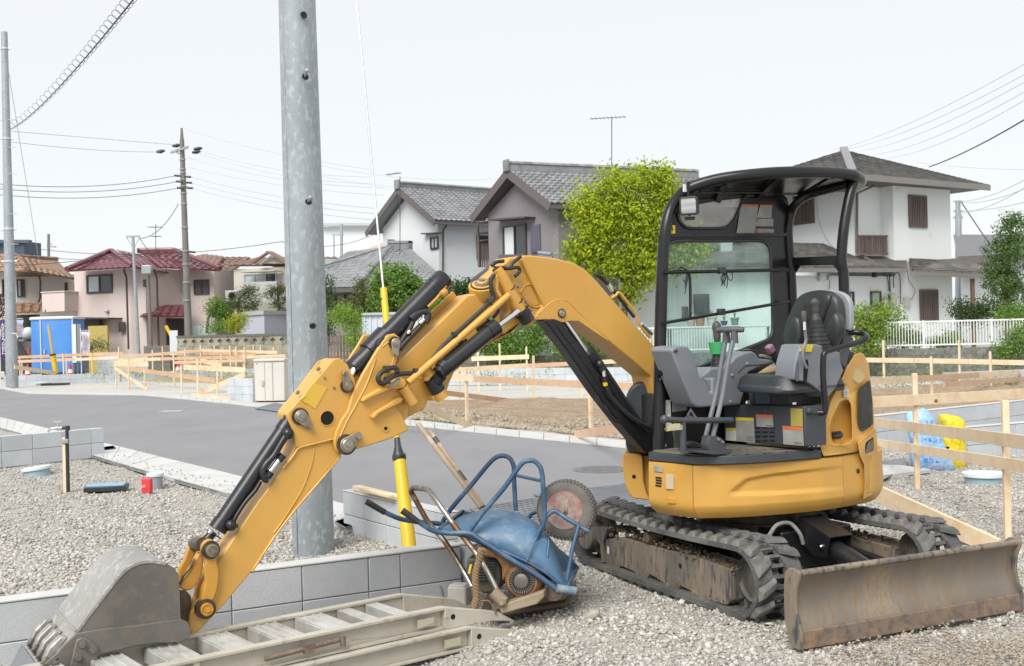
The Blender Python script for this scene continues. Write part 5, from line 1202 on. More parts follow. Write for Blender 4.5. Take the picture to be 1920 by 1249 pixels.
# middle of the undercarriage and slew ring
mb=MB();mb.box(und(0,.0,.26),(.62,.82,.16),(TV,UV,UP));mb.box(und(0,0,.24),(.30,1.16,.12),(TV,UV,UP));mb.box(und(.36,.05,.27),(.3,.52,.22),(TV,UV,UP))
mb.obj("chassis",m_blk,X,bevel=.012)
mb=MB();mb.lathe(C0+UP*.34,C0+UP,[(0,.40),(.05,.40),(.05,.36),(.15,.36),(.15,.42),(.19,.42)],40);mb.obj("slew_ring",m_grease,X,smooth=30)
mb=MB()
for(x0,y0,x1,y1,r)in((1552,1002,1588,1050,.045),):
    pass
hc=crop(1400,880,3.385)
mb=MB();a=und(.50,.0,.36);b_=und(1.18,.0,.165)
mb.tube([a.lerp(b_,.30),a.lerp(b_,.86)],[.052,.052],20);mb.obj("blade_cylinder",m_blkc,X,smooth=40)
mb=MB();mb.tube([a.lerp(b_,.82),b_+(b_-a)*.06],[.028,.028],14);mb.obj("blade_cylinder_rod",m_rust2,X,smooth=40)
d_=(b_-a).normalized();nrm_=d_.cross(UV);
if nrm_.z<0:nrm_=-nrm_
mb=MB()
q0=a.lerp(b_,-.02);q1=a.lerp(b_,.36)
for s in(-1,1):
    mb.ext([q0+UV*(.075*s)+nrm_*.09,q1+UV*(.075*s)+nrm_*.085,q1+UV*(.075*s)+nrm_*-.03,q1.lerp(q0,.4)+UV*(.075*s)-nrm_*.07,q0+UV*(.075*s)-nrm_*.02],UV*(.008*s))
mb.ext([q0+UV*.083+nrm_*.09,q1+UV*.083+nrm_*.085,q1-UV*.083+nrm_*.085,q0-UV*.083+nrm_*.09],nrm_*.008)
mb.obj("cylinder_guard",m_blk,X,bevel=.002)
for s in(-1,1):
    p=q0.lerp(q1,.80)+UV*(.083*s)+nrm_*.01;mb=MB();mb.lathe(p,p+UV*s,[(0,.016),(.006,.016),(.006,.010),(.016,.010),(.016,0)],12);mb.obj("guard_bolt",m_chr,X)
    mb=MB();mb.bar(und(.46,.29*s,.21),und(1.26,.25*s,.15),.07,.085);mb.obj("blade_arm",m_blk,X,bevel=.008)
mb=MB();mb.tube([onplane(1426,1004,und(.45,0,0),TV),onplane(1440,1006,und(.5,0,0),TV),onplane(1456,985,und(.52,0,0),TV),onplane(1480,981,und(.52,0,0),TV),onplane(1499,1000,und(.55,0,0),TV),onplane(1506,1020,und(.55,0,0),TV)],.012,10,5);mb.obj("blade_hose",M("grey_braided_hose",(.24,.24,.22),.6,bump=.8,bs=180),X,smooth=60)
# dozer blade
prof=[(.0,.0),(.012,.0),(.008,.085),(-.022,.15),(-.036,.21),(-.030,.27),(-.008,.325),(.020,.355),(.012,.367),(-.03,.367),(-.052,.34),(-.062,.27),(-.066,.21),(-.05,.14),(-.02,.085)]
ua,ub=-.785,.69
bl=MB();tb=1.34
bl.ext([und(tb+t,ua,z+.002)for t,z in prof],UV*(ub-ua))
bo=bl.obj("blade",m_rust,X,smooth=35)
mb=MB();mb.ext([und(tb+.013,ua,.002),und(tb+.032,ua,.004),und(tb+.026,ua,.088),und(tb+.010,ua,.092)],UV*(ub-ua));mb.obj("wear_edge",m_rust2,bo,bevel=.003)
mb=MB();mb.tube([und(tb+.004,ua,.362),und(tb+.004,ub,.362)],.017,10);mb.obj("top_lip",m_mud,bo,smooth=60)
for uu,sg in((ua,-1),(ub,1)):
    pts=[(.034,.0),(.036,.09),(.010,.15),(-.004,.21),(.004,.29),(.030,.35),(.030,.37),(.012,.385),(-.04,.385),(-.075,.36),(-.085,.28),(-.085,.12),(-.05,.02),(-.02,.0)]
    mb=MB();mb.ext([und(tb+t,uu,z)for t,z in pts],UV*(.018*sg));mb.obj("end_plate",m_mud,bo,bevel=.004)
mb=MB();mb.box(und(tb-.115,.0,.2),(.09,.34,.10),(TV,UV,UP));mb.obj("blade_bracket",m_blk,bo,bevel=.006)

# ---------------------------------------------------------------- slewing body
ZT,ZB=.793,.485
near_px=[(1216,864),(1256,869),(1298,872),(1352,871),(1410,868.5),(1475,864.5),(1541,859.5),(1580,855),(1612,850.5)]
OUT=[G(x,y,ZT)for x,y in near_px]
rear=[Vector((*q_,0))for q_ in[(2.13,6.66),(2.215,6.78),(2.275,6.93),(2.30,7.10),(2.27,7.30),(2.19,7.47),(2.05,7.62),(1.85,7.72),(1.6,7.75),(1.35,7.70),(1.14,7.58),(1.0,7.40),(.93,7.2),(.88,6.9)]]
cen=Vector((1.58,6.98,0))
def ring(P,s,z):return[Vector((cen.x+(p[0]-cen.x)*s,cen.y+(p[1]-cen.y)*s,z))for p in P]
# side skirt from the near outline, a fine grid so that the pressed swage has real depth
def skirt(P,name,cols,swage=False):
    mb=MB();zs=[(ZT,.985),(ZT-.006,.998),(.74,1.0),(.72,1.0),(.70,1.0),(.68,1.001),(.66,1.002),(.645,1.002),(.63,1.003),(.61,1.003),(.595,1.004),(.58,1.004),(.565,1.003),(.55,1.0),(.535,.992),(.515,.975),(ZB+.005,.945),(ZB,.92)]
    if swage:
        zs=[(ZT,.985),(ZT-.006,.998)]+[(.785-i*.0075,1.0+.004*i/30)for i in range(1,31)]+[(.552,1.0),(.535,.992),(.515,.975),(ZB+.005,.945),(ZB,.92)]
    # resample
    Q=[];
    for i in range(len(P)-1):
        k=cols
        for j in range(k):Q.append(Vector(P[i]).lerp(Vector(P[i+1]),j/k))
    Q.append(Vector(P[-1]));n=len(Q)
    SM=[Q[0]]+[(Q[i-1]+Q[i]*2+Q[i+1])/4 for i in range(1,n-1)]+[Q[-1]]
    for _ in range(3):SM=[SM[0]]+[(SM[i-1]+SM[i]*2+SM[i+1])/4 for i in range(1,n-1)]+[SM[-1]]
    vs=[]
    for z,s in zs:
        for p in ring(SM,s,z):
            if swage:
                x,y=pix(p)
                top=np.interp(x,[1362,1400,1440,1541,1600],[926,897,889,877,870]);bot=np.interp(x,[1362,1380,1480,1612],[926,931,927,917])
                d=min(max((y-top)/6,0),1)*min(max((bot-y)/7,0),1)*min(max((x-1364)/16,0),1)*np.interp(x,[1400,1480,1600],[1,.75,0])
                p=p+(cen-Vector((p.x,p.y,0))).normalized()*(.022*d)
            vs.append(p)
    m=len(zs)
    fs=[(j*n+i,(j+1)*n+i,(j+1)*n+i+1,j*n+i+1)for j in range(m-1)for i in range(n-1)]
    # back shell so that the panel has thickness
    b=len(vs);vs+=[v+(cen-Vector((v.x,v.y,0))).normalized()*.02 for v in vs]
    fs+=[tuple(i+b for i in reversed(f))for f in fs[:]]
    for i in range(n-1):fs.append((i,i+1,b+i+1,b+i));k=(m-1)*n;fs.append((k+i+1,k+i,b+k+i,b+k+i+1))
    for j in range(m-1):fs.append((j*n,b+j*n,b+(j+1)*n,(j+1)*n));k=n-1;fs.append((j*n+k,(j+1)*n+k,b+(j+1)*n+k,b+j*n+k))
    mb.add(vs,fs);o=mb.obj(name,m_yel,X,smooth=28)
    bm=bmesh.new();bm.from_mesh(o.data);bmesh.ops.recalc_face_normals(bm,faces=bm.faces[:]);bm.to_mesh(o.data);bm.free()
    return o
sA=skirt(OUT[:3],"front_corner_panel",8)
sB=skirt([OUT[2]+(OUT[3]-OUT[2]).normalized()*.004]+OUT[3:8],"side_skirt",16,True)
sC=skirt([OUT[7]+(OUT[8]-OUT[7]).normalized()*.004,OUT[8]]+rear[:9],"counterweight_skirt",8)
sD=skirt(rear[8:],"far_skirt",6)
# pan under the body and deck on it
allp=OUT+[Vector((p[0],p[1],0))for p in rear]
mb=MB();a1=ring(allp,.93,ZB+.004);mb.ext(a1,(0,0,.02));mb.obj("belly_plate",m_blk,X)
mb=MB();mb.ext(ring(allp,.96,ZT-.06),(0,0,.05));mb.obj("deck",m_blk,X)
# step-in platform
fl_px=[(1216,848),(1256,852),(1300,855.5),(1352,855.5),(1410,853.5),(1475,849),(1540,843.5)]
ZF=.843
FLP=[G(x,y,ZF)for x,y in fl_px]
fl_poly=FLP+[loc(-.10,.30,ZF),loc(.1,-.06,ZF),loc(.80,-.06,ZF)]
mb=MB();mb.ext([p-UP*.046 for p in fl_poly],(0,0,.046));mb.obj("platform",m_dks,X,bevel=.004)
inn=[cen+(p-cen)*.965 for p in FLP]
mb=MB();mb.ext([Vector((p.x,p.y,ZF))for p in inn]+[loc(.16,.60,ZF),loc(.24,-.03,ZF),loc(.80,-.03,ZF)],(0,0,.005));fm=mb.obj("floor_mat",m_floor,X)
mb=MB()
for i in range(13):
    for j in range(22):
        f=.34+i*.035;l=.02+j*.03
        q=loc(f,l,ZF+.006);x,y=pix(q)
        if y<np.interp(x,[p[0]for p in fl_px],[p[1]for p in fl_px])-2.5 and x<1530 and x>1345:mb.box(q,(.022,.009,.003),(FV,LV,UP)if(i+j)%2 else(LV,FV,UP))
mb.obj("tread_pattern",m_floor,fm,kind="stuff")
# tank side block on the far front corner and its hood
c_t=crop(1160,640,3.675)
Yt=6.86
mb=MB();P=[W(x,y,Yt)for x,y in c_t([(25,785),(35,770),(156,782),(165,800),(172,960),(190,1040),(215,1085),(215,1096),(92,1082),(62,1030),(45,985),(28,880)])]
mb.ext(P,(.10,.55,0));tk=mb.obj("front_side_block",m_yel,X,bevel=.008)
mb=MB();P=[W(x,y,Yt+.06)for x,y in c_t([(156,782),(225,790),(240,900),(240,1110),(215,1090),(190,1040),(168,950)])];mb.ext(P,(.10,.45,0));mb.obj("front_inner_block",m_yel,X,bevel=.008)
p=W(*c_t([(105,932)])[0],Yt);mb=MB();mb.lathe(p-Vector((0,.003,0)),p+Vector((0,1,0)),[(0,.010),(.0,.012),(.02,.012)],14);mb.obj("latch_hole",m_hole,tk)
mb=MB();P=[W(x,y,Yt+.03)for x,y in rnd_px(c_t([(42,560),(60,765),(190,778),(290,775),(290,330),(215,300),(150,278),(95,300),(55,360),(42,440)]),3)]
mb.ext(P,(.12,.50,0));mb.obj("black_tank_hood",m_dks,X,bevel=.022,bseg=3)
# markings on the front corner
def onskirt(px,py,push=.003):
    z=.70;p=G(px,py,z)
    for _ in range(12):  # march the ray to the skirt's outline
        pass
    return None
def ray_out(px,py,off=0.004):
    """point where the pixel's ray meets the near outline raised as a wall"""
    d=ray(px,py);best=None
    for i in range(len(OUT)-1):
        a=OUT[i];b=OUT[i+1];e=(b-a);n=Vector((e.y,-e.x,0)).normalized()
        if n.y>0:n=-n
        q=onplane(px,py,a+n*off,n);t=(q-a).dot(e)/e.length_squared
        if-.02<=t<=1.02:return q,e.normalized(),n
    a=OUT[-2];b=OUT[-1];e=b-a;n=Vector((e.y,-e.x,0)).normalized();n=-n if n.y>0 else n
    return onplane(px,py,a+n*off,n),e.normalized(),n
for y in(935-38,902,907,911.5):
    pass
for(x0,y0,x1,y1)in((1229,895.5,1240,896.5),(1227,900.5,1243,901.5),(1227,905.5,1243,906.5),(1229,910.5,1240,911.5)):
    q,e,n=ray_out((x0+x1)/2,(y0+y1)/2,.003);mb=MB();mb.box(q,(.05,.006,.009),(e,n,UP));mb.obj("vent_slot",m_hole,sA,bevel=.002)
P=[]
for(x,y)in c_t([(318,915),(385,925),(400,950),(415,1120),(340,1115),(330,1080),(320,920)]):P.append(ray_out(x,y,.005)[0])
mb=MB();mb.ext(P,cen.lerp(cen,0)*0+Vector((.004,.006,0)));fo_=mb.obj("fuel_flap",m_yel,sA,bevel=.002)
q,e,n=ray_out(*c_t([(352,968)])[0],.008);mb=MB();mb.box(q,(.052,.004,.085),(e,n,UP));mb.obj("flap_window",M("frosted_cover",(.5,.42,.28),.4),sA,bevel=.01)
q,e,n=ray_out(*c_t([(365,1098)])[0],.006);mb=MB();mb.box(q,(.055,.008,.035),(e,n,UP));mb.obj("flap_latch",m_yelw,sA,bevel=.004)
q,e,n=ray_out(*c_t([(272,880)])[0],.004);mb=MB();mb.box(q,(.075,.004,.034),(e,n,UP));pl_=mb.obj("maker_plate",m_stg,sA,bevel=.002)
q,e,n=ray_out(1609,883,.006)
# ---------------------------------------------------------------- rear engine housing (near side panel)
def S(px,off=0.0):
    return float(np.interp(px,[1530,1541,1575,1607,1627,1640,1650],[6.36,6.385,6.46,6.55,6.63,6.71,6.78]))+off
c6=crop(1380,640,3.903)
outer=rnd_px(c6([(612,760),(616,640),(640,560),(690,440),(760,300),(830,160),(868,96),(900,86),(930,92),(968,165),(985,300),(1000,430),(1010,560),(1006,640),(960,690),(908,735),(890,812),(760,832),(640,845),(628,815)]),1)
scoop=rnd_px(c6([(690,690),(684,640),(700,570),(740,480),(770,438),(810,428),(838,455),(845,560),(848,700),(835,738),(780,752),(720,757),(700,735)]),2)
fn=lambda x,y:W(x,y,S(x))
hp=tess(outer,[scoop],fn,"rear_side_panel",m_yel,X,Vector((.012,.03,0)),bevel=.006)
mb=MB()
P1=[W(x,y,S(x))+Vector((.004,.010,0))for x,y in scoop];P2=[W(x,y,S(x))+Vector((.03,.09,0))for x,y in[((a[0]-1576)*.82+1577,(a[1]-793)*.86+795)for a in scoop]]
n=len(P1);mb.add(P1+P2,[(i,(i+1)%n,(i+1)%n+n,i+n)for i in range(n)]+[tuple(range(n,2*n))])
o=mb.obj("filler_recess",m_yel,hp,smooth=50)
bm=bmesh.new();bm.from_mesh(o.data);bmesh.ops.recalc_face_normals(bm,faces=bm.faces[:]);bmesh.ops.reverse_faces(bm,faces=bm.faces[:]);bm.to_mesh(o.data);bm.free()
q=W(*c6([(738,700)])[0],S(1569,.03));ax=Vector((-.10,-.22,.97)).normalized()
mb=MB();mb.lathe(q,q+ax,[(-.05,.026),(.0,.026)],20);mb.obj("filler_neck",m_yelw,hp,smooth=30)
mb=MB();mb.lathe(q,q+ax,[(.0,.034),(.004,.037),(.018,.037),(.022,.032),(.024,0)],12);mb.bar(q+ax*.028-FV*.034,q+ax*.028+FV*.034,.012,.012,ax);mb.obj("fuel_cap",m_vin,hp,bevel=.002)
win=rnd_px(c6([(893,360),(905,345),(940,320),(975,285),(984,300),(998,430),(1004,600),(985,625),(930,660),(905,640),(893,560)]),1)
mb=MB();mb.ext([W(x,y,S(x))+Vector((-.0015,-.004,0))for x,y in win],(.002,.005,0));mb.obj("side_window",m_gdark,hp)
mb=MB();mb.ext([W(x,y,S(x))+Vector((.004,.012,0))for x,y in win],(.002,.005,0));mb.obj("window_backing",m_hole,hp)
p=W(*c6([(893,250)])[0],S(1609));mb=MB();nn=Vector((.35,-.93,0)).normalized();mb.lathe(p-nn*.0,p+nn,[(0,.042),(.003,.042),(.003,.036),(.002,.036),(.002,0)],28);mb.obj("round_badge",M("faded_badge",(.48,.36,.18),.45),hp)
p=W(*c6([(803,379)])[0],S(1586));e_=(W(1600,730,S(1600))-W(1575,730,S(1575))).normalized();nn=e_.cross(UP);nn=-nn if nn.y>0 else nn
mb=MB();mb.box(p+nn*.002,(.042,.002,.048),(e_,nn,UP));st=mb.obj("white_label",m_wht,hp)
mb=MB()
for i in range(6):mb.box(p+nn*.0035+UP*(.018-i*.007)+e_*(-.002*(i%2)),(.034-.006*(i%2),.0008,.0022),(e_,nn,UP))
mb.obj("small_print",m_ink,hp)
# black plinth plate with bolts between seat base and panel
mb=MB();mb.ext([W(x,y,S(x,-.005))for x,y in c6([(505,640),(520,545),(612,520),(690,440),(660,560),(612,640),(612,780),(505,772)])],(.02,.03,0));mb.obj("bracket_plate",m_dks,X)
for x in(527,560,592):
    p=W(*c6([(x,757)])[0],S(1520,-.02));mb=MB();mb.lathe(p,p+LV,[(0,.010),(.0,.012),(.01,.012),(.012,.006)],10);mb.obj("plate_bolt",m_chr,X)
p=W(*c6([(591,619)])[0],S(1531,-.008));mb=MB();mb.lathe(p,p+LV,[(0,.019),(.002,.019),(.002,0)],24);mb.obj("red_round_sticker",m_redst,X)
mb=MB();mb.box(p+LV*.003,(.026,.001,.003),(FV,LV,UP));mb.box(p+LV*.003-UP*.008,(.02,.001,.003),(FV,LV,UP));mb.obj("sticker_print",m_wht,X)
# hood behind the side panel, with the rear counterweight above the skirt
top=[loc(-.30,.47,0),loc(-.45,.40,0),loc(-.62,.25,0),loc(-.68,.05,0),loc(-.66,-.2,0),loc(-.5,-.45,0),loc(-.25,-.55,0),loc(-.22,.0,0)]
mb=MB()
lo=[Vector((1.98,6.66,.80)),Vector((2.10,6.80,.80)),Vector((2.20,7.0,.80)),Vector((2.21,7.2,.80)),Vector((2.16,7.45,.8)),Vector((1.9,7.66,.8)),Vector((1.6,7.68,.8)),Vector((1.55,7.2,.8))]
hi=[Vector((2.00,6.74,1.32)),Vector((2.06,6.84,1.32)),Vector((2.12,7.0,1.30)),Vector((2.12,7.15,1.29)),Vector((2.07,7.38,1.28)),Vector((1.85,7.52,1.28)),Vector((1.62,7.5,1.28)),Vector((1.68,7.15,1.30))]
lo=lo[:1]+lo[1:];n=8
mb.add(lo+hi,[tuple(range(n-1,-1,-1)),tuple(range(n,2*n))]+[(i,(i+1)%n,(i+1)%n+n,i+n)for i in range(n)])
mb.obj("engine_hood",m_yel,X,bevel=.03,bseg=3)
# bulge of the counterweight with its grille
cw=rnd_px(c6([(890,740),(960,690),(1010,635),(1024,640),(1036,800),(1040,950),(1030,1050),(1000,1120),(928,1160),(942,1050),(936,900),(905,835)]),1)
cwf=lambda x,y:W(x,y,S(x,-.03)if x<1640 else S(x,-.02))
gr=c6([(944,762),(952,740),(1005,702),(1010,800),(995,812),(946,834)])
co=tess(cw,[gr],cwf,"counterweight_corner",m_yel,X,Vector((.02,.06,0)),bevel=.006)
mb=MB();mb.ext([cwf(x,y)+Vector((.012,.04,0))for x,y in gr],(.002,.006,0));mb.obj("grille_backing",m_hole,co)
mb=MB()
g0=[cwf(x,y)+Vector((.006,.018,0))for x,y in c6([(946,762),(1008,705),(1010,800),(946,834)])]
for i in range(9):
    t=i/8;mb.tube([g0[0].lerp(g0[1],t),g0[3].lerp(g0[2],min(1,max(0,t+.35)))],.0018,5);mb.tube([g0[0].lerp(g0[1],min(1,max(0,t+.35))),g0[3].lerp(g0[2],t)],.0018,5)
mb.obj("grille_mesh",m_pin,co)
q,e,n=ray_out(1609,883,.004);mb=MB();mb.lathe(q,q+n,[(0,.014),(.002,.014),(.002,.009),(.006,.006)],16);mb.obj("keyhole",m_blk,sB)

# ---------------------------------------------------------------- canopy
LP=-.05
dep=lambda x,y:onl(x,y,float(np.interp(x,[1235,1262,1300,1400,1500,1620],[LP,LP,.06,.24,.385,.41])))
c1=crop(1160,300,3.673)
post=[onl(1236,846,LP),onl(1237,700,LP),onl(1240,560,LP),onl(1244,470,LP),onl(1249,425,LP),dep(1258,392),dep(1275,367),dep(1298,351),dep(1345,337),dep(1400,329),dep(1460,324),dep(1520,323),dep(1570,324.5),dep(1600,329)]
ctip=[dep(1600,329),onl(1612,335,.37),onl(1613,342,.30),onl(1600,348,.2),onl(1540,352,.0)]
pp=smoothpath(post,5)+smoothpath(ctip,4)[1:]
mb=MB();mb.tube(pp,.036,14);cp=mb.obj("canopy_frame",m_blk,X,smooth=60)
# roof skin between the near rail and the far rail
nearr=smoothpath(post[7:],4);farr=[onl(x,y,-.07)for x,y in((1300,378),(1345,370),(1400,364),(1450,361),(1500,359),(1545,357))]
farr=smoothpath(farr,5)
mb=MB();k=14
N1=[nearr[int(round(i*(len(nearr)-1)/k))]for i in range(k+1)];N2=[farr[int(round(i*(len(farr)-1)/k))]for i in range(k+1)]
vs=[];
for z in(.012,-.018):
    for i in range(k+1):
        for j in range(5):vs.append(N1[i].lerp(N2[i],j/4)+UP*(z+.02*math.sin(math.pi*j/4)))
fs=[];w_=5;o2=(k+1)*5
for i in range(k):
    for j in range(4):
        a=i*w_+j;fs.append((a,a+1,a+w_+1,a+w_));fs.append((o2+a,o2+a+w_,o2+a+w_+1,o2+a+1))
mb.add(vs,fs);mb.obj("canopy_roof",m_blk,X,smooth=40)
mb=MB();mb.tube([p for p in farr],.028,10)
for q in(.25,.55,.82):
    a=N1[int(q*k)];b=N2[int(q*k)];mb.bar(a-UP*.03,b-UP*.03,.035,.02)
mb.obj("roof_rail",m_blk,X,smooth=50)
mb=MB();a=dep(1345,343);b=onl(1420,372,-.04)
mb.tube([dep(1312,360)-UP*.0,onl(1432,361,.05)],.007,8);mb.tube([dep(1320,354),onl(1438,357,.05)],.005,8);mb.box(onl(1440,360,.05),(.05,.03,.02),(FV,LV,UP));mb.obj("gas_strut",m_blk,X,smooth=50)
# right hand guard: upper plate with skylight, lower plate with the glass pane
up_o=rnd_px(c1([(318,512),(322,440),(332,370),(360,310),(410,262),(520,222),(760,205),(1000,205),(1110,222),(1160,260),(1178,330),(1176,512)]),1)
sky_h=rnd_px(c1([(410,360),(412,300),(470,240),(600,225),(780,222),(884,224),(850,280),(815,370),(785,425),(752,455),(700,469),(500,470),(450,452),(418,410)]),2)
dec_h=rnd_px(c1([(800,508),(806,420),(840,330),(880,270),(940,245),(1112,240),(1122,300),(1095,420),(1086,508)]),1)
fnl=lambda x,y:onl(x,y,LP)
gp=tess(up_o,[sky_h],fnl,"upper_guard_plate",m_blk,X,-LV*.012,bevel=.002)
mb=MB();mb.ext([onl(x,y,LP-.006)for x,y in sky_h],-LV*.004);mb.obj("skylight_pane",m_glass2,gp)
mb=MB();mb.tube([onl(x,y,LP+.006)for x,y in sky_h],.009,8,closed=True);mb.obj("pane_seal",m_vin,gp,smooth=60)
pane=rnd_px([(1248.5,478),(1251,463),(1263,454),(1290,451.5),(1350,452),(1424,451.5),(1438,459),(1444.5,474),(1447,540),(1449,612),(1446,628),(1438,638),(1400,653),(1355,671),(1308,690),(1268,699),(1250,694),(1243,680),(1243,600),(1245,540)],2)
lo_o=[(1236,442.5),(1484,441.5),(1492,520),(1492,640),(1470,668),(1420,700),(1402,760),(1400,838),(1240,846)]
lp_=tess(lo_o,[pane],fnl,"lower_guard_plate",m_blk,X,-LV*.012,bevel=.002)
mb=MB();mb.ext([onl(x,y,LP-.006)for x,y in pane],-LV*.005);mb.obj("side_glass",m_glass,lp_)
mb=MB();mb.tube([onl(x,y,LP+.007)for x,y in pane],.011,8,closed=True);mb.obj("pane_seal",m_vin,lp_,smooth=60)
mb=MB();mb.bar(onl(1240,441.5,LP+.01),onl(1480,440,LP+.01),.02,.02);mb.obj("guard_rail",m_blk,X)
# rear right pillar, rear left post, guard bar
c1p=lambda L:[onl(x,y,l)for x,y,l in L]
mb=MB();mb.tube(c1p([(1487,700,LP),(1487,600,LP),(1484,520,LP),(1480,470,LP),(1478,430,LP),(1483,400,LP+.01),(1494,380,.02),(1515,366,.08),(1548,356,.2),(1590,346,.36)]),.030,12,5);mb.obj("rear_right_post",m_blk,X,smooth=60)
mb=MB();mb.tube(c1p([(1602,340,.38),(1592,372,.385),(1582,430,.385),(1578,485,.385),(1582,520,.385),(1583,600,.385),(1583,680,.385)]),.032,12,5);mb.obj("rear_left_post",m_blk,X,smooth=60)
mb=MB();mb.bar(onl(1484,491,LP),onl(1580,488,.385),.03,.055);
mb.ext([onl(1488,496,LP),onl(1505,494,.03),onl(1488,520,LP)],FV*.01);mb.ext([onl(1576,492,.38),onl(1560,493,.32),onl(1578,515,.385)],FV*.01);mb.obj("rear_guard_bar",m_blk,X,bevel=.004)
# grab bars across the pane with the wiper handle, clamps and tied cords
b1=lambda x,y:onl(x,y,LP+.05)
mb=MB();mb.tube([b1(1243,511),b1(1478,506)],.011,10);mb.tube([b1(1240,606.5),b1(1480,565.5)],.010,10);mb.tube([b1(1243,511.5),b1(1282,508.5),b1(1291,514),b1(1294,530),b1(1294,590),b1(1290,597),b1(1280,600)],.009,10,4);gb=mb.obj("grab_bar",m_blk,X,smooth=60)
for(x,y)in((1353,507),(1352,585)):
    mb=MB();mb.box(b1(x,y),(.045,.035,.04),(FV,LV,UP));mb.obj("bar_clamp",m_vin,X,bevel=.004)
mk=M("purple_cord",(.10,.05,.22),.6)
mb=MB()
for k in range(4):mb.tube([b1(1362,508),b1(1352+k*3,520),b1(1355-k,528+3*k),b1(1361,522),b1(1362,509)],.003,6,4)
mb.tube([b1(1360,508),b1(1372,512),b1(1373,524),b1(1367,524),b1(1361,510)],.003,6,4);mb.tube([b1(1363,510),b1(1364,530),b1(1362,541)],.003,6,4);mb.obj("tied_cord",m_hose,gb,smooth=60)
mb=MB();mb.tube([b1(1361,522),b1(1358,532),b1(1360,536)],.0035,6,3);mb.obj("cord_end",mk,gb,smooth=60)
mb=MB()
for k in range(3):mb.tube([b1(1265+k*2,509),b1(1276,503-k),b1(1290,508),b1(1290-k*2,520),b1(1285,545),b1(1285-k,550)],.003,6,4)
mb.obj("tied_cord",m_hose,gb,smooth=60)
mb=MB();mb.tube([b1(1281,524),b1(1286,532),b1(1284,538)],.0035,6,3);mb.obj("cord_end",mk,gb,smooth=60)
# work lamp
q=onl(1291,386,.06);d1=(FV*.75+LV*.62-UP*.12).normalized();s1=UP.cross(d1).normalized();u1=d1.cross(s1)
mb=MB();mb.ext([q+s1*a+u1*b for a,b in((-.055,-.045),(-.045,-.055),(.045,-.055),(.055,-.045),(.055,.045),(.045,.055),(-.045,.055),(-.055,.045))],d1*-.05)
mb.tube([q-d1*.05,q-d1*.09],[.045,.02],12);wl=mb.obj("work_lamp",m_vin,X,bevel=.004)
mb=MB();mb.ext([q+d1*.002+s1*a+u1*b for a,b in((-.043,-.036),(-.036,-.043),(.036,-.043),(.043,-.036),(.043,.036),(.036,.043),(-.036,.043),(-.043,.036))],d1*.002)
m_lens=M("lamp_lens",(.62,.64,.66),.15,.6,c2=(.35,.37,.4),ns=3,stretch=(1,1,12));mb.obj("lens",m_lens,wl)
for i in range(-3,4):
    pass
mb=MB();mb.bar(q-d1*.03+s1*.0+u1*.14,q-d1*.03-u1*.06,.014,.05,d1);mb.bar(q-d1*.03-u1*.075-s1*.03,q-d1*.03-u1*.075+s1*.03,.02,.02);mb.obj("lamp_bracket",m_blk,wl)
# stickers on pillar and plates
def stick(px,py,l,w,h,mat,parent,push=.004,name="sticker",tilt=0.0):
    p=onl(px,py,l+push);mb=MB();a=FV*math.cos(tilt)+UP*math.sin(tilt);b=UP*math.cos(tilt)-FV*math.sin(tilt)
    mb.box(p,(w,.0012,h),(a,LV,b));return mb.obj(name,mat,parent)
st=stick(1257,431,LP,.072,.056,m_sty,gp,.010,"arm_warning_sticker")
def tri(p,s,a=None,mat=m_ink,parent=None,name="warning_triangle"):
    a=a or FV;mb=MB();P=[p-a*s,p+a*s,p+UP*s*1.7]
    c=(P[0]+P[1]+P[2])/3
    for i in range(3):mb.bar(P[i],P[(i+1)%3],.002,.004,LV)
    mb.bar(c+UP*s*.5,c-UP*s*.1,.002,.004,LV);return mb.obj(name,mat,parent)
tri(onl(1253,435,LP+.013),.013,None,m_ink,st)
def words(txt,p,size,a,n,mat,parent,up=UP,name="lettering",ex=.0006):
    cu=bpy.data.curves.new("t",'FONT');cu.body=txt;cu.size=size;cu.align_x='CENTER';cu.align_y='CENTER';cu.extrude=ex;cu.resolution_u=2
    ob=bpy.data.objects.new("t",cu);COL.objects.link(ob);bpy.context.view_layer.update()
    dg=bpy.context.evaluated_depsgraph_get();me=bpy.data.meshes.new_from_object(ob.evaluated_get(dg));bpy.data.objects.remove(ob)
    me.materials.clear();me.materials.append(mat)
    o=bpy.data.objects.new(name,me);COL.objects.link(o);m=mtx(p,a,up,n)
    if parent:o.parent=parent;o.matrix_local=Matrix.Translation(-org(parent))@ m
    else:o.matrix_world=m
    ORG[o.name]=p
    return o
words("ト",onl(1262,431,LP+.0125),.032,-FV,LV,m_ink,st)
def decal(pts,l,rows,head=None,base=m_stg,parent=gp,push=.006,hm=m_sto):
    P=[onl(x,y,l+push)for x,y in pts];mb=MB();mb.ext(P,-LV*.0015);o=mb.obj("safety_decal",base,parent)
    if head:
        a,b,c,d=P;mb=MB();mb.ext([a+LV*.0008,b+LV*.0008,b.lerp(c,head)+LV*.0008,a.lerp(d,head)+LV*.0008],-LV*.0008);mb.obj("decal_header",hm,o)
    if rows:
        mb=MB();a,b,c,d=P
        for i in range(rows):
            t=(head or .05)+.06+(1-(head or .05)-.12)*(i+.5)/rows;L0=a.lerp(d,t);R0=b.lerp(c,t);mb.bar(L0.lerp(R0,.08)+LV*.001,L0.lerp(R0,random.uniform(.6,.93))+LV*.001,.0018,.0004,LV)
        mb.obj("decal_print",M("faint_print",(.16,.16,.15),.6),o)
    return o
decal(c1([(842,306),(962,308),(938,508),(812,506)]),LP,0,.07)
decal(c1([(975,308),(1058,310),(1052,400),(952,398)]),LP,0,.10)
decal(c1([(948,404),(1066,405),(1064,458),(946,456)]),LP,0,.0)
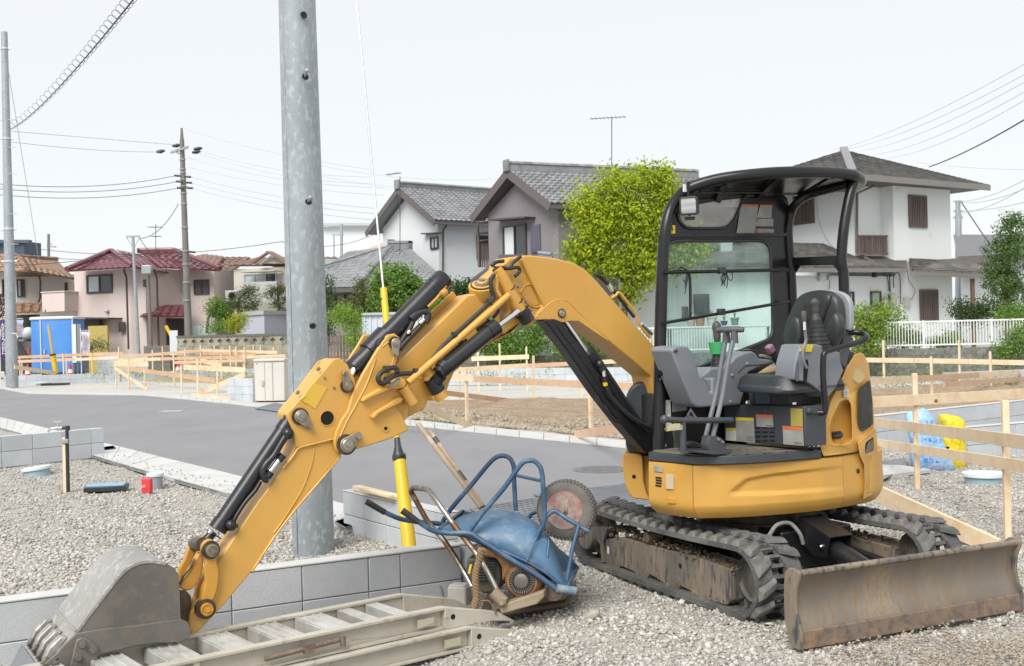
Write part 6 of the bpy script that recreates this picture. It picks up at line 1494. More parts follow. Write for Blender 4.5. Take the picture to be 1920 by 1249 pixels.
decal(c1([(946,474),(1070,476),(1068,507),(944,506)]),LP,3,.0)
stick(*c1([(965,490)])[0],LP,.022,.022,m_sto,gp,.012);stick(*c1([(960,415)])[0],LP,.022,.014,m_sto,gp,.012)
p=dep(1290,357)+Vector((-.02,-.033,.01));mb=MB();mb.box(p,(.03,.012,.045),(FV,LV,UP));mb.obj("rail_sticker",m_wht,cp)

# ---------------------------------------------------------------- controls
cA=crop(1220,560,5.677);cB=crop(1440,520,5.205);cF=crop(1220,700,5.647)
def prism(name,pts,l,w,mat,parent=X,bevel=.01,bseg=3,label=None):
    mb=MB();mb.ext(PL(pts,l),-LV*w);return mb.obj(name,mat,parent,bevel=bevel,bseg=bseg,label=label)
rc=prism("right_console",cA([(610,770),(640,735),(790,728),(870,660),(900,620),(1000,575),(1080,555),(1120,580),(1160,640),(1290,650),(1330,690),(1190,720),(1040,790),(1045,880),(1010,960),(960,1130),(540,1160),(500,850)]),.13,.15,m_gpl,bevel=.012)
prism("console_front",cA([(218,550),(250,515),(320,500),(400,510),(440,560),(460,600),(510,770),(520,840),(600,900),(625,1000),(655,1000),(650,850),(700,840),(720,1140),(540,1160),(480,1150),(440,1110),(330,840)]),.20,.19,m_gpl,bevel=.014)
mb=MB();mb.tube([onl(*cA([(285,550)])[0],.205),onl(*cA([(250,570)])[0],.205)],.004,6);mb.obj("console_slot",m_hole,rc)
for(x,y)in cA([(1028,692),(848,1096),(868,815)]):
    p=onl(x,y,.132);mb=MB();mb.lathe(p,p+LV,[(0,.010),(.004,.010),(.006,.006),(.006,0)],12);mb.obj("console_screw",m_stg,rc)
mb=MB();mb.tube(smoothpath(PL(cA([(930,790),(1000,720),(1040,712),(1200,700),(1280,696)]),.132),4),.0015,5);mb.obj("panel_seam",m_vin,rc)
mb=MB()
for i in range(5):p=onl(*cA([(1180+i*22,606+i*7)])[0],.10);mb.box(p,(.02,.03,.014),(FV,LV,UP))
mb.obj("console_switches",m_stg,rc,bevel=.002)
prism("console_knob_cap",cA([(1040,550),(1080,535),(1120,545),(1150,590),(1160,625),(1140,620),(1110,575),(1080,556)]),.12,.08,m_vin,bevel=.006)
def stickj(name,base,top,boot_r,grip,parent=X,n=5,extra=None):
    """joystick: ribbed rubber boot and a shaped grip"""
    base=V3(base);top=V3(top);ax=(top-base);L=ax.length;ax.normalize()
    pr=[];bl=L*grip
    for i in range(n):
        t0=bl*i/n;t1=bl*(i+.55)/n;r=boot_r*(1-.62*(i/n))
        pr+=[(t0,r),(t1,r*.97),(t1+.001,r*.84),(bl*(i+1)/n-.001,r*.80)]
    mb=MB();mb.lathe(base,top,pr+[(bl,boot_r*.3)],20);o=mb.obj(name+"_boot",m_hose,parent,smooth=25)
    mb=MB();mb.tube([base+ax*bl*.9,base+ax*(bl+(L-bl)*.35)],[boot_r*.42,.014],14)
    g0=base+ax*(bl+(L-bl)*.2);k=[.015,.017,.020,.021,.021,.023,.026,.027,.022,.008];n2=len(k)
    mb.tube([g0+(top-g0)*(i/(n2-1))for i in range(n2)],k,14);g=mb.obj(name,m_gripm,parent,smooth=60)
    return g
m_gripm=M("grip_rubber",(.045,.042,.040),.55,c2=(.075,.07,.066),ns=9)
stickj("right_joystick",onl(*cA([(712,735)])[0],.06),onl(*cA([(700,238)])[0],.06),.047,.40)
jb=onl(*cA([(705,520)])[0],.06)
mb=MB();p0=onl(*cA([(712,590)])[0],.06);mb.lathe(p0,p0+UP,[(0,.040),(.07,.055),(.072,.052),(.004,.037)],24);mb.obj("green_cup_holder",m_grn,X,smooth=40)
# blade lever with faded cap
mb=MB();mb.bar(onl(*cA([(1365,700)])[0],.16),onl(*cA([(1290,560)])[0],.16),.03,.035,LV);bl_=mb.obj("blade_lever",m_vin,X,bevel=.004)
mb=MB();mb.bar(onl(*cA([(1292,575)])[0],.16),onl(*cA([(1252,500)])[0],.16),.042,.045,LV);mb.obj("blade_lever_cap",m_mag,X,bevel=.008)
# travel levers
for(L_,l)in(([(640,1249),(700,1000),(760,640),(805,400)],.33),([(715,1249),(770,1000),(830,640),(890,400)],.40)):
    P=PL(cA(L_),l);P=[P[0]+(P[0]-P[1])*.55]+P
    P[0]=onl(*((1320,832)if l<.35 else(1335,826)),l)
    mb=MB();mb.tube(P,.0135,12,3);lv=mb.obj("travel_lever",M("lever_grey_paint",(.12,.135,.155),.35,c2=(.17,.18,.2),ns=5),X,smooth=60)
    t=P[-1];e=(FV*.55-LV*.85).normalized()
    mb=MB();mb.tube([t-UP*.04,t+UP*.03],[.024,.019],12);mb.tube([t+UP*.034-e*.055,t+UP*.038-e*.03,t+UP*.038+e*.03,t+UP*.034+e*.055],[.014,.018,.018,.013],12);mb.obj("lever_grip",M("grey_grip",(.075,.075,.078),.55),lv,smooth=60)
lv_b=[(1317,817),(1334,818),(1334,843),(1317,843)]
prism("lever_bracket",[(1318,818),(1328,818),(1328,842),(1318,842)],.33,.012,m_dks,bevel=.002)
o=prism("lever_bracket",rnd_px([(1330,820),(1345,818),(1356,824),(1360,834),(1360,845),(1330,845)],2),.43,.06,m_dks,bevel=.004)
bolt(1346,824,.43,2.4,o);bolt(1354,829,.43,2.4,o)
prism("lever_base",[(1315,846),(1372,844),(1372,851),(1340,853),(1315,850)],.45,.2,m_dks,bevel=.003)
# foot rail and corner grab rail
mb=MB();P=PL(cF([(145,488),(330,500),(700,497),(860,495)]),.42);mb.tube(P,.0165,12);mb.ball(P[0],.024)
mb.tube([onl(*cF([(342,505)])[0],.42),onl(*cF([(345,845)])[0],.42)],.0165,12);mb.obj("foot_rail",m_dks,X,smooth=60)
mb=MB();P=PL(cA([(95,790),(330,800),(560,800),(820,795),(880,805),(930,850),(945,900),(960,1100),(965,1249)]),LP+.08);P.append(onl(1388,785,LP+.08))
mb.tube(P,[.014]*4+[.016]*20,12,0)if False else mb.tube(smoothpath(P,5),.0165,12);mb.obj("corner_grab_rail",m_blk,X,smooth=60)
prism("rail_plate",cA([(75,700),(135,700),(150,760),(150,800),(250,850),(105,880),(75,880)]),LP+.045,.01,m_blk,bevel=.002)
for(x,y)in cA([(98,727),(103,856)]):bolt(x,y,LP+.045,2.6,X,mat=m_chr)
for(x,y)in cF([(135,590),(147,760)]):bolt(x,y,LP+.02,3.2,X,mat=m_chr)
# things on the dark wall
decal(cF([(104,288),(210,282),(216,535),(114,540)]),LP,14,None,m_wht,lp_,.012)
decal(cF([(226,290),(380,280),(383,392),(232,410)]),LP,6,None,m_stg,lp_,.012)
mb=MB();mb.ext(PL(cF([(425,368),(500,482),(358,480)]),LP+.014),-LV*.002);o=mb.obj("triangle_sticker",m_wht,lp_)
mb=MB()
for k in range(16):p=onl(*cF([(425+random.uniform(-45,45),450+random.uniform(-10,25))])[0],LP+.016);mb.box(p,(.006,.001,.006),(FV,LV,UP))
mb.box(onl(*cF([(428,430)])[0],LP+.016),(.02,.001,.02),(FV,LV,UP));mb.obj("blue_print",M("blue_ink",(.03,.05,.25),.6),o)
o=prism("yellow_name_sticker",cF([(190,540),(312,530),(312,600),(168,614)]),.43,.002,m_sty,bevel=0)
words("安全第一",onl(*cF([(243,560)])[0],.433),.028,-FV,LV,m_wht,o);words("前後確認",onl(*cF([(260,585)])[0],.433),.026,-FV,LV,m_wht,o)
mb=MB()
for i in range(7):mb.bar(onl(*cF([(252,628+i*24)])[0],.36),onl(*cF([(318,632+i*24)])[0],.36),.012,.016)
mb.obj("foot_pedal",m_vin,X,bevel=.003)
mb=MB();mb.ext(PL(cF([(250,612),(322,618),(322,790),(290,788)]),.35),-LV*.02);mb.obj("pedal_plate",m_dks,X)
prism("floor_pedal",cF([(380,740),(450,720),(548,745),(548,790),(470,800),(400,790)]),.28,.05,m_vin,bevel=.008)
# seat base
def box_on_front(pts,f,depth):
    mb=MB();mb.ext([onf(x,y,f)for x,y in pts],-FV*depth);return mb
FB=.27
o=box_on_front(cF([(770,335),(1632,350),(1640,778),(780,712)]),FB,.17).obj("seat_base_box",m_dks,X,bevel=.006)
sb=o
box_on_front(cF([(1035,195),(1470,205),(1480,350),(1040,330)]),FB-.06,.26).obj("seat_riser",m_dks,X,bevel=.006)
mb=box_on_front(cF([(1010,135),(1800,140),(1640,195),(1015,190)]),FB-.09,.22);mb.obj("seat_slide",m_vin,X)
for(x,y)in cF([(1165,150),(1385,150)]):p=onf(x,y,FB-.08);mb=MB();mb.lathe(p-FV*.02,p+FV,[(0,.016),(.03,.016),(.03,.008),(.036,.008)],14);mb.obj("slide_roller",m_pin,X)
mb=MB();p0=onf(*cF([(1140,105)])[0],FB-.05);p1=onf(*cF([(1350,108)])[0],FB-.05);mb.tube([p0,p1],.022,12);mb.obj("seat_adjust_bar",m_dks,X,smooth=50)
mb=MB()
for r_ in range(4):
    for c in range(3):
        x=1134+c*76;y=578+r_*46;x0=x-30;x1=x+30
        mb.ext([onf(a,b,FB+.002)for a,b in rnd_px(cF([(x0,y),(x0+8,y-9),(x1-8,y-9),(x1,y),(x1-8,y+9),(x0+8,y+9)]),1)],-FV*.0015)
mb.obj("vent_slots",m_hole,sb)
def fdecal(pts,head,hm,rows=0,base=m_stg):
    P=[onf(x,y,FB+.004)for x,y in cF(pts)];mb=MB();mb.ext(P,-FV*.002);o=mb.obj("warning_label",base,sb)
    if head:a,b,c,d=P;mb=MB();mb.ext([a+FV*.001,b+FV*.001,b.lerp(c,head)+FV*.001,a.lerp(d,head)+FV*.001],-FV*.001);mb.obj("label_header",hm,o)
    if rows:
        mb=MB();a,b,c,d=P
        for i in range(rows):t=.92-i*.07;mb.bar(a.lerp(d,t).lerp(b.lerp(c,t),.55)+FV*.001,a.lerp(d,t).lerp(b.lerp(c,t),.94)+FV*.001,.002,.0004,FV)
        mb.obj("label_print",m_ink,o)
fdecal([(795,578),(905,580),(905,718),(795,708)],.2,m_sty,0,m_wht);fdecal([(900,466),(1090,472),(1102,735),(905,718)],.13,m_sty,3)
fdecal([(1114,434),(1292,442),(1298,572),(1122,566)],.24,m_sto,2);fdecal([(1396,555),(1610,572),(1620,768),(1405,752)],.2,m_sto,2)
fdecal([(1480,370),(1605,376),(1610,565),(1485,560)],0,None,0,M("faded_yellow_label",(.36,.30,.07),.5))
P=[onf(x,y,FB-.055)for x,y in cF([(1105,205),(1262,210),(1265,328),(1110,320)])];mb=MB();mb.ext(P,-FV*.002);mb.obj("riser_label",M("dull_blue_label",(.09,.13,.17),.4),sb)
for(x,y)in cF([(1022,318),(1520,330)]):p=onf(x,y,FB-.02);mb=MB();mb.lathe(p,p+UP,[(0,.012),(.012,.012),(.018,.004)],6);mb.obj("base_bolt",m_chr,sb)
p=onf(*cF([(1232,392)])[0],FB+.001);mb=MB();mb.lathe(p,p+FV,[(0,.024),(.004,.022),(.004,.016),(.002,.014),(.002,0)],20);mb.obj("round_cover",m_dks,sb)
mb=MB();mb.bar(onf(*cF([(1660,395)])[0],FB),onf(*cF([(1790,410)])[0],FB-.12),.03,.03);mb.obj("lock_pipe",m_dks,X,bevel=.006)
# seat cushion and back
cu=[(760-760,0)]
sc_=crop(1160,560,3.123)
cush=sc_([(760,450),(770,425),(830,408),(900,385),(960,378),(1030,380),(1120,385),(1120,470),(1060,500),(860,492),(780,470)])
mb=MB();P=[onl(x,y,.62)for x,y in rnd_px(sc_([(850,440),(880,425),(950,412),(1040,415),(1130,420),(1140,495),(1050,500),(900,492),(855,478)]),1)]
cs=MB()
def cushion(f0,f1,l0,l1,z0,z1,nose):
    n,m=18,14;vs=[];fs=[]
    for s_ in(0,1):
        for i in range(n+1):
            for j in range(m+1):
                u=i/n;v=j/m;f=f0+(f1-f0)*u;l=l0+(l1-l0)*v
                ex=(1-abs(2*v-1)**6)*(1-max(0,(u-.75)/.25)**4)*(1-max(0,(.1-u)/.1)**3)
                lf=(1-abs(2*v-1)**8*.35)
                z=(z0+(z1-z0)*(ex**.5)+.018*(abs(2*v-1)**2)*ex-.012*math.sin(math.pi*u)*ex-.02*u)if s_ else z0-.02*u
                ff=f if abs(2*v-1)<.6 else f-(abs(2*v-1)-.6)*.12*u
                vs.append(loc(ff,l,z))
    k=(n+1)*(m+1)
    for i in range(n):
        for j in range(m):
            a=i*(m+1)+j;fs.append((k+a,k+a+1,k+a+m+2,k+a+m+1));fs.append((a,a+m+1,a+m+2,a+1))
    ed=[i*(m+1)for i in range(n+1)]
    for i in range(n):fs.append((i*(m+1),k+i*(m+1),k+(i+1)*(m+1),(i+1)*(m+1)));a=i*(m+1)+m;fs.append((a,a+m+1,k+a+m+1,k+a))
    for j in range(m):fs.append((j,j+1,k+j+1,k+j));a=n*(m+1)+j;fs.append((a,k+a,k+a+1,a+1))
    mb=MB();mb.add(vs,fs);return mb
o=cushion(-.06,.42,.19,.65,1.215,1.30,0).obj("seat_cushion",m_vin,X,smooth=50)
bm=bmesh.new();bm.from_mesh(o.data);bmesh.ops.recalc_face_normals(bm,faces=bm.faces[:]);bm.to_mesh(o.data);bm.free()
mb=MB();mb.ext([loc(f,l,1.175)for f,l in((-.06,.20),(.36,.20),(.42,.28),(.42,.56),(.36,.64),(-.06,.64))],UP*.045);mb.obj("seat_pan",m_dks,X,bevel=.012)
back=rnd_px(cB([(208,600),(225,480),(265,370),(310,270),(360,190),(440,145),(540,124),(640,135),(700,165),(745,215),(765,300),(768,420),(760,520),(740,620),(715,700),(680,800),(240,840),(215,720)]),3)
# padded back: outline on a plane, lofted forward to a smaller ring
def padded(outl,f,thick,name,mat,parent=X,levels=((0,.94),(.35,1.0),(.8,.985),(1.0,.9),(1.08,.55),(1.1,.1)),bend=.0):
    P=[onf(x,y,f)for x,y in outl];c=sum(P,Vector())/len(P);vs=[];n=len(P)
    for(k,s)in levels:
        for p in P:vs.append(c+(p-c)*s+FV*(thick*k))
    fs=[(j*n+i,j*n+(i+1)%n,(j+1)*n+(i+1)%n,(j+1)*n+i)for j in range(len(levels)-1)for i in range(n)]
    fs+=[tuple(range(n)),tuple((len(levels)-1)*n+i for i in range(n))]
    mb=MB();mb.add(vs,fs);o=mb.obj(name,mat,parent,smooth=60)
    bm=bmesh.new();bm.from_mesh(o.data);bmesh.ops.recalc_face_normals(bm,faces=bm.faces[:]);bm.to_mesh(o.data);bm.free();return o
sb_=padded(back,-.10,.07,"seat_back",m_vin)
padded(rnd_px(cB([(215,620),(240,480),(300,380),(350,420),(370,560),(340,700),(300,790),(235,780),(215,700)]),3),-.04,.05,"seat_bolster",m_vin,sb_)
padded(rnd_px(cB([(690,370),(715,345),(752,420),(748,520),(720,620),(680,690),(620,700),(600,600),(630,480)]),3),-.05,.055,"seat_bolster",m_vin,sb_)
padded(rnd_px(cB([(400,190),(520,170),(640,180),(600,330),(545,470),(430,480),(405,330)]),2),-.045,.035,"seat_back_panel",m_vin,sb_)
shell=rnd_px(cB([(420,150),(540,122),(660,132),(740,165),(785,220),(802,300),(802,500),(770,520),(700,500),(500,400)]),3)
mb=MB();mb.ext([onf(x,y,-.115)for x,y in shell],-FV*.035);mb.obj("seat_shell",M("light_grey_shell",(.27,.28,.30),.5),sb_,bevel=.008)
prism("seat_hinge",cB([(755,500),(812,505),(815,600),(800,720),(770,880),(740,880),(700,830),(690,760),(720,690)]),.60,.04,m_dks,bevel=.006)
prism("belt_stalk",cB([(200,700),(225,690),(245,780),(245,840),(175,840)]),.30,.02,m_vin,bevel=.003)
# left console with joystick and lock lever
prism("left_console",cB([(318,660),(345,650),(475,653),(600,690),(700,732),(712,830),(742,905),(668,1070),(590,1175),(380,1015),(375,850),(358,800),(350,1020),(262,1000),(256,960),(265,840),(285,770)]),.66,.15,m_gpl,bevel=.012)
prism("console_recess",rnd_px(cB([(290,815),(302,850),(298,1005),(272,1000),(266,940)]),2),.664,.01,M("shadowed_plastic",(.09,.10,.12),.6),bevel=0)
prism("console_gap",cB([(360,815),(388,800),(396,850),(380,1000),(356,1020)]),.664,.01,m_hole,bevel=0)
stickj("left_joystick",onl(*cB([(492,690)])[0],.60),onl(*cB([(450,205)])[0],.60),.073,.58,n=7)
o=prism("console_sticker",cB([(348,652),(442,656),(424,730),(308,722)]),.668,.003,m_sty,bevel=0);tri(onl(*cB([(350,712)])[0],.672),.012,None,m_ink,o)
mb=MB();mb.tube(PL(cB([(378,885),(350,830),(338,760),(348,690),(370,620),(365,560),(355,430)]),.70),.009,10,4);ll=mb.obj("lock_lever",M("lever_grey_paint",(.12,.135,.155)),X,smooth=60)
mb=MB();mb.tube(PL(cB([(352,430),(348,350),(346,330)]),.70),[.013,.017,.012],8);mb.obj("lever_knob",m_gripm,ll,smooth=40)
p=onl(*cB([(356,475)])[0],.71);mb=MB();mb.box(p,(.016,.004,.045),(FV,LV,UP));mb.obj("lever_tag",m_wht,ll)
# entry hand rail on the left
rp=PL(cB([(545,1249),(540,1000),(540,800),(560,730),(620,705),(880,635),(960,590),(1005,555),(990,535),(930,540),(815,545)]),.72)
rp[0]=onl(*cB([(560,1290)])[0],.72);rp=[onl(1534,774,.69)]+rp
for i in range(8,len(rp)):rp[i]=rp[i]-LV*(.05*(i-7))
mb=MB();mb.tube(smoothpath(rp,5),.017,12);mb.obj("entry_hand_rail",m_blk,X,smooth=60)
for(x,y)in cB([(820,490),(825,605)]):bolt(x,y,.58,3.2,X,mat=m_chr)
prism("side_tower",cB([(700,735),(800,720),(850,740),(760,890),(742,905),(712,850)]),.5,.06,m_vin,bevel=.004)
# ================================================================ boom, offset links, arm and bucket
LB=-.25  # near face of the boom
k2=crop(620,460,3.097);k1=crop(300,640,3.469);k4=crop(0,980,3.692);k3=crop(780,600,4.163);k5=crop(600,280,2.973)
def slab(name,pts,l,w,mat=m_yel,parent=X,bevel=.006,rnd=0,bseg=2,label=None):
    if rnd:pts=rnd_px(pts,rnd)
    mb=MB();mb.ext(PL(pts,l),-LV*w);return mb.obj(name,mat,parent,bevel=bevel,bseg=bseg,label=label)
boom=slab("boom",k2([(1100,78),(1122,58),(1160,58),(1300,74),(1420,104),(1482,142),(1540,200),(1690,375),(1860,562)])+[(1262,688),(1272,735),(1268,790),(1246,806),(1232,760),(1221,706)]+k2([(1750,668),(1640,578),(1560,520),(1500,480),(1440,440),(1395,438),(1360,446),(1310,446),(1260,430),(1200,428),(1172,430),(1235,348)]),LB,.20,bevel=.009)
# lug plate of the boom cylinder, edge strip and creases
slab("cylinder_lug",k2([(1176,432),(1205,400),(1250,355),(1300,322),(1345,316),(1385,332),(1420,372),(1470,418),(1620,552),(1614,560),(1500,482),(1440,442),(1395,440),(1360,448),(1310,448),(1260,432)]),LB+.012,.012,parent=boom,bevel=.004)
pinboss("boom_pin",*k2([(1341,396)])[0],LB+.012,7,boom,out=.012,mat=m_pin)
def edge(pts,l,r,parent,mat=m_yel):mb=MB();mb.tube(smoothpath(PL(pts,l),4),r,6);return mb.obj("weld_seam",mat,parent,smooth=60)
edge(k2([(1110,84),(1160,190),(1240,350)]),LB+.001,.006,boom)
edge(k2([(1205,400),(1250,355),(1300,322),(1345,316),(1385,332),(1420,372),(1470,418),(1620,552)]),LB+.008,.005,boom)
o=stick(*k2([(1420,411)])[0],LB,.032,.032,m_wht,boom,.004,tilt=-.45);words("S",onl(*k2([(1420,411)])[0],LB+.0055),.028,(-FV),LV,m_ink,boom)
# front casting of the boom with its pocket
slab("boom_nose",k2([(1000,110),(1040,70),(1110,62),(1108,90),(1235,348),(1190,420),(1130,432),(1075,470),(1010,520),(985,500),(1040,380),(985,210)]),LB-.02,.16,parent=boom,bevel=.012)
mb=MB();mb.ext(PL(rnd_px(k2([(1108,270),(1130,238),(1165,236),(1195,300),(1215,345),(1180,352),(1140,330),(1115,300)]),2),LB-.014),-LV*.012);mb.obj("casting_pocket",m_yelw,boom,bevel=.005)
edge(k2([(1100,275),(1130,234),(1170,232),(1205,300),(1222,350),(1180,358),(1140,338)]),LB-.016,.006,boom)
# second boom (offset member) seen along its top
mid=PL(k2([(795,290),(940,262),(985,330),(990,480),(930,530),(880,560),(690,740),(600,830),(545,950),(450,1000),(420,960),(380,800),(375,692)]),LB-.03)
mb=MB();mb.ext(mid,-LV*.13);mo=mb.obj("offset_boom",m_yel,X,bevel=.008)
tp=PL(k2([(782,296),(798,288),(378,690),(362,700)]),LB-.03)
mb=MB();a_=onl(*k2([(800,292)])[0],LB-.02);b_2=onl(*k2([(376,700)])[0],LB-.02)
mb.bar(a_-LV*.15+UP*.012,b_2-LV*.15+UP*.012,.012,.05);mb.obj("top_flange",m_yel,mo,bevel=.003)
# lower web below the cylinders, towards the arm bracket
slab("offset_boom_web",k2([(980,515),(1040,500),(1100,440),(1130,432),(1060,500),(985,545),(905,580),(720,735),(690,800),(668,870),(600,900),(540,905),(495,960),(450,1000),(425,985),(400,940),(470,850),(560,830),(680,750),(900,560)]),LB-.07,.03,parent=mo,bevel=.006)
# top hinge disc
p=onl(*k2([(880,232)])[0],LB-.05);axh=(UP*.80-FV*-.25+LV*.35).normalized()
mb=MB();mb.lathe(p-axh*.07,p+axh,[(0,.07),(.05,.078),(.07,.078),(.072,.06),(.08,.058),(.08,.03),(.095,.028),(.1,.02),(.1,0)],28);hd=mb.obj("hinge_cap",m_yel,X,smooth=30)
mb=MB();mb.lathe(p+axh*.001,p+axh*2,[(0,.066),(.008,.066),(.008,.048),(.004,.046)],28);mb.obj("hinge_grease_ring",m_grease,hd,smooth=30)
mb=MB();mb.lathe(p+axh*.01,p+axh*2,[(0,.045),(.012,.04),(.012,.02),(.026,.018),(.026,0)],8);mb.obj("hinge_bolt",m_pin,hd)
mb=MB();mb.ext(PL(k2([(905,190),(1000,110),(1040,72),(1105,62),(1060,130),(985,200),(950,240),(925,262)]),LB-.05),-LV*.10);mb.obj("hinge_yoke",m_yel,boom,bevel=.008)
# pivot tube of the parallel link, with bracket
mb=MB();P=PL(k2([(985,165),(1050,290),(1100,380),(1140,432)]),LB+.045);mb.tube(P,[.034,.036,.036,.034],20);pv_=mb.obj("pivot_tube",m_yel,X,smooth=60)
mb=MB();d=(P[3]-P[0]).normalized();mb.tube([P[0]-d*.03,P[0]],[.026,.03],16);mb.tube([P[3],P[3]+d*.035],[.03,.024],16);mb.obj("pivot_end",m_yelw,pv_,smooth=60)
for t in(.33,.62):mb=MB();q=P[0].lerp(P[3],t);mb.lathe(q-d*.003,q+d,[(0,.0375),(.006,.0375)],20);mb.obj("joint_line",m_grease,pv_)
mb=MB();mb.ext(PL(k2([(950,185),(972,162),(985,175),(975,250),(1000,295),(985,310),(962,270)]),LB+.055),-LV*.03);mb.obj("link_clip",m_yel,pv_,bevel=.005)
mb=MB();q0=P[0].lerp(P[3],.78);mb.tube([q0,q0+d*.08],[.042,.042],18);mb.tube(PL(k2([(1115,395),(1085,400)]),LB+.05),.03,12);mb.obj("rod_eye",m_blkc,pv_,smooth=50)
for(x,y)in k2([(1090,240),(1018,178),(1138,330),(1163,377)]):bolt(x,y,LB+.03,2.6,pv_)
# parallel link rod
mb=MB();mb.tube(PL(k2([(1035,288),(450,798)]),LB+.075),.0185,16);lr=mb.obj("parallel_link",m_yel,X,smooth=60)
# offset cylinder
mb=MB();mb.tube(PL(k2([(935,492),(625,745)]),LB+.085),.040,24);oc=mb.obj("offset_cylinder",m_blkc,X,smooth=40)
mb=MB();A,B=PL(k2([(965,470),(918,505)]),LB+.085);mb.tube([A,B],.045,24)
A,B=PL(k2([(668,700),(640,725)]),LB+.085);mb.tube([A,B],.044,20);mb.obj("cylinder_head",m_blkc,oc,smooth=40)
mb=MB();mb.tube(PL(k2([(965,475),(1090,382)]),LB+.085),.0165,14);mb.obj("cylinder_rod",m_chr,oc,smooth=60)
mb=MB();q=onl(*k2([(600,805)])[0],LB+.03);ax2=(P[3]-P[0]).normalized();mb.tube([q-ax2*.035,q+ax2*.045],.042,20);mb.tube([q,onl(*k2([(640,755)])[0],LB+.08)],.034,14);mb.obj("cylinder_foot",m_blkc,oc,smooth=50)
for tt,r_ in((-.075,.036),(.07,.040)):
    mb=MB();mb.tube([q+ax2*(tt-.022),q+ax2*(tt+.022)],r_,18);mb.obj("foot_bracket",m_yel,oc,smooth=40)
slab("foot_lug",k2([(540,770),(580,740),(620,715),(612,740),(570,790),(548,790)]),LB+.06,.07,parent=mo,bevel=.006)
slab("foot_lug",k2([(590,880),(655,830),(682,850),(650,885),(600,905)]),LB+.03,.07,parent=mo,bevel=.006)
# big bracket plates holding the arm
brk=k2([(333,520),(372,512),(402,535),(408,575),(392,640),(378,700),(372,760),(420,800),(470,850),(400,905),(378,935),(412,975),(455,1075),(330,1130),(120,1195),(75,1215),(38,1200),(20,1150),(30,1085),(65,1010),(100,960),(128,860),(190,740),(262,620),(300,560)])
br=slab("arm_bracket",brk,LB+.03,.025,bevel=.006)
slab("arm_bracket",[(x-26,y-5)for x,y in brk[:8]]+[(x-10,y)for x,y in brk[10:22]]+[(x-26,y-4)for x,y in brk[22:]],LB-.20,.022,bevel=.006)
mb=MB();mb.ext(PL(k2([(372,700),(470,850),(450,1000),(330,1100),(250,1100),(330,900)]),LB+.004),-LV*.20);mb.obj("bracket_box",m_yel,X,bevel=.006)
for pts in([(185,900),(200,880),(330,810),(405,770),(430,780),(415,810),(250,880),(190,912)],[(240,995),(262,968),(340,920),(400,880),(425,890),(410,915),(290,975),(250,1012)]):
    slab("stiffening_rib",k2(pts),LB+.065,.04,parent=br,bevel=.006)
slab("link_bracket",rnd_px(k2([(325,805),(385,770),(420,772),(440,795),(425,828),(360,835),(330,822)]),2),LB+.075,.035,parent=br,bevel=.008)
q=onl(*k2([(448,868)])[0],LB+.05);mb=MB();mb.tube([q-ax2*.05,q+ax2*.055],.030,18);mb.obj("link_pivot",m_yel,br,smooth=40)
mb=MB();q=onl(*k2([(368,800)])[0],LB+.095);mb.lathe(q,q+ax2*-1,[(0,.04),(.006,.04),(.006,0)],20);mb.obj("keeper_plate",m_pin,br)
q=onl(*k2([(318,1063)])[0],LB+.031);mb=MB();mb.lathe(q,q+LV,[(0,.019),(.004,.019),(.004,.011)],18);mb.obj("boss",m_yel,br,smooth=30);mb=MB();mb.lathe(q,q+LV,[(0,.010),(.005,.010),(.005,0)],14);mb.obj("grease_plug",m_hole,br)
edge(k2([(262,660),(215,790),(150,920),(95,1020),(55,1110)]),LB+.030,.005,br)
edge(k2([(300,590),(345,560),(372,600),(360,680),(335,740)]),LB+.030,.004,br)
def pinlink(a,b,l,ra,rb,parent,name="pin_retainer"):
    """pin with its flag plate and bolt"""
    A=onl(*a,l);B=onl(*b,l);r1=mkr(ra,A.y);r2=mkr(rb,A.y);d=(B-A);L=d.length;d.normalize();n=LV.cross(d);pts=[]
    for k in range(9):an=math.pi/2+math.pi*k/8;pts.append(A+(d*math.cos(an)+n*math.sin(an))*r1)
    for k in range(9):an=-math.pi/2+math.pi*k/8;pts.append(B+(d*math.cos(an)+n*math.sin(an))*r2)
    mb=MB();mb.ext([p+LV*.024 for p in pts],-LV*.014);o=mb.obj(name,m_pin,parent,bevel=.003)
    pinboss("pin_head",*a,l,ra*.8,o,out=.034,ring=None)
    mb=MB();mb.lathe(A,A+LV,[(-.02,r1*1.3),(.010,r1*1.3),(.010,r1)],22);mb.obj("grease_ring",m_grease,o,smooth=30)
    mb=MB();mb.lathe(B+LV*.02,B+LV*2,[(0,r2*.8),(.008,r2*.8),(.008,r2*.6),(.02,r2*.6),(.02,0)],6);mb.obj("pin_bolt",m_pin,o)
    return o
pinlink(k2([(370,567)])[0],k2([(367,628)])[0],LB+.032,9.5,6,br)
pinlink(k1([(1210,672)])[0],k1([(1277,618)])[0],LB+.032,15,8.5,br)
# bottom flank plate of the bracket is done; now the arm
head=k1([(1060,118),(1085,112),(1165,110),(1215,150),(1262,235),(1270,300),(1240,400),(1185,500),(1150,620),(1140,650),(1180,735),(1140,790),(1040,900),(900,1060),(755,1249),(520,1490),(470,1560)])
armpts=k1([(1165,110),(1215,150),(1262,235),(1272,300),(1240,420),(1190,560),(1150,640),(1182,735),(1060,880),(900,1065),(755,1249)])+k4([(1915,92),(1750,330),(1560,560),(1420,710),(1345,782),(1318,770),(1305,690),(1320,620),(1400,545),(1410,450),(1440,380)])+k1([(500,1249),(640,1040),(790,840),(850,740),(870,690),(872,610),(850,540),(832,500),(832,470),(870,425),(960,310),(1060,195),(1130,118)])
arm=slab("arm",armpts,LB-.005,.15,bevel=.008)
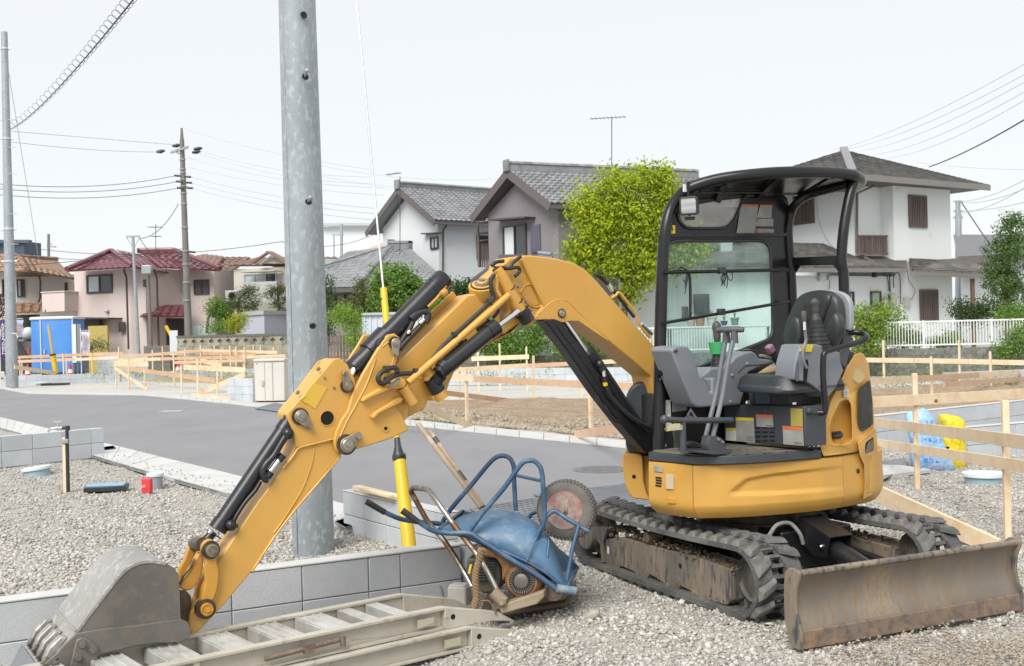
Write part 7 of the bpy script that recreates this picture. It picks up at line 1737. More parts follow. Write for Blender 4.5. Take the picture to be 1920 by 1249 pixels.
# raised head plate on the near side and its twin
hp_=k1([(1120,125),(1165,108),(1218,148),(1265,240),(1275,300),(1250,400),(1200,500),(1165,600),(1140,625),(1000,660),(880,690),(850,740),(800,815),(850,740),(873,640),(868,600),(850,548),(830,505),(832,462),(870,420),(980,290)])
slab("arm_head_plate",k1([(1130,118),(1168,108),(1218,148),(1265,240),(1276,300),(1250,400),(1200,500),(1165,600),(1140,628),(1000,664),(885,692),(868,600),(850,548),(832,510),(832,462),(872,420),(980,290)]),LB+.006,.012,parent=arm,bevel=.004)
slab("arm_head_plate",k1([(1030,130),(1085,108),(1120,118),(980,290),(850,425),(838,500),(810,510),(775,490),(770,455),(800,420),(900,300)]),LB-.15,.014,parent=arm,bevel=.004)
edge(k1([(1140,632),(1000,668),(905,694),(870,740),(800,826)]),LB+.002,.007,arm)
edge(k1([(1003,690),(985,800),(930,950),(830,1120),(740,1249)]),LB-.003,.004,arm)
edge(k1([(1175,745),(1060,885),(900,1070),(755,1255)])+k4([(1745,338)]),LB-.004,.006,arm)
pinlink(k1([(908,488)])[0],k1([(966,552)])[0],LB+.006,12.5,6,arm)
pinlink(k1([(1213,290)])[0],k1([(1196,212)])[0],LB+.006,10,6,arm)
pinboss("arm_side_bolt",*k1([(1070,237)])[0],LB+.006,3,arm,out=.004,ring=None);pinboss("arm_side_bolt",*k1([(1132,303)])[0],LB+.006,3,arm,out=.004,ring=None)
q=onl(*k1([(1088,500)])[0],LB+.007);mb=MB();mb.lathe(q-LV*.005,q+LV,[(0,.038),(.0065,.038),(.0065,0)],28);mb.obj("access_hole",m_hole,arm)
q=onl(*k1([(1088,500)])[0],LB+.009);mb=MB();mb.tube([q+(FV*math.cos(a)+UP*math.sin(a))*.038 for a in[2*math.pi*k/24 for k in range(24)]],.002,6,closed=True);mb.obj("hole_rim",m_yel,arm)
mb=MB();mb.ext(PL(k1([(1000,270),(1090,300),(1010,440),(915,378)]),LB+.009),-LV*.0015);mb.obj("faded_yellow_decal",M("faded_decal",(.63,.40,.05),.4),arm)
mb=MB();mb.tube(PL(k1([(950,350),(918,376),(945,402)]),LB+.011),.0025,5);mb.obj("decal_edge",m_sty,arm)
for(x,y)in k1([(1037,185),(903,338)]):p=onl(x,y,LB-.01);mb=MB();mb.lathe(p,p+(UP*.6+FV*.8),[(0,.012),(.014,.012),(.014,0)],6);mb.obj("top_bolt",m_pin,arm)
# bucket cylinder
mb=MB();A,B=PL(k1([(818,560),(378,1215)]),LB-.05);mb.tube([A,B],.042,26);bc=mb.obj("bucket_cylinder",m_blkc,X,smooth=40)
mb=MB();d=(B-A).normalized();mb.tube([A-d*.02,A+d*.025],.046,26);mb.tube([A+d*.62,A+d*.625],.0435,26);mb.tube([B-d*.04,B+d*.01],.0465,24);mb.tube([onl(*k1([(855,470)])[0],LB-.05),A],[.03,.036],14);mb.obj("cylinder_collar",m_blkc,bc,smooth=40)
q=onl(*k1([(908,488)])[0],LB-.05);mb=MB();mb.tube([q+LV*.035,q-LV*.05],.05,20);mb.obj("cylinder_eye",m_grease,bc,smooth=40)
mb=MB();mb.tube(PL(k4([(1478,62),(1440,110),(1405,150)]),LB-.05),[.020,.024,.03],14);mb.obj("cylinder_rod",m_blkc,bc,smooth=50)
mb=MB();mb.tube(PL(k4([(1462,62),(1452,74)]),LB-.05),.0195,14);mb.obj("rod_chrome",m_chr,bc,smooth=50)
hz=LB+.01
mb=MB();mb.tube(PL(k1([(828,600),(790,660),(740,745),(690,800),(668,850),(680,895),(700,900)]),hz),.017,12,4);mb.ball(onl(*k1([(833,600)])[0],hz),.030);mb.obj("cylinder_pipe",m_blkc,bc,smooth=60)
mb=MB();mb.tube(PL(k1([(800,740),(770,775)]),hz),.020,8);mb.tube(PL(k1([(720,850),(695,885)]),hz),.021,8);mb.obj("pipe_nut",m_blkc,bc)
mb=MB();mb.tube(PL(k1([(775,770),(715,850)]),hz),[.014,.013],10);mb.obj("pipe_fitting",m_chr,bc,smooth=40)
mb=MB();mb.tube(PL(k1([(655,910),(620,970),(560,1040),(500,1130),(478,1175)]),hz-.01),.011,10,4);mb.tube(PL(k1([(440,1200),(480,1195)]),hz-.01),.026,14);mb.ball(onl(*k1([(462,1197)])[0],hz),.028);mb.obj("lower_pipe",m_blkc,bc,smooth=60)
p=onl(*k1([(505,1200)])[0],LB);mb=MB();mb.lathe(p,p+FV,[(0,.01),(.03,.012),(.03,0)],8);mb.obj("grease_nipple",m_grease,arm)
# arm cylinder: long black barrel rising behind the bracket
mb=MB();A,B=PL(k2([(655,195),(145,715)]),LB-.085);mb.tube([A,B],.056,30);ac=mb.obj("arm_cylinder",m_blkc,X,smooth=40)
d=(B-A).normalized();mb=MB();mb.tube([A-d*.012,A,A+d*.07],[.052,.0585,.0585],30);mb.tube([A+d*.095,A+d*.10],.058,30);mb.obj("cylinder_cap",m_blkc,ac,smooth=40)
P_=A.lerp(B,.76);mb=MB();mb.tube([P_-d*.075,P_+d*.06],[.070,.070],26);mb.tube([P_+LV*.11,P_-LV*.13],.045,22);mb.obj("trunnion",m_blkc,ac,smooth=40)
mb=MB();mb.tube([B-d*.05,B+d*.01],.059,26);mb.tube([B,B+d*.01],.045,20);mb.obj("gland",m_blkc,ac,smooth=40)
mb=MB();mb.tube([B,onl(*k1([(1213,290)])[0],LB-.085)],.022,14);mb.obj("cylinder_rod",m_chr,ac,smooth=60)
hz=LB-.02
mb=MB();mb.tube(PL(k5([(505,945),(540,918),(590,905),(605,930),(590,965)]),hz),.016,12,5);mb.tube(PL(k5([(560,915),(530,940),(500,1000),(460,1060),(440,1110)]),hz-.01),.014,12,4);mb.tube(PL(k5([(600,930),(560,985),(480,1070),(445,1115)]),hz),.013,12,4);mb.obj("cylinder_hose",m_hose,ac,smooth=60)
mb=MB();mb.tube(PL(k5([(578,948),(556,972)]),hz+.012),.0125,10);mb.tube(PL(k5([(500,1012),(490,1028)]),hz+.012),.009,8);mb.obj("hose_fitting",m_chr,ac,smooth=60)
mb=MB();mb.tube(PL(k5([(700,760),(650,830),(600,880)]),LB-.04),.011,8);mb.ball(onl(*k5([(690,800)])[0],LB-.04),.026);mb.obj("cylinder_line",m_yelw,ac,smooth=60)
# far bracket ear seen left of the barrel
slab("bracket_ear",k2([(190,520),(225,516),(240,540),(200,570),(130,660),(95,690),(110,650),(150,590)]),LB-.16,.02,bevel=.006)
# boom cylinder with its guard
lc=LB-.03
mb=MB();mb.tube(PL([(1106,668),(1218,838)],lc),.047,24);bo_=mb.obj("boom_cylinder",m_blkc,X,smooth=40)
mb=MB();A,B=PL([(1100,661),(1112,677)],lc);mb.tube([A,B],.050,24);mb.obj("cylinder_gland",m_blkc,bo_,smooth=40)
mb=MB();mb.tube(PL([(1052,592),(1106,670)],lc),.0185,16);mb.obj("cylinder_rod",m_chr,bo_,smooth=60)
gd=[(1020,600),(1040,598),(1056,604),(1062,614),(1090,650),(1150,740),(1200,800),(1226,838),(1226,850),(1212,850),(1168,800),(1120,738),(1062,655),(1030,612)]
slab("cylinder_shield",gd,LB+.03,.10,m_blk,bo_,bevel=.008)
mb=MB();mb.tube(PL([(1045,612),(1085,665),(1140,745),(1200,826)],LB+.032),.004,6);mb.obj("shield_edge",m_blkc,bo_)
hz=LB+.05
mb=MB();mb.tube(PL(k3([(1440,350),(1455,380),(1470,440),(1485,520),(1530,610),(1600,690),(1680,760),(1760,810),(1825,840)]),hz),.0125,12,5);mb.tube(PL(k3([(1410,560),(1425,620),(1470,700),(1540,770),(1600,805)]),hz-.04),.012,12,5);bh=mb.obj("boom_hose",m_hose,X,smooth=60)
b=MB();b.lathe((0,0,0),(0,0,1),[(0,.0148),(.003,.0155),(.006,.0148)],10)
pp_=smoothpath(PL(k3([(1485,520),(1530,610),(1600,690),(1680,760),(1760,810)]),hz),6);xs_=[]
for i in range(1,len(pp_)-1):
    dd=(pp_[i+1]-pp_[i-1]).normalized();x_,u_=frame(dd);u_=dd.cross(x_);xs_.append(mtx(pp_[i],x_,u_,dd))
pieces(bh,"hose_rib",m_hose,b,xs_)
mb=MB();mb.tube(PL(k3([(1462,395),(1468,440)]),hz),.014,10);mb.obj("hose_fitting",m_chr,X,smooth=50)
mb=MB();mb.tube(PL(k3([(1474,488),(1480,512)]),hz),.0145,10);mb.obj("yellow_band",m_sty,X,smooth=50)
mb=MB();mb.ball(onl(*k3([(1435,345)])[0],hz-.01),.026);mb.tube(PL(k3([(1425,345),(1450,400)]),hz-.01),.016,8);mb.obj("elbow",m_blkc,X,smooth=60)
mb=MB();mb.tube([onl(1221,803,hz),onl(1224,812,hz),onl(1218,808,hz)],.006,8,4);mb.obj("hose_hook",m_blkc,X,smooth=60)
# boom foot and swing bracket
slab("boom_foot_bracket",[(1224,740),(1262,730),(1284,760),(1284,850),(1224,850)],LB+.02,.26,m_blk,bevel=.006)
slab("foot_cover",[(1212,715),(1236,700),(1236,845),(1218,842)],LB-.3,.02,m_yelw,bevel=.004)
# hoses on the boom
hz=LB+.012
mb=MB();mb.tube(PL(k5([(1530,700),(1570,712),(1600,745),(1640,790),(1700,870),(1750,935)]),hz-.05),.010,10,5);mb.tube(PL(k5([(1545,702),(1585,735),(1625,775),(1660,800)]),hz-.08),.010,10,5);mb.obj("boom_top_hose",m_hose,X,smooth=60)
mb=MB();mb.tube(PL(k5([(1622,830),(1650,815),(1668,800),(1720,860),(1765,925),(1780,975),(1840,1050)]),hz-.03),.009,10,3);mb.obj("steel_pipe",m_yel,X,smooth=60)
mb=MB();mb.tube(PL(k5([(1608,752),(1630,790)]),hz-.05),.013,8);mb.tube(PL(k5([(1790,975),(1850,1030)]),hz-.03),.014,8);mb.obj("pipe_union",m_chr,X,smooth=50)
mb=MB();mb.tube(PL(k2([(950,130),(1030,135),(1060,100),(1105,65)]),LB+.02),.010,10,5);mb.tube(PL(k2([(945,150),(985,130),(1040,135),(1085,128),(1098,150),(1070,180)]),LB+.03),.010,10,5);mb.tube(PL(k2([(935,120),(960,98),(1005,92)]),LB),.011,10,4);mb.obj("nose_hose",m_hose,X,smooth=60)
mb=MB();mb.tube(PL(k2([(950,170),(930,200),(935,260),(945,300),(915,340),(720,520),(640,600),(560,700),(490,740),(430,745),(370,755),(330,785)]),LB+.062),.0125,12,5);mb.tube(PL(k2([(330,785),(300,805),(280,790),(276,765),(300,735),(350,712),(380,715),(385,735)]),LB+.07),.013,12,5);ho=mb.obj("link_hose",m_hose,X,smooth=60)
for(x,y)in k2([(918,330),(716,522),(492,735),(320,720),(325,785)]):p=onl(x,y,LB+.066);mb=MB();mb.lathe(p-FV*.012,p+FV,[(0,.02),(.022,.02)],10);mb.obj("hose_clamp",m_vin,ho)
mb=MB();mb.tube(PL(k2([(650,665),(700,620),(760,570),(790,548)]),LB+.03),.009,8,4);mb.ball(onl(*k2([(765,578)])[0],LB+.04),.024);mb.ball(onl(*k2([(640,690)])[0],LB+.05),.026);mb.tube(PL(k2([(855,495),(890,470),(925,440)]),LB+.04),.018,8);mb.tube(PL(k2([(925,440),(965,395),(975,370)]),LB+.03),.011,8,3);mb.obj("cylinder_ports",m_hose,oc,smooth=50)
mb=MB();mb.tube(PL(k2([(918,436),(932,424)]),LB+.042),.019,8);mb.obj("green_cap",M("green_band",(.22,.42,.14),.5),oc)
# ---------------------------------------------------------------- bucket links and bucket
LBK=-.12
def linkshape(name,pts,l,w,mat=m_yelw):return slab(name,rnd_px(pts,2),l,w,mat,bevel=.006)
linkshape("bucket_link",k4([(1395,170),(1420,130),(1460,115),(1500,140),(1512,190),(1500,250),(1516,330),(1512,430),(1480,530),(1440,560),(1395,545),(1410,470),(1424,400),(1415,330),(1425,260),(1400,220)]),LB+.03,.03)
linkshape("bucket_link",k4([(1310,160),(1340,110),(1370,130),(1372,180),(1330,270),(1290,360),(1262,440),(1240,440),(1240,330),(1280,250)]),LB-.16,.03)
linkshape("rocker_link",k4([(1376,215),(1405,220),(1408,300),(1390,380),(1350,440),(1310,470),(1255,460),(1250,420),(1290,370),(1340,290)]),LB-.03,.05)
slab("rocker_edge",k4([(1335,262),(1355,245),(1330,310),(1275,380),(1250,432),(1240,425),(1262,370),(1310,320)]),LB-.02,.012,m_grease,bevel=.003)
q=onl(*k4([(1458,188)])[0],LB+.03);mb=MB();mb.lathe(q-LV*.0,q+LV,[(-.22,.03),(.0,.03),(.0,.030),(.03,.030),(.032,.024),(.028,.022),(.028,.010),(.044,.010),(.044,0)],24);mb.obj("link_pin",m_pin,X,smooth=30)
mb=MB();mb.lathe(q,q+LV,[(-.02,.044),(.008,.044),(.008,.03)],24);mb.tube([onl(*k4([(1405,150)])[0],LB+.0),onl(*k4([(1350,150)])[0],LB-.18)],.034,16);mb.obj("greasy_boss",m_grease,X,smooth=30)
q=onl(*k4([(1425,597)])[0],LB+.03);mb=MB();mb.lathe(q,q+LV,[(-.02,.030),(.024,.030),(.026,.026),(.020,.022),(.020,.012),(.032,.012),(.032,0)],24);mb.obj("arm_link_boss",m_yelw,X,smooth=30)
mb=MB();mb.lathe(q,q+LV,[(-.03,.048),(.006,.048),(.006,.03)],24);mb.obj("greasy_boss",m_grease,X,smooth=30)
side=k4([(525,752),(600,650),(700,520),(800,392),(880,312),(975,270),(1070,264),(1150,280),(1210,318),(1236,362),(1245,460),(1252,668),(1170,690),(900,725),(560,778)])
bs=slab("bucket_side",side,LBK,.014,m_buck,bevel=.002)
slab("bucket_side",side,LBK-.44,.014,m_buck,bevel=.002)
cheek=k4([(528,768),(700,738),(900,718),(1100,690),(1252,668),(1300,690),(1326,740),(1312,795),(1262,826),(1180,832),(1090,832),(960,850),(830,880),(740,900),(682,918),(640,960),(560,1010),(480,1040),(400,940),(340,985),(300,985),(395,905),(440,850)])
slab("bucket_cheek",cheek,LBK+.012,.016,m_buck,bs,bevel=.003)
slab("bucket_cheek",cheek,LBK-.45,.016,m_buck,bs,bevel=.003)
cut=slab("side_cutter",rnd_px(k4([(530,815),(560,798),(600,802),(672,850),(684,880),(668,1010),(640,1060),(470,1060),(500,940)]),1),LBK+.030,.018,m_buck,bs,bevel=.004)
for(x,y)in k4([(568,842),(638,880),(540,932)]):bolt(x,y,LBK+.03,6,cut,out=.018,mat=m_buck)
# bucket back: swept shell along the traced arc
arc=smoothpath(PL(k4([(395,905),(525,752),(600,650),(700,520),(800,392),(880,312),(975,270),(1070,264),(1150,280)]),LBK+.004),5)
vs=[];n=len(arc);NW=8
for j in range(NW+1):
    for p in arc:vs.append(p-LV*(.456*j/NW))
for j in range(NW+1):
    for i,p in enumerate(arc):
        tdir=(arc[min(i+1,n-1)]-arc[max(i-1,0)]).normalized();nn=tdir.cross(LV)
        if nn.z>0:nn=-nn
        vs.append(p+nn*.012-LV*(.456*j/NW))
o2=(NW+1)*n;fs=[]
for j in range(NW):
    for i in range(n-1):a=j*n+i;fs.append((a,a+1,a+n+1,a+n));fs.append((o2+a,o2+a+n,o2+a+n+1,o2+a+1))
for i in range(n-1):fs.append((i,i+o2,i+1+o2,i+1));a=NW*n+i;fs.append((a,a+1,a+1+o2,a+o2))
mb=MB();mb.add(vs,fs);o=mb.obj("bucket_back",m_buckt,X,smooth=40)
bm=bmesh.new();bm.from_mesh(o.data);bmesh.ops.recalc_face_normals(bm,faces=bm.faces[:]);bm.to_mesh(o.data);bm.free();bk=o
for(x,y)in((870,0),(0,0)):pass
W1=onl(*k4([(525,752)])[0],LBK+.006)
mb=MB();tdir=(arc[8]-arc[6]).normalized();nn=tdir.cross(LV);nn=nn if nn.z>0 else-nn
mb.tube([W1+nn*.003,W1-LV*.456+nn*.003],.006,6);mb.obj("lip_weld",m_buckt,bk,smooth=60)
# teeth: four thick strips laid down the lip
L0=onl(*k4([(525,752)])[0],LBK);L1=onl(*k4([(395,905)])[0],LBK);dn=(L1-L0).normalized();nn=dn.cross(LV);nn=nn if nn.z>0 else-nn
for i in range(4):
    c=L0-LV*(.045+i*.122)+dn*.04
    mb=MB()
    pr_=[(0,.004),(.015,.030),(.08,.036),(.13,.020),(.16,.0),(.15,-.03),(.10,-.028),(.05,.0)]
    mb.ext([c+dn*a+nn*b+LV*.026 for a,b in pr_],-LV*.052);mb.obj("tooth",m_buckt,bk,bevel=.006)
    mb=MB();q=c+dn*.13+LV*.028;mb.lathe(q,q+nn,[(.0,.02),(.022,.02),(.026,.012),(.026,0)],12);mb.obj("tooth_bolt",m_buck,bk)
q1=L0+dn*.205+nn*.022
ce=[q1+LV*.05,q1-LV*.46,q1-LV*.46+dn*.20-nn*.055,q1+LV*.05+dn*.20-nn*.055]
mb=MB();mb.ext(ce,-nn*.016);mb.obj("flat_cutting_edge",M("bright_steel_plate",(.34,.36,.38),.38,.6,c2=(.26,.27,.28),ns=3,c3=(.5,.5,.5),ns3=60,lo3=.6,hi3=.75,stretch=(.3,1,1)),bk,bevel=.002)
# ears at the pivot
slab("bucket_ear",rnd_px(k4([(1245,470),(1290,470),(1322,510),(1328,570),(1312,640),(1318,700),(1250,668)]),1),LBK-.15,.02,m_grease,bk,bevel=.003)
slab("bucket_ear",rnd_px(k4([(1245,470),(1290,470),(1322,510),(1328,570),(1312,640),(1318,700),(1250,668)]),1),LBK-.32,.02,m_grease,bk,bevel=.003)
q=onl(*k4([(1265,830)])[0],LBK-.10);mb=MB();mb.tube([q,q-LV*.26],.05,24);mb.obj("bucket_pin_tube",m_grease,bk,smooth=40)
# ================================================================ timber setting-out frames, small site things
def frame_run(label,posts,boards,group="timber batter boards on the plots",skip=()):
    """posts: (px, y_top, y_ground); boards: (x0, y0, x1, y1, height m, timber kind, offset)"""
    P=[(G(x,yb),W(x,yt,G(x,yb).y))for x,yt,yb in posts]
    A=P[0][0];B=P[-1][0];d=(B-A);d=Vector((d.x,d.y,0)).normalized()if d.length>.2 else Vector((1,0,0));n=Vector((d.y,-d.x,0));n=n if n.y<0 else-n
    t=thing("batter_board",label,"timber frame",A,group)
    for i_,(g,tp)in enumerate(P):
        if i_ in skip:continue
        mb=MB();lean=Vector((random.uniform(-.01,.01),0,0));mb.bar(g-UP*.05,Vector((g.x,g.y,tp.z))+lean,.045,.045,n);mb.obj("post",m_timber,t,bevel=.002 if g.y<14 else 0)
    for(x0,y0,x1,y1,h,k,off)in boards:
        a=onplane(x0,y0,A+n*(.035+off),n);b=onplane(x1,y1,A+n*(.035+off),n)
        if off=='f':pass
        mb=MB();mb.bar(a,b,.018,h);mb.obj("board",m_cedar if k else m_timber,t,label="reddish board" if k else None,bevel=.002 if a.y<14 else 0)
    return t
frame_run("tall timber frame nearest the camera at the right edge",[(1720.5,700,917),(1889.5,750,1013)],[(1600,786,1940,832,.095,0,-.07),(1600,823,1940,878,.085,0,-.07)])
BF_=frame_run("timber frame with a big knot in its board above the cement bags",[(1720.5,700,917),(1960,700,885)],[(1612,756,1960,736,.100,0,.0)],skip=(0,))
for q_,r_ in((W(1755,752,10.2),.018),):mb=MB();mb.lathe(q_,q_-Vector((0,1,0)),[(0,r_),(.002,r_*.8),(.002,0)],16);mb.obj("board_knot",M("dark_knot",(.22,.09,.04),.6),BF_)
frame_run("timber frame in the right plot with two half height posts",[(1748.5,669,762),(1859,659,734)],[(1600,717,1717,711,.115,0,0),(1717,711,1836,703.5,.115,1,0),(1836,703.5,1960,694,.115,0,0),(1770,721,1960,707,.10,1,.1)])
frame_run("farthest timber frame in the right plot against the old wall",[(1658.5,638,727),(1800.5,637,730)],[(1612,675,1714,676,.115,0,0),(1715,676,1815,678,.115,0,0),(1816,678,1960,681,.115,0,0)])
t=thing("timber_plank","pale plank lying aslant on the gravel behind the dozer blade","plank",G(1850,1020));mb=MB();mb.bar(G(1640,922,.26),G(1872,1028,.02),.03,.13);mb.obj("plank",m_timber,t,bevel=.002)
frame_run("timber frame at the front of the brown soil heap",[(876,690,797),(1109,718,820)],[(846,706,889,710,.105,0,0),(890,710.5,1111,722,.105,1,0),(1111,722,1235,727,.105,1,0)])
frame_run("timber frame at the back of the far gravel plot under the boom",[(863,668,754),(1001.6,667,754),(1091,676,744)],[(850,694,990,685,.10,0,0),(990,686,1074,682,.10,1,0),(1075,682,1180,676,.10,0,0),(1180,676,1240,673,.1,0,0)])
frame_run("short timber frame with tall posts below the creeper",[(898,660,735),(938,644,733),(989,650,733)],[(884,673,992,669,.12,0,0)])
for lab,a,b,k,h in(("pale brace board slanting down to the left post of the soil plot",G(785,757,.55),G(884,800,.03),0,.10),("reddish brace board slanting across the far gravel plot",G(820,735,.45),G(968,753,.0),1,.10),("reddish brace board rising right in front of the black tank hood",G(1078,815,.06),G(1215,796,.62),1,.11)):
    t=thing("brace_board",lab,"brace board",b);mb=MB();mb.bar(a,b,.02,h);mb.obj("board",m_cedar if k else m_timber,t)
t=tube_t("string_line","thin green string line stretched above the soil heap","string line",[G(800,757,.5),G(1180,778,.5)],.003,l_pale)
# left side frames
frame_run("long timber frame crossing the far left plots, front run",[(41.7,675,714),(120,663,714),(174,662,713),(224,652,712)],[(30,678,140,674,.12,1,0),(140,674,232,670,.12,0,0)])
frame_run("long timber frame crossing the far left plots, back run",[(38,668,712),(125,663,711),(224,650,710)],[(34,670,160,665,.12,1,0),(160,665,232,662,.12,1,0)])
frame_run("timber frame left of the mossy wall, low run across the gravel",[(287,656,711),(306,650,710),(348,655,710),(377,648,709)],[(224,670,377,657.5,.12,1,0)])
frame_run("long timber frame of reddish boards before the mossy wall",[(224,660,716),(327,662,723),(416,665,716),(460,650,713)],[(224,676,300,673,.12,0,0),(300,673,463,669,.12,1,0)])
frame_run("back timber frame of pale boards close to the mossy wall",[(403,647,708),(433,648,708),(444,650,708),(477,647,707),(490,648,707),(514,650,707)],[(377,657,520,661,.12,0,0),(425,671,535,667,.12,0,.1),(380,663,480,664,.12,1,.0)])
frame_run("timber frame between the steel pole and the boom bracket",[(657,655,700),(700,658,702)],[(610,664,720,662,.12,1,0),(612,676,700,674,.12,0,0.05)])
frame_run("square timber frame corner on the left gravel, left part",[(218,673,728),(242,673,730),(272,673,730)],[(214,682,278,683,.16,0,0),(215,690,276,731,.11,0,.03)])
frame_run("square timber frame corner on the left gravel, right part",[(341,677,738),(371,673,738),(408,675,742),(459,665,735)],[(344,688,460,694,.15,0,0),(372,738,459,702,.14,0,.03),(325,680,460,676,.08,1,.03)])
for lab,a,b,k in(("reddish board sagging across the left plots to the gravel",W(219,688,42),W(404,714,34),1),("pale board lying at the kerb left of the short block wall",G(360,742,.05),G(432,750,.05),0),("pale board slanting from the left pole over the block wall",W(27,688,39),W(105,700,42),0),("short brace board against the back frame near the cabinet",W(377,676,40),W(415,686,38),0)):
    t=thing("brace_board",lab,"brace board",b);mb=MB();mb.bar(a,b,.03,.14);mb.obj("board",m_cedar if k else m_timber,t)
# beige equipment cabinet by the road
q=G(479,754);q2=G(520,758);k=(q2-q);CBN=thing("utility_cabinet","beige metal cabinet standing behind the far kerb left of the steel pole","cabinet",q)
m_cab=M("beige_cabinet",(.58,.55,.51),.55,c2=(.53,.50,.465),ns=1.2)
Yc=q.y;a=W(478,752,Yc);zt_=W(478,677,Yc).z;w_=58*Yc/FPX
mb=MB();mb.plan([(a.x,a.y),(a.x+w_*.5,a.y-.12),(a.x+w_,a.y-.1),(a.x+w_,a.y+.6),(a.x,a.y+.6)],.02,zt_-.02);mb.obj("body",m_cab,CBN,bevel=.02)
mb=MB();mb.plan([(a.x-.02,a.y-.02),(a.x+w_*.5,a.y-.15),(a.x+w_+.02,a.y-.12),(a.x+w_+.02,a.y+.62),(a.x-.02,a.y+.62)],zt_-.02,zt_+.05);mb.obj("lid",m_cab,CBN,bevel=.02)
for f in(.36,.62):mb=MB();mb.bar(Vector((a.x+w_*f,a.y-.115*min(1,f*2),.05)),Vector((a.x+w_*f,a.y-.115*min(1,f*2),zt_-.04)),.012,.02,(0,1,0));mb.obj("door_seam",M("cabinet_seam",(.3,.28,.26),.7),CBN)
mb=MB();mb.box(W(492,718,Yc-.1),(.06,.03,.12));mb.obj("handle",m_alu,CBN);mb=MB();mb.box(W(483,682,Yc-.02),(.06,.02,.03));mb.obj("green_tag",m_grn,CBN)
# left lot: tap, covers, pipe stub, red marker
TP=thing("water_tap_post","standpipe water tap on a black and timber post beside the low block wall","water tap",G(126,922));q=G(126,922)
ht=W(126,802,q.y).z
mb=MB();mb.bar(q+Vector((-.018,0,-.05)),Vector((q.x-.018,q.y,ht-.1)),.03,.035,(0,1,0));mb.obj("timber_stake",m_timber,TP);mb=MB();mb.tube([q+Vector((.014,-.005,-.05)),Vector((q.x+.014,q.y-.005,ht-.02))],.018,12);mb.obj("black_pipe",m_vin,TP,smooth=60)
c=Vector((q.x+.0,q.y,ht));mb=MB();mb.tube([c+Vector((.02,0,-.03)),c+Vector((.02,0,.02))],.024,12);mb.tube([c+Vector((.02,0,0)),c+Vector((-.04,0,0))],.017,10);mb.obj("elbow",m_vin,TP,smooth=60)
mb=MB();mb.tube(smoothpath([c+Vector((-.03,0,0)),c+Vector((-.10,0,.0)),c+Vector((-.16,0,-.008)),c+Vector((-.19,0,-.04))],4),.011,10);mb.tube([c+Vector((-.075,0,0)),c+Vector((-.075,0,.06))],.013,10);mb.box(c+Vector((-.075,0,.065)),(.075,.02,.016));mb.obj("tap",m_chr,TP,smooth=50)
mb=MB();mb.box(c+Vector((.0,-.01,-.14)),(.07,.05,.05));mb.obj("grey_tape",m_stg,TP,bevel=.01)
m_pb=M("blue_grey_plastic",(.24,.36,.42),.5,c2=(.30,.42,.48),ns=3);m_pl=M("pale_lid",(.58,.64,.66),.5)
def roundcover(px,py,r,label,h=.09,lid=m_pl,body=m_pb,tilt=0.0,name="drain_cover"):
    q=G(px,py);t=thing(name,label,"drain cover",q);ax=Vector((tilt,0,1)).normalized()
    mb=MB();mb.lathe(q-ax*.08,q+ax,[(0,r*.86),(.08+h-.03,r*.9),(.08+h-.03,r)],30);mb.obj("socket",body,t,smooth=30)
    mb=MB();mb.lathe(q+ax*(h-.03),q+ax*3,[(0,r*1.0),(.03,r*1.0),(.034,r*.96),(.034,0)],30);mb.obj("lid",lid,t,smooth=30);return t
roundcover(70,890,.17,"blue grey round drain cover tilted in the gravel left of the water tap",.09,tilt=-.12)
roundcover(291,912,.09,"grey upright pipe stub with a pale lid behind the red marker box",.14,body=M("grey_pvc",(.27,.29,.31),.5),name="pipe_stub")
q=G(200,918);t=thing("meter_box","flat blue lidded meter box sunk in the left gravel","meter box",q);mb=MB();mb.box(q+UP*.02,(.42,.26,.05),(Vector((.98,.18,0)),Vector((-.18,.98,0)),UP));mb.obj("frame",m_vin,t,bevel=.006);mb=MB();mb.box(q+UP*.052,(.38,.22,.014),(Vector((.98,.18,0)),Vector((-.18,.98,0)),UP));mb.obj("lid",M("blue_lid",(.17,.34,.50),.45,c2=(.25,.42,.56),ns=5),t,bevel=.003)
q=G(276,922);t=thing("red_marker","small red box marker standing in front of the grey pipe stub","marker",q);mb=MB();mb.box(q+UP*.06,(.10,.06,.15),(Vector((.97,-.2,0)),Vector((.2,.97,0)),UP));mb.obj("body",M("red_plastic",(.62,.045,.05),.45),t,bevel=.006)
words("注意",q+Vector((-.03,-.045,.06)),.03,Vector((1,0,0)),Vector((0,-1,0)),m_wht,t)
for(px,py,r,lab)in((300,712,.34,"flat teal drain cover on the far left gravel"),(70,718,.25,"pale drain cover beside the long block wall at far left"),(140,697,.3,"pale drain cover behind the long block wall"),(81,722,.3,"grey pipe stub near the long block wall"),(1845,906,.20,"round blue grey drain cover in the gravel behind the right timber post")):roundcover(px,py,r,lab,.10)
q=G(104,722);t=thing("meter_box","dark flat meter box near the far left kerb","meter box",q);mb=MB();mb.box(q+UP*.03,(.9,.5,.08));mb.obj("frame",m_vin,t)
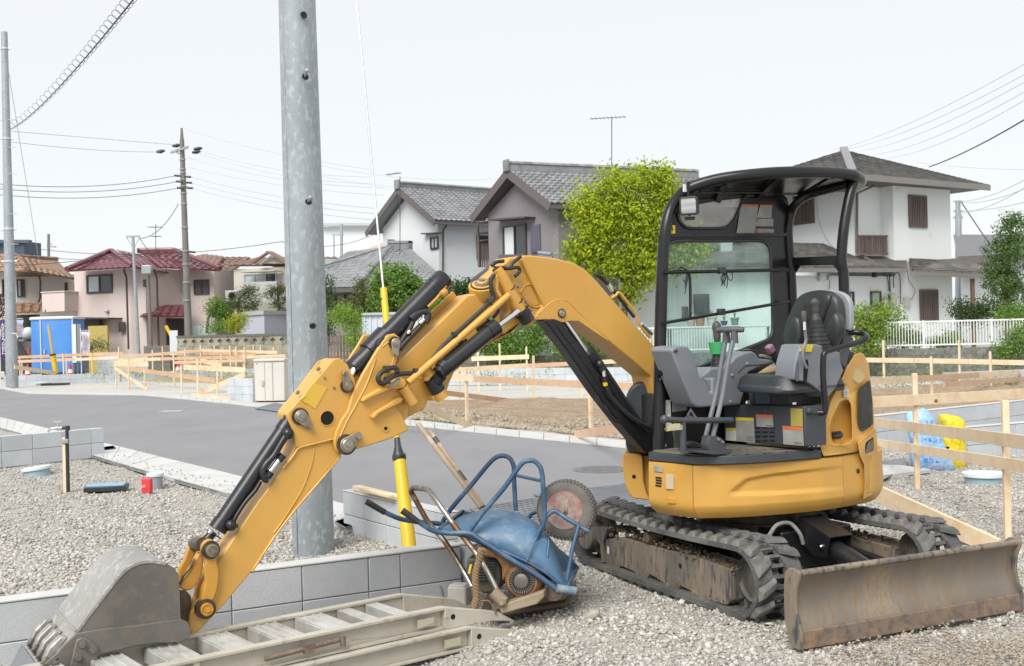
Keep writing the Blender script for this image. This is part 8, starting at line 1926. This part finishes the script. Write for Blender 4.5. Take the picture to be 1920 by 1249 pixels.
# debris by the near wall
q=G(862,1130,-.05);t=thing("pipe_box","small white junction box on the gravel at the corner of the block wall","junction box",q);mb=MB();mb.box(q+UP*.045,(.12,.10,.12),(Vector((.87,-.3,0)).normalized(),Vector((.3,.87,0)).normalized(),UP));mb.obj("body",m_cab,t,bevel=.012)
mb=MB();mb.box(q+UP*.108,(.10,.085,.01),(Vector((.87,-.3,0)).normalized(),Vector((.3,.87,0)).normalized(),UP));mb.obj("lid",m_wht,t,bevel=.004)
tube_t("pipe_end","thin grey bent pipe end sticking up beside the junction box","pipe",smoothpath([G(829,1126,-.05),W(829,1118,G(829,1126,-.05).y),W(826,1103,G(829,1126,-.05).y),W(821,1095,G(829,1126,-.05).y)],4),.011,m_stg,seg=8)
q=G(1100,1163);mb=MB();mb.lathe(q+UP*.01,q+Vector((.8,-.2,.45)),[(0,.035),(.05,.028),(.08,.012)],9);mb.obj("crumpled_cup",M("dirty_paper",(.36,.33,.27),.8,c2=(.25,.22,.18),ns=20),None,"crumpled paper cup lying on the gravel in front of the track","litter")
# cement bags at the right
def bag(label,pts,Y,mat,th,txt,name="cement_bag"):
    P=[W(x,y,Y)for x,y in rnd_px(pts,4)];c=sum(P,Vector())/len(P);t=thing(name,label,"bag",Vector((c.x,c.y,0)));n=len(P);vs=[];r=np.random.default_rng(int(Y*100))
    for(k,s)in((-1,.55),(-.8,.85),(-.35,1),(.35,1),(.8,.85),(1,.55)):
        for p in P:vs.append(c+(p-c)*s*(1+.015*r.standard_normal())+Vector((0,k*th,0))+Vector((0,.03*math.sin(p.z*9+p.x*5),0)))
    fs=[(j*n+i,j*n+(i+1)%n,(j+1)*n+(i+1)%n,(j+1)*n+i)for j in range(5)for i in range(n)]+[tuple(range(n-1,-1,-1)),tuple(5*n+i for i in range(n))]
    mb=MB();mb.add(vs,fs);o=mb.obj("sack",mat,t,smooth=70);bm=bmesh.new();bm.from_mesh(o.data);bmesh.ops.recalc_face_normals(bm,faces=bm.faces[:]);bm.to_mesh(o.data);bm.free()
    for(s,x,y,sz,m)in txt:words(s,W(x,y,Y-th-.004),sz,Vector((1,0,-.02)),Vector((0,-1,0)),m,t)
    return t
m_blue=M("blue_print_plastic",(.05,.09,.38),.5)
bag("blue plastic cement bag leaning on the grey block wall",[(1701,782),(1715,770),(1735,768),(1755,792),(1772,840),(1786,884),(1756,886),(1716,882),(1706,830)],12.0,M("light_blue_plastic",(.23,.42,.66),.35,c2=(.33,.52,.74),ns=7,bump=.8,bs=22,dist=.02),.10,[("速乾セメント",1738,826,.06,m_blue),("インスタント",1742,793,.055,m_blue),("強力 25kg",1752,864,.06,m_blue),("セメント",1758,876,.04,m_redst)])
bag("bright yellow plastic bag leaning on the wall right of the blue bag",[(1762,788),(1768,776),(1800,784),(1808,796),(1806,800),(1811,840),(1804,887),(1788,888),(1772,870),(1764,820)],12.15,M("yellow_plastic_bag",(.70,.56,.02),.35,c2=(.60,.46,.02),ns=7,bump=.8,bs=22,dist=.02),.09,[("砂",1788,872,.10,m_ink),("■",1777,842,.06,m_ink)])
# ---- portable toilet, banners, cones, car at the far left
PT=thing("portable_toilet","blue portable site toilet with white edges behind the timber frames","portable toilet",W(100,690,50));Yt=50
a=W(76,600,Yt);z1=a.z;x0,x1=a.x,W(136,600,Yt).x;xs0=W(61,600,Yt+.7).x
m_tb=M("toilet_blue",(.05,.20,.55),.45,c2=(.07,.24,.60),ns=1);m_tl=M("toilet_side_blue",(.12,.28,.50),.5)
mb=MB();mb.plan([(x0,Yt),(x1,Yt),(x1,Yt+1.4),(xs0,Yt+1.4),(xs0,Yt+.5)],.25,z1);mb.obj("cabin",m_tb,PT,bevel=.03)
mb=MB();mb.plan([(x0-.06,Yt-.05),(x1+.06,Yt-.05),(x1+.05,Yt+1.4),(xs0-.05,Yt+1.4),(xs0-.05,Yt+.45)],z1,z1+.14);mb.obj("roof",m_wht,PT,bevel=.05)
for x in(x0,x1):mb=MB();mb.bar(Vector((x,Yt-.02,.25)),Vector((x,Yt-.02,z1)),.035,.06,(0,1,0));mb.obj("corner_post",m_wht,PT)
mb=MB();mb.plan([(x0,Yt),(x1,Yt),(x1,Yt+1.3),(x0,Yt+1.3)],.0,.25);mb.obj("skid_base",m_vin,PT)
mb=MB();mb.box(Vector((x0+.16,Yt-.04,1.2)),(.05,.05,.2));mb.obj("door_handle",m_alu,PT)
t=thing("cable_guard","yellow cable guard tube leaning in front of the blue toilet","guy wire guard",W(104,698,44));mb=MB();mb.tube([W(105,700,44),W(99,666,44)],.10,10);mb.obj("lower_tube",m_gy,t,smooth=60);mb=MB();mb.tube([W(99,666,44),W(91,610,44)],.055,10);mb.obj("upper_tube",M("aged_yellow",(.50,.36,.14),.6),t,smooth=60);mb=MB();mb.tube([W(99.3,667,44),W(98.7,664,44)],.12,10);mb.obj("collar",m_vin,t)
t=thing("cable_guard","small yellow cable guard above the pale sign by the stone wall","guy wire guard",W(318,640,50));mb=MB();mb.tube([W(311,611,50),W(322,632,50),W(330,655,50)],.08,8);mb.obj("tube",m_gy,t,smooth=60);mb=MB();mb.box(W(326,643,49.5),(.35,.05,1.1));mb.obj("pale_plate",m_pl,t)
def banner(label,x,y0,y1,w,Y,mat,txt,cols,group=None):
    b=W(x,y1,Y);t=thing("banner_flag",label,"banner",Vector((b.x,b.y,0)));z1=W(x,y0,Y).z;z0=b.z
    mb=MB();mb.tube([Vector((b.x-w/2-.03,Y,0)),Vector((b.x-w/2-.03,Y,z1+.15))],.02,6);mb.tube([Vector((b.x-w/2-.03,Y,z1+.05)),Vector((b.x+w/2,Y,z1+.05))],.012,5);mb.obj("flag_pole",m_wht,t)
    mb=MB();n=14;vs=[]
    for i in range(n+1):
        for j in(0,1,2,3):vs.append((b.x-w/2+w*j/3,Y+.05*math.sin(i*.8+j),z0+(z1-z0)*i/n))
    k=len(vs);vs+=[(v[0],v[1]+.008,v[2])for v in vs];fs=[]
    for i in range(n):
        for j in range(3):q=i*4+j;fs.append((q,q+1,q+5,q+4));fs.append((k+q,k+q+4,k+q+5,k+q+1))
    mb.add(vs,fs);mb.obj("cloth",mat,t,smooth=60)
    for i,ch in enumerate(txt):words(ch,Vector((b.x,Y-.06,z1-.28-i*(z1-z0-.3)/max(1,len(txt)))),w*.75,Vector((1,0,0)),Vector((0,-1,0)),cols,t)
banner("purple sales banner with white lettering left of the steel pole",12,600,676,.42,43,M("purple_cloth",(.06,.03,.13),.8),"好評分譲中",m_wht)
banner("white and blue banner with orange lettering right of the steel pole",36,600,632,.35,46,M("pale_blue_cloth",(.35,.42,.58),.8),"分譲",M("orange_print",(.50,.22,.06),.6))
banner("pink and white banner beside the blue toilet",161,622,665,.36,49,M("pink_cloth",(.55,.52,.58),.8,c2=(.62,.22,.36),ns=.8,lo=.55,hi=.6),"公開中",M("grey_print",(.2,.2,.22),.6))
for(x,lab)in((141,"narrow pale sign board on a post just right of the blue toilet"),(149,"grey sign board on steel legs between toilet and pink banner")):
    b=W(x,690,49.5);t=thing("sign_board",lab,"sign",Vector((b.x,b.y,0)));mb=MB();mb.box(Vector((b.x,b.y,1.55)),(.22,.04,1.7));mb.obj("panel",m_pl if x<145 else M("sign_grey",(.20,.20,.22),.6),t)
    for s in(-.1,.1):mb=MB();mb.tube([Vector((b.x+s,b.y+.04,0)),Vector((b.x+s,b.y+.04,1.6))],.02,6);mb.obj("leg",m_pin,t)
for(x,y,lab)in((52,693,"red traffic cone with white stripe left of the toilet base"),(132,690,"small white and red cone at the right foot of the toilet"),(334,662,"small red cone by the pale plate near the stone wall")):
    q=W(x,y,47.5);q.z=0;t=thing("traffic_cone",lab,"traffic cone",q);mb=MB();mb.box(q+UP*.02,(.38,.38,.04));mb.lathe(q,q+UP,[(.04,.15),(.35,.10),(.35,.10),(.70,.03),(.70,0)],14);mb.obj("body",MATS["red_plastic"],t,smooth=40);mb=MB();mb.lathe(q,q+UP,[(.30,.118),(.46,.088)],14);mb.obj("stripe",m_wht,t)
def far_car(label,x0,x1,yb,Y,zoff=0.0):
    a,b=W(x0,yb,Y),W(x1,yb,Y);L=b.x-a.x;t=thing("parked_car",label,"car",Vector((a.x,Y,0)));m_car=M("black_car_paint",(.012,.013,.018),.15,coat=1.0);k=L/4.2;k=1.0
    pr_=[(0,.35),(0,1.0),(.15,1.15),(.5,1.72),(.8,1.82),(3.3,1.80),(3.6,1.7),(4.1,1.05),(4.5,.95),(4.6,.7),(4.6,.35)]
    mb=MB();mb.ext([Vector((b.x-4.6+(4.6-x),Y,z))for x,z in pr_],(0,1.65,0));bd=mb.obj("body",m_car,t,bevel=.06)
    mb=MB();mb.ext([Vector((b.x-x,Y-.012,z))for x,z in((.35,1.12),(.62,1.62),(1.5,1.66),(1.5,1.12))],(0,.01,0));mb.obj("side_window",m_dwin,t);mb=MB();mb.ext([Vector((b.x-x,Y-.012,z))for x,z in((1.6,1.12),(1.6,1.66),(2.6,1.66),(2.7,1.12))],(0,.01,0));mb.obj("side_window",m_dwin,t)
    for x in(.85,3.6):
        q=Vector((b.x-x,Y-.02,.33));mb=MB();mb.lathe(q,q+Vector((0,1,0)),[(0,.2),(0,.33),(.22,.33)],20);w=mb.obj("wheel",m_hose,t,smooth=30);mb=MB();mb.lathe(q-Vector((0,.012,0)),q+Vector((0,1,0)),[(0,0),(0,.2),(.02,.2)],16);mb.obj("rim",m_alu,w)
    for s in(0,):mb=MB();mb.box(Vector((b.x-.06,Y+.05,1.25)),(.06,.12,.3));mb.obj("tail_lamp",m_redst,t)
far_car("black minivan parked behind the steel pole at the far left",-60,56,668,51)
mb=MB();q=W(53,626,52.5);mb.ball(q,.32,seg=16);mb.tube([q-UP*1.2,q-UP*.2],.05,8);mb.obj("covered_bin",M("pale_cover",(.5,.5,.5),.6),None,"pale wrapped round object between minivan and blue toilet","covered object",smooth=60)
# ================================================================ loading ramps
m_alr=M("dirty_aluminium_ramp",(.50,.47,.405),.55,.1,c2=(.38,.345,.28),ns=2.2,lo=.4,hi=.62,c3=(.32,.245,.16),ns3=14,lo3=.56,hi3=.74,bump=.15,bs=80)
m_alt=M("scuffed_aluminium_tread",(.58,.58,.56),.42,.3,c2=(.36,.35,.32),ns=5,c3=(.27,.21,.15),ns3=10,lo3=.66,hi3=.8)
RD=Vector((.783,.622,0)).normalized();RN=Vector((-.622,.783,0)).normalized()
def ramp(label,P0,zt,h,length,end):
    P0=Vector((P0[0],P0[1],0));t=thing("loading_ramp",label,"loading ramp",P0+UP*(zt-h),"aluminium loading ramps stacked in front of the wall");Wd=.39
    pt=lambda s,n,z:P0+RD*s+RN*n+UP*z
    for n0,nm in((0,1),(Wd,0)):
        sg=-1 if nm else 1
        for(z0,z1,w)in((zt-.014,zt,.05),(zt-h,zt-h+.012,.05),(zt-h+.012,zt-.014,.008)):
            mb=MB();o_=n0+(0 if w>.01 else .024*(1 if nm else-1)*-1+.02)
            c0=n0 if w>.01 else n0+.012*(-1 if not nm else 1)
            mb.ext([pt(-length,c0-w/2,z0),pt(.0,c0-w/2,z0),pt(.0,c0-w/2,z1),pt(-length,c0-w/2,z1)],RN*w);mb.obj("rail_flange" if w>.01 else "rail_web",m_alr,t,bevel=.002)
        mb=MB();mb.ext([pt(.002,n0-.026,zt),pt(.34,n0-.026,zt-h*.72),pt(.46,n0-.026,zt-h-.04),pt(.30,n0-.026,zt-h-.01),pt(.002,n0-.026,zt-h)],RN*.05);w_=mb.obj("end_wedge",m_alr,t,bevel=.003)
        if nm:mb=MB();q=pt(.05,n0-.027,zt-h*.5);mb.lathe(q,q-RN,[(0,.014),(.001,.014),(.001,0)],14);mb.obj("pin_hole",m_hole,w_)
    s=-.16;i=0
    while s>-length:
        mb=MB();w=.075 if i<2 else .145
        mb.ext([pt(s,.03,zt-.012),pt(s-w,.03,zt-.012),pt(s-w,.03,zt-.08),pt(s,.03,zt-.08)],RN*(Wd-.06));tr=mb.obj("tread",m_alt,t,bevel=.003)
        if w>.1:
            for k in(.04,.33,.66,.96):mb=MB();mb.bar(pt(s-w*k,.035,zt-.0095),pt(s-w*k,Wd-.035,zt-.0095),.006,.007);mb.obj("grip_ridge",m_alt,tr)
        s-=(.17 if i<2 else .255);i+=1
    for(a,b)in(((-.05,-.028,zt-h*.62),(-.20,.0,0)),):mb=MB();mb.ext([pt(-.16,-.017,zt-h*.35),pt(-.06,-.017,zt-h*.35),pt(-.06,-.017,zt-h*.72),pt(-.16,-.017,zt-h*.72)],RN*.002);mb.obj("old_label",M("yellowed_label",(.45,.42,.30),.6),t)
    return t,pt
up_,pt=ramp("upper aluminium loading ramp with ribbed treads, on top of its twin beside the block wall",(-.392,5.72),.162,.112,2.9,0)
mb=MB();mb.tube([pt(-1.0,-.035,.10),pt(-.62,-.035,.115)],.012,10);mb.tube([pt(-.60,-.04,.13),pt(-.60,-.04,.085)],.014,8);mb.box(pt(-.78,-.04,.108),(.05,.02,.045),(RD,RN,UP));mb.obj("latch_bar",m_rust2,up_,smooth=50)
mb=MB();mb.tube(smoothpath([pt(.02,-.03,.11),pt(-.06,-.035,.10),pt(-.25,-.032,.075),pt(-.55,-.032,.10)],5),.002,5);mb.obj("thin_wire",m_pin,up_)
mb=MB();mb.ext([pt(-1.55,-.018,.15),pt(-1.30,-.018,.15),pt(-1.30,-.018,.085),pt(-1.55,-.018,.085)],RN*.002);pl_=mb.obj("rating_plate",M("yellowed_label",(.45,.42,.30),.6),up_)
mb=MB()
for i in range(5):mb.bar(pt(-1.53,-.020,.14-i*.011),pt(-1.33-.05*(i%2),-.020,.14-i*.011),.002,.003)
mb.obj("plate_print",m_ink,pl_)
ramp("lower aluminium loading ramp on the gravel, underneath its twin",(-.262,5.765),.046,.112,3.0,1)
# ================================================================ plate compactor under the barrow
cw_=crop(640,820,3.287)
m_or=M("faded_orange_engine",(.34,.16,.045),.55,c2=(.20,.10,.05),ns=6,c3=(.10,.075,.05),ns3=12)
m_edk=M("engine_black",(.035,.034,.034),.55,c2=(.10,.085,.065),ns=7);m_egr=M("starter_grey",(.11,.10,.095),.5,.3,c2=(.17,.145,.115),ns=9)
m_dirt=M("dusty_beige_steel",(.33,.27,.19),.75,c2=(.22,.17,.115),ns=6,bump=.3,bs=60);m_brn=M("dirty_chrome_tube",(.42,.40,.37),.28,.9,c2=(.20,.12,.06),ns=5,lo=.45,hi=.6,r2=.6)
CM=thing("plate_compactor","dusty orange plate compactor with a chrome loop handle underneath the upturned wheelbarrow","plate compactor",G(1000,1150))
Yc=6.0;WY=lambda L,Y:[W(x,y,Y)for x,y in cw_(L)]
mb=MB();A=G(912,1160,.0);B=G(1079,1136,.02);dr=(B-A).normalized();aw=Vector((.03,.40,0));
pl2=[A+UP*.05-dr*.03,A+dr*.02,B-dr*.06,B+UP*.05,B+UP*.065,B-dr*.07+UP*.022,A+dr*.03+UP*.02,A-dr*.03+UP*.065]
mb.ext(pl2,aw);mb.obj("base_plate",M("muddy_base_plate",(.09,.07,.06),.6,.3,c2=(.20,.14,.09),ns=4),CM,bevel=.006)
mb=MB();mb.ext([A.lerp(B,.04)+UP*.02+aw*.2,A.lerp(B,.96)+UP*.02+aw*.2,A.lerp(B,.94)+UP*.07+aw*.25,A.lerp(B,.06)+UP*.06+aw*.25],aw*.5);mb.obj("plate_rib",m_dirt,CM,bevel=.008)
q=W(979,1089,Yc);v=Vector((-.25,-.95,.12)).normalized()
mb=MB();mb.lathe(q-v*.22,q+v,[(0,.10),(.10,.105),(.20,.10),(.225,.082)],30);mb.obj("engine_shroud",m_or,CM,smooth=40)
mb=MB();mb.lathe(q,q+v,[(0,.072),(.015,.072),(.02,.066),(.016,.04),(.024,.038),(.028,.030),(.028,0)],30);rs=mb.obj("recoil_starter",m_egr,CM,smooth=35)
base=MB();base.box((0,.055,0),(.005,.026,.004));x_,u_=frame(v);u_=v.cross(x_);pieces(rs,"cooling_slot",m_hole,base,[mtx(q+v*.0205,x_*math.cos(a)+u_*math.sin(a),u_*math.cos(a)-x_*math.sin(a),v)for a in[2*math.pi*k/30 for k in range(30)]])
mb=MB();mb.ext(WY([(775,745),(960,750),(985,800),(990,880),(960,960),(870,965),(800,900),(765,830)],6.12),(.05,.25,0));mb.obj("engine_block",m_edk,CM,bevel=.012)
mb=MB();mb.ext(WY([(840,672),(930,690),(1000,740),(1080,800),(1030,830),(990,900),(985,800),(950,745),(860,740)],6.05),(.05,.22,0));mb.obj("fuel_tank",m_or,CM,bevel=.015)
for i in range(7):pass
base=MB();base.box((0,0,0),(.13,.012,.005));pieces(CM,"cooling_fin",m_edk,base,[Matrix.Translation(W(905,1056+i*5,6.1))for i in range(7)])
mb=MB();mb.ext(WY([(975,1058),(1010,1025),(1245,948),(1250,985),(1205,1030),(985,1090)],5.92),(.03,.10,0));mb.obj("belt_cover",m_dirt,CM,bevel=.006)
q=W(1037,1108,6.02);mb=MB();mb.lathe(q,q+Vector((.2,.95,0)),[(0,.04),(.0,.055),(.25,.055)],22);mb.obj("exciter_drum",m_rust2,CM,smooth=30)
mb=MB();mb.tube(smoothpath([W(772,926,6.5),W(771,919,6.48),W(778,915,6.45),W(800,918,6.3),W(808,924,6.25),W(853,987,6.12),W(902,1051,6.02),W(938,1118,5.95)],5),.0155,12);mb.tube(smoothpath([W(772,924,6.5),W(804,981,6.45),W(829,1009,6.4),W(860,1055,6.3),W(885,1100,6.22)],5),.0155,12);mb.obj("loop_handle",m_brn,CM,smooth=60)
mb=MB();mb.tube([W(925,1110,5.95),W(945,1130,5.93)],.034,12);mb.lathe(W(944,1127,5.93),W(944,1127,5.93)-Vector((.2,.9,0)),[(0,.02),(.03,.02),(.03,.012),(.045,.012)],10);mb.obj("handle_mount",m_dirt,CM,smooth=40)
mb=MB();mb.tube(smoothpath(WY([(860,1010),(910,1010),(940,1050),(955,1090)],5.9),4),.007,8);mb.obj("lift_hook",m_brn,CM,smooth=60)
mr=M("brown_rope",(.17,.105,.055),.9,c2=(.25,.17,.10),ns=30)
for k in(0,1,2):
    pts=smoothpath(WY([(862,690),(850,760),(830,830),(828,900),(832,980),(820,1050)],5.9),14);mb=MB()
    mb.tube([p+Vector((math.cos(i*.55+k*2.09),math.sin(i*.55+k*2.09),0))*.010 for i,p in enumerate(pts)],.011,7);mb.obj("rope_strand",mr,CM,smooth=60)
mb=MB();mb.tube(WY([(800,785),(788,840)],5.95),.007,8);mb.obj("yellow_lever",m_sty,CM)
# ================================================================ wheelbarrow, upside down
WB=thing("wheelbarrow","blue steel wheelbarrow lying upside down over the plate compactor with its wheel raised","wheelbarrow",G(960,1110))
m_wb=M("scratched_blue_enamel",(.050,.118,.20),.48,c2=(.07,.15,.245),ns=2,lo=.4,hi=.7,c3=(.17,.22,.27),ns3=17,lo3=.54,hi3=.70,bump=.08,bs=50)
m_wbt=M("chipped_blue_tube",(.028,.075,.145),.42,c2=(.08,.14,.21),ns=6,lo=.5,hi=.65,c3=(.17,.12,.09),ns3=16,lo3=.60,hi3=.7)
sec=[((824,991),(834,985),(838,978),(836,974),6.12),((858,1002),(862,983),(868,966),(868,962),6.10),((895,1015),(897,975),(902,955),(904,953),6.07),((929,1028),(930,972),(936,953),(940,952),6.05),((965,1043),(972,978),(975,961),(976,960),6.02),((995,1057),(1005,990),(1004,976),(1003,975),6.0),((1025,1075),(1030,1015),(1022,994),(1020,990),5.98),((1045,1092),(1048,1055),(1038,1024),(1036,1015),5.97),((1060,1108),(1061,1090),(1058,1078),(1056,1070),5.96)]
vs=[];NS=0
S2=[]
for k in range(len(sec)-1):
    for j in range(4):
        t=j/4;a,b=sec[k],sec[k+1];S2.append(tuple((a[i][0]*(1-t)+b[i][0]*t,a[i][1]*(1-t)+b[i][1]*t)for i in range(4))+(a[4]*(1-t)+b[4]*t,))
S2.append(sec[-1])
for(rn,fn_,ff_,rf,Y)in S2:
    a=W(*rn,Y);b=W(*fn_,Y+.10);c=W(*ff_,Y+.42);d=Vector((a.x+.10,a.y+.58,a.z))
    P=[a,a.lerp(b,.5),a.lerp(b,.86),b.lerp(c,.06),b.lerp(c,.25),b.lerp(c,.5),b.lerp(c,.75),b.lerp(c,.95),c.lerp(d,.15),c.lerp(d,.5),d];NS=len(P);vs+=P
n=len(S2);fs=[(i*NS+k,i*NS+k+1,(i+1)*NS+k+1,(i+1)*NS+k)for i in range(n-1)for k in range(NS-1)]
fs+=[tuple(range(NS-1,-1,-1)),tuple((n-1)*NS+k for k in range(NS))]
mb=MB();mb.add(vs,fs);tr=mb.obj("tray",m_wb,WB,smooth=60)
bm=bmesh.new();bm.from_mesh(tr.data);bmesh.ops.recalc_face_normals(bm,faces=bm.faces[:]);bmesh.ops.smooth_vert(bm,verts=[v for v in bm.verts if not v.is_boundary],factor=.4,use_axis_x=True,use_axis_y=True,use_axis_z=True);bm.to_mesh(tr.data);bm.free()
sd=tr.modifiers.new("gauge",'SOLIDIFY');sd.thickness=.004
rim=[Vector(vs[i*NS])for i in range(n)];rimf=[Vector(vs[i*NS+NS-1])for i in range(n)]
mb=MB();mb.tube(rim+rimf[::-1],.010,8,closed=True);mb.obj("rolled_rim",m_wbt,tr,smooth=60)
mb=MB();mb.tube(smoothpath([Vector(vs[24*NS+k])+Vector((-.003,-.006,.004))for k in(1,2,3,4)],3),.004,6);mb.tube([W(1014,989,6.07),W(988,1052,5.985)],.0045,6);mb.obj("pressed_crease",m_wb,tr,smooth=60)
# chassis tubes
mb=MB();mb.tube(smoothpath([W(758,960,6.05),W(795,985,6.06),W(815,996,6.07),W(845,1000,6.07),W(880,1000,6.05),W(905,1015,6.03),W(960,1050,5.99),W(1010,1080,5.96),W(1052,1112,5.93)],4),.0145,12);mb.obj("frame_tube",m_wbt,WB,smooth=60)
mb=MB();mb.tube(smoothpath([W(690,943,6.50),W(725,962,6.52),W(755,974,6.54),W(800,980,6.55),W(850,985,6.55),W(890,995,6.5)],4),.0145,12);mb.obj("frame_tube",m_wbt,WB,smooth=60)
for a,b,Y,Y2 in(((754,957),(784,979),6.05,6.055),((686,940),(722,961),6.5,6.52)):mb=MB();p,q=W(*a,Y),W(*b,Y2);mb.tube([p,q],[.0185,.0175],12);g=mb.obj("hand_grip",m_hose,WB,smooth=40)
for L,Y in(([(830,978),(845,955),(885,908),(920,866),(938,855),(954,858),(963,874),(964,905),(967,957)],6.50),([(882,994),(905,962),(945,915),(976,872),(990,864),(1004,866),(1015,882),(1019,920),(1021,965),(1018,985),(1007,1010),(1003,1030)],6.08)):
    mb=MB();mb.tube(smoothpath([W(x,y,Y)for x,y in L],5),.0135,12);mb.obj("leg_hoop",m_wbt,WB,smooth=60)
mb=MB();mb.tube([W(966,891,6.5),W(1012,901,6.1)],.010,8);mb.obj("hoop_brace",m_wbt,WB,smooth=60)
mb=MB();mb.tube(smoothpath([W(1018,977,6.08),W(1030,963,6.10),W(1042,959,6.1),W(1062,972,6.06),W(1104,997,6.02)],4),.0125,10);mb.tube([W(1085,985,6.03),W(1073,1030,5.98),W(1063,1088,5.94)],.011,8);mb.obj("wheel_fork",m_wbt,WB,smooth=60);mb=MB();mb.tube(smoothpath([W(990,972,6.5),W(1000,962,6.48),W(1020,962,6.4),W(1085,985,6.36)],4),.0125,10);mb.obj("wheel_fork",m_wbt,WB,smooth=60)
mb=MB();q=W(1062,1106,5.92);mb.tube([q+Vector((-.05,0,.01)),q+Vector((.05,.02,-.012))],.022,10);mb.obj("bumper_end",M("mortar_crusted_blue",(.25,.29,.32),.8,c2=(.10,.17,.25),ns=20),WB,smooth=50)
qc=W(1062,956,6.20);wa_=Vector((.30,.94,-.10)).normalized();x_,u_=frame(wa_);u_=wa_.cross(x_)
R_=.168;tp=[(0,.60),(.004,.72),(.010,.88),(.022,.965),(.045,1.0),(.068,.965),(.08,.88),(.086,.72),(.09,.60)]
mb=MB();mb.lathe(qc-wa_*.045,qc+wa_,[(t,r*R_)for t,r in tp],48);ty=mb.obj("tyre",M("dusty_tyre",(.075,.072,.066),.85,c2=(.16,.15,.13),ns=5,bump=.4,bs=90),WB,smooth=45)
base=MB();base.box((0,0,0),(.011,.014,.007))
pieces(ty,"tread_block",MATS["dusty_tyre"],base,[mtx(qc+(x_*math.cos(a)+u_*math.sin(a))*(R_*(.985 if abs(o)<.02 else .955))+wa_*o,u_*math.cos(a)-x_*math.sin(a),wa_,x_*math.cos(a)+u_*math.sin(a))for k in range(48)for o in(-.028,-.010,.010,.028)for a in[2*math.pi*(k+(.5 if abs(o)>.02 else 0))/48]])
mrr=M("faded_red_rim",(.27,.125,.11),.75,c2=(.30,.26,.23),ns=14,lo=.4,hi=.6,c3=(.13,.11,.09),ns3=24,lo3=.55,hi3=.7)
mb=MB();mb.lathe(qc-wa_*.048,qc+wa_,[(0,.095),(.0,.104),(.012,.104),(.016,.090),(.020,.03),(.006,.028),(.006,.0)],32);rm_=mb.obj("rim",mrr,WB,smooth=40)
mb=MB();mb.lathe(qc-wa_*.08,qc+wa_,[(0,.012),(.02,.012),(.02,.022),(.06,.022)],12);mb.obj("hub",m_pin,rm_,smooth=30)
base=MB();base.lathe((0,0,0),(0,0,1),[(-.012,.007),(0,.007),(0,0)],6);pieces(rm_,"rim_bolt",m_pin,base,[mtx(qc-wa_*.037+(x_*math.cos(a)+u_*math.sin(a))*.062,x_,u_,wa_)for a in[2*math.pi*k/6+.3 for k in range(6)]])
# two long handles leaning on it
m_hnd=M("worn_wood_handle",(.40,.31,.215),.7,c2=(.30,.225,.15),ns=4,stretch=(1,1,.4),c3=(.5,.45,.38),ns3=12)
sh=thing("shovel_handle","long plain wooden shovel handle, the lower left of two leaning behind the wheelbarrow","shovel",W(902,952,6.75));mb=MB();mb.tube([W(784,795,7.15),W(902,952,6.75)],.0165,12);mb.obj("shaft",m_hnd,sh,smooth=60)
sh=thing("shovel_handle","long wooden shovel handle wrapped with dark tape, the right one behind the wheelbarrow","shovel",W(906,950,6.78));a,b=W(806,809,7.15),W(906,950,6.78);mb=MB();mb.tube([a,b],.0155,12);mb.obj("shaft",m_hnd,sh,smooth=60)
for t0,t1 in((.09,.17),(.55,.68)):mb=MB();mb.tube([a.lerp(b,t0),a.lerp(b,t1)],.0165,12);mb.obj("tape",m_dks,sh,smooth=60)
